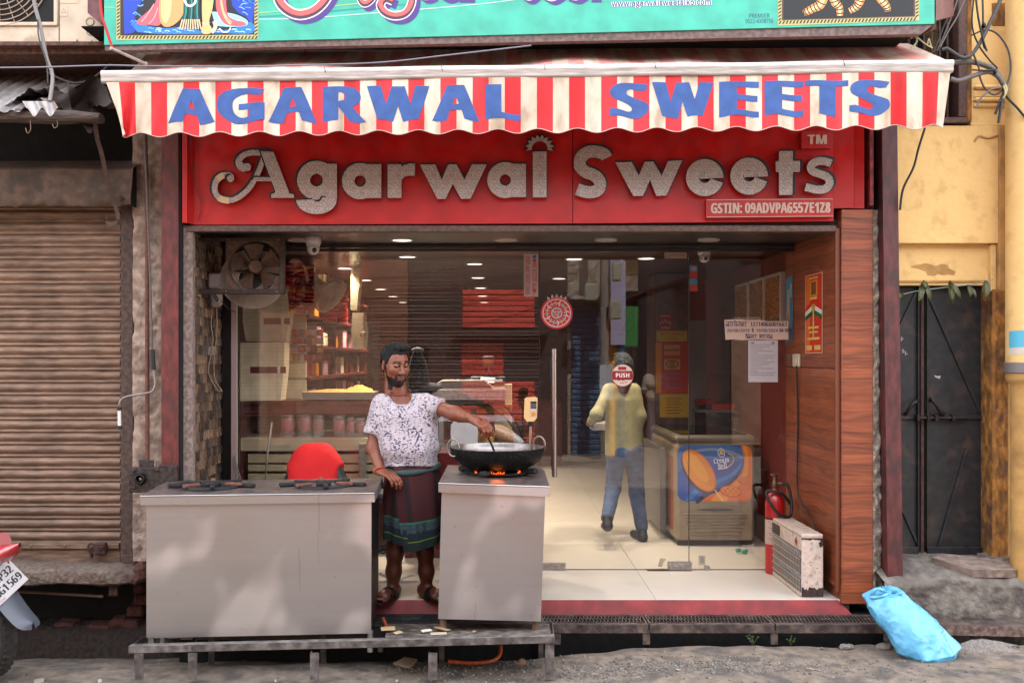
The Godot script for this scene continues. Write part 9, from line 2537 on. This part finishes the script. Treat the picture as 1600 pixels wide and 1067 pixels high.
	# sandals
	for q in [[al,Vector3(-.35,0,.94)],[ar,Vector3(.62,0,.78)]]:
		var a:Vector3=q[0];var d:Vector3=q[1].normalized();var sd:=Vector3(d.z,0,-d.x)
		var sole:=PackedVector2Array()
		for k in 24:
			var th:=TAU*k/24.0;sole.append(Vector2(cos(th)*(.048+.008*sin(th)),sin(th)*.135))
		mb=MB.new();mb.poly(sole,.014,Transform3D(Basis(sd,d,Vector3.UP),Vector3(a.x,.3525,a.z)+d*.065));part(mb,"sandal_sole",mats["black_rubber"],t)
		mb=MB.new()
		for k in 2:
			var c:=Vector3(a.x,.36,a.z)+d*(.10-k*.045);var arcp:=[]
			for i in 9:
				var th:=PI*i/8.0;arcp.append(c+sd*cos(th)*.052+Vector3(0,sin(th)*(.055+.016*k),0)+d*.012*cos(th)*(1-2*k))
			for i in 8:
				var n:Vector3=(arcp[i+1]-arcp[i]).cross(d).normalized()*.003
				mb.slab([arcp[i]-d*.019,arcp[i+1]-d*.019,arcp[i+1]+d*.019,arcp[i]+d*.019],n)
		part(mb,"sandal_strap",mats["black_rubber"],t)
func bent_worker()->void:
	var t:=thing("person","worker in red tee shirt bending down behind the wide stove","person",P(492,880,-.5))
	var z:=-.52
	var skin:=Color(.40,.22,.15)
	var sb:=[[P(484,716,z),P(501,716,z),.108,.108],[P(477,742,z+.03),P(507,742,z+.03),.125,.125],[P(476,770,z+.06),P(510,770,z+.06),.13,.13],[P(474,722,z+.03),P(460,736,z+.05),.06,.052,true],[P(508,721,z+.03),P(525,734,z+.05),.06,.052,true],[P(480,800,z+.1),P(506,800,z+.1),.12,.12]]
	var f:=limbs(sb,.011,.07);var wn:=noise(62,5.0,2)
	f.each(func(p:Vector3,dd:float)->float:return dd+wn.get_noise_3dv(p)*.006)
	var mb:=MB.new();f.net(mb);part(mb,"shirt",flat("shirt_red",Color(.74,.045,.05),.85),t)
	var bones:=[[P(463,730,z+.06),P(449,762,z+.10),.046,.045],[P(449,762,z+.10),P(449,775,z+.08),.045,.045],[P(449,775,z+.08),P(470,815,z+.22),.044,.032],[P(522,729,z+.06),P(538,760,z+.10),.046,.045],[P(538,760,z+.10),P(537,775,z+.08),.045,.045],[P(537,775,z+.08),P(515,815,z+.22),.044,.032],[P(492,810,z+.12),P(492,830,z+.16),.055,.05],[P(492,835,z+.17),P(492,858,z+.20),.075,.07]]
	f=limbs(bones,.012);mb=MB.new();f.net(mb,Transform3D(),func(p:Vector3)->Color:return Color(.02,.02,.022) if p.y>P(0,790,z).y else skin);part(mb,"body",skin_mat("skin"),t)
	var lg:=[[P(478,800,z-.12),P(474,850,z-.02),.085,.06],[P(474,850,z-.02),Vector3(P(474,0,z).x,.40,z-.16),.06,.045],[P(506,800,z-.12),P(510,850,z-.02),.085,.06],[P(510,850,z-.02),Vector3(P(510,0,z).x,.40,z-.16),.06,.045],[P(480,790,z-.1),P(504,790,z-.1),.1,.1]]
	f=limbs(lg,.014);mb=MB.new();f.net(mb);part(mb,"trousers",flat("trouser_black",Color(.03,.03,.035),.85),t)
	mb=MB.new()
	for u in [474,510]:mb.ball(Vector3(P(u,0,z).x,.385,z-.12),Vector3(.045,.034,.12),12)
	part(mb,"shoes",mats["black_rubber"],t)
func customer()->void:
	var z:=-1.95
	var t:=thing("person","customer in pale olive shirt and blue jeans walking inside the shop","person",P(980,850,z))
	var skin:=Color(.36,.2,.135);var fl:=.353
	var shl:=P(951,611,z);var ell_:=P(932,648,z+.08);var wrl:=P(922,661,z-.12)
	var shr:=P(990,611,z);var elr:=P(1000,650,z+.03);var wrr:=P(995,678,z-.12)
	var hl:=P(965,700,z);var hr:=P(990,700,z)
	var kl:=P(958,762,z+.0);var al:=Vector3(P(948,0,z+.3).x,fl+.23,z+.34)
	var kr:=P(995,770,z-.08);var ar:=Vector3(P(1003,0,z).x,fl+.085,z+.02)
	var f:=limbs([[shl,ell_,.05,.042],[ell_,wrl,.04,.03],[shr,elr,.05,.042],[elr,wrr,.04,.03],[P(974,612,z),P(973,592,z),.055,.05],[P(966,640,z),P(982,640,z),.06,.06],[P(966,690,z),P(984,690,z),.06,.06]],.014)
	var mb:=MB.new();f.net(mb,Transform3D(),func(_p:Vector3)->Color:return skin)
	hand(mb,wrl,Vector3(.3,.0,-.9),Vector3(-.8,.3,0),1.0,[.5,.5,.5,.5],.4,skin)
	hand(mb,wrr,Vector3(-.3,-.2,-.8),Vector3(.8,.3,0),-1.0,[.5,.5,.5,.5],.4,skin)
	head(mb,P(973,577,z),Basis(Vector3.UP,PI),skin,false,.006,t)
	part(mb,"body",skin_mat("skin"),t)
	f=limbs([[P(963,627,z),P(964,718,z),.088,.098],[P(985,627,z),P(988,718,z),.088,.098],[P(954,609,z),P(990,609,z),.05,.05],[shl,ell_,.052,.046],[ell_,wrl.lerp(ell_,.15),.044,.036,true],[shr,elr,.052,.046],[elr,wrr.lerp(elr,.15),.044,.036,true]],.012,.045)
	f.cap(P(974,604,z),P(973,585,z),.062,.07,.01,false,true)
	var hem:float=P(0,712,z).y;var wn:=noise(63,4.5,3)
	f.each(func(p:Vector3,dd:float)->float:return maxf(dd+wn.get_noise_3d(p.x,p.y*.5,p.z)*.003+.004*sin(p.x*42.0+p.y*9.0)*smoothstep(hem+.4,hem,p.y),hem-p.y))
	mb=MB.new();f.net(mb);part(mb,"shirt",worn("shirt_olive",Color(.48,.45,.30),Color(.52,.49,.34),Color(.56,.53,.38),{freq=.02,rough=.9}),t)
	f=limbs([[P(966,708,z),P(986,708,z),.10,.10],[hl,kl,.09,.062],[kl,al,.064,.05,true],[hr,kr,.088,.062],[kr,ar,.064,.052,true]],.012)
	f.each(func(p:Vector3,dd:float)->float:return dd+wn.get_noise_3dv(p*1.6)*.006)
	mb=MB.new();f.net(mb);part(mb,"jeans",worn("jeans_blue",Color(.10,.15,.25),Color(.15,.21,.33),Color(.25,.31,.43),{freq=.02,rough=.9}),t)
	for q in [[al,.9,.0],[ar,.12,.3]]:
		f=limbs([[q[0]+Vector3(0,.01,0),q[0]+Vector3(0,-.045,.03),.04,.036],[q[0]+Vector3(0,-.05,.03),q[0]+Basis(Vector3.UP,q[2])*Vector3(0,-.05-.10*q[1]*.3,-.16),.036,.034]],.008)
		mb=MB.new();f.net(mb);part(mb,"shoe",mats["black_rubber"],t)
	var b:=MB.new();b.bx(P(921,669,z-.35),P(964,661,z-.1),.006);solo(b,"carried_tray","shallow pale tray held by the customer in the olive shirt","tray",flat("tray_pale",Color(.62,.58,.54),.4))
func striped_man()->void:
	var t:=thing("person","man in grey white striped polo walking away across the street","person",Vector3(3.12,.1,11.3))
	var g:=.1;var c:=Vector3(3.12,0,11.3);var skin:=Color(.42,.24,.16)
	var V:=func(x:float,y:float,z:float)->Vector3:return c+Vector3(x,g+y,z)
	var f:=limbs([[V.call(-.19,1.36,0),V.call(-.24,1.08,-.02),.05,.042],[V.call(-.24,1.08,-.02),V.call(-.25,.84,.06),.04,.03],[V.call(.19,1.36,0),V.call(.25,1.08,0),.05,.042],[V.call(.25,1.08,0),V.call(.26,.84,-.04),.04,.03],[V.call(0,1.4,0),V.call(0,1.5,.01),.055,.05],[V.call(-.08,1.25,0),V.call(.08,1.25,0),.1,.1]],.016)
	var mb:=MB.new();f.net(mb,Transform3D(),func(_p:Vector3)->Color:return skin)
	hand(mb,V.call(-.25,.84,.06),Vector3(0,-1,.2),Vector3(-1,0,0),1.0,[.4,.4,.4,.4],.3,skin);hand(mb,V.call(.26,.84,-.04),Vector3(0,-1,.2),Vector3(1,0,0),-1.0,[.4,.4,.4,.4],.3,skin)
	head(mb,V.call(0,1.56,.02),Basis(),skin,false,.008,t,Color(.1,.08,.07),.0)
	part(mb,"body",skin_mat("skin"),t)
	f=limbs([[V.call(-.09,1.26,0),V.call(.09,1.26,0),.125,.125],[V.call(-.15,1.38,0),V.call(.15,1.38,0),.07,.07],[V.call(-.08,1.0,0),V.call(.08,1.0,0),.13,.13],[V.call(-.18,1.36,0),V.call(-.235,1.12,0),.07,.068,true],[V.call(.18,1.36,0),V.call(.245,1.12,0),.07,.068,true]],.014,.04)
	mb=MB.new();f.net(mb)
	var im:=Image.create(8,64,false,Image.FORMAT_RGB8)
	for y in 64:
		for x in 8:im.set_pixel(x,y,Color(.8,.76,.7) if y % 16<5 else Color(.42,.39,.37))
	var m:=StandardMaterial3D.new();m.albedo_texture=ImageTexture.create_from_image(im);m.uv1_triplanar=true;m.uv1_world_triplanar=true;m.uv1_scale=Vector3(1,4.5,1);m.roughness=.9
	part(mb,"polo_shirt",m,t)
	f=limbs([[V.call(-.07,.9,0),V.call(.07,.9,0),.11,.11],[V.call(-.09,.84,0),V.call(-.09,.46,-.05),.09,.06],[V.call(-.09,.46,-.05),V.call(-.09,.09,-.16),.06,.05],[V.call(.09,.84,0),V.call(.1,.46,.08),.09,.06],[V.call(.1,.46,.08),V.call(.1,.09,.08),.06,.05]],.014)
	mb=MB.new();f.net(mb);part(mb,"jeans",mats["jeans_blue"],t)
	mb=MB.new();mb.ball(V.call(-.09,.05,-.1),Vector3(.045,.045,.13),12);mb.ball(V.call(.1,.045,.13),Vector3(.045,.04,.13),12);part(mb,"shoes",flat("shoe_brown",Color(.2,.07,.06),.5),t)
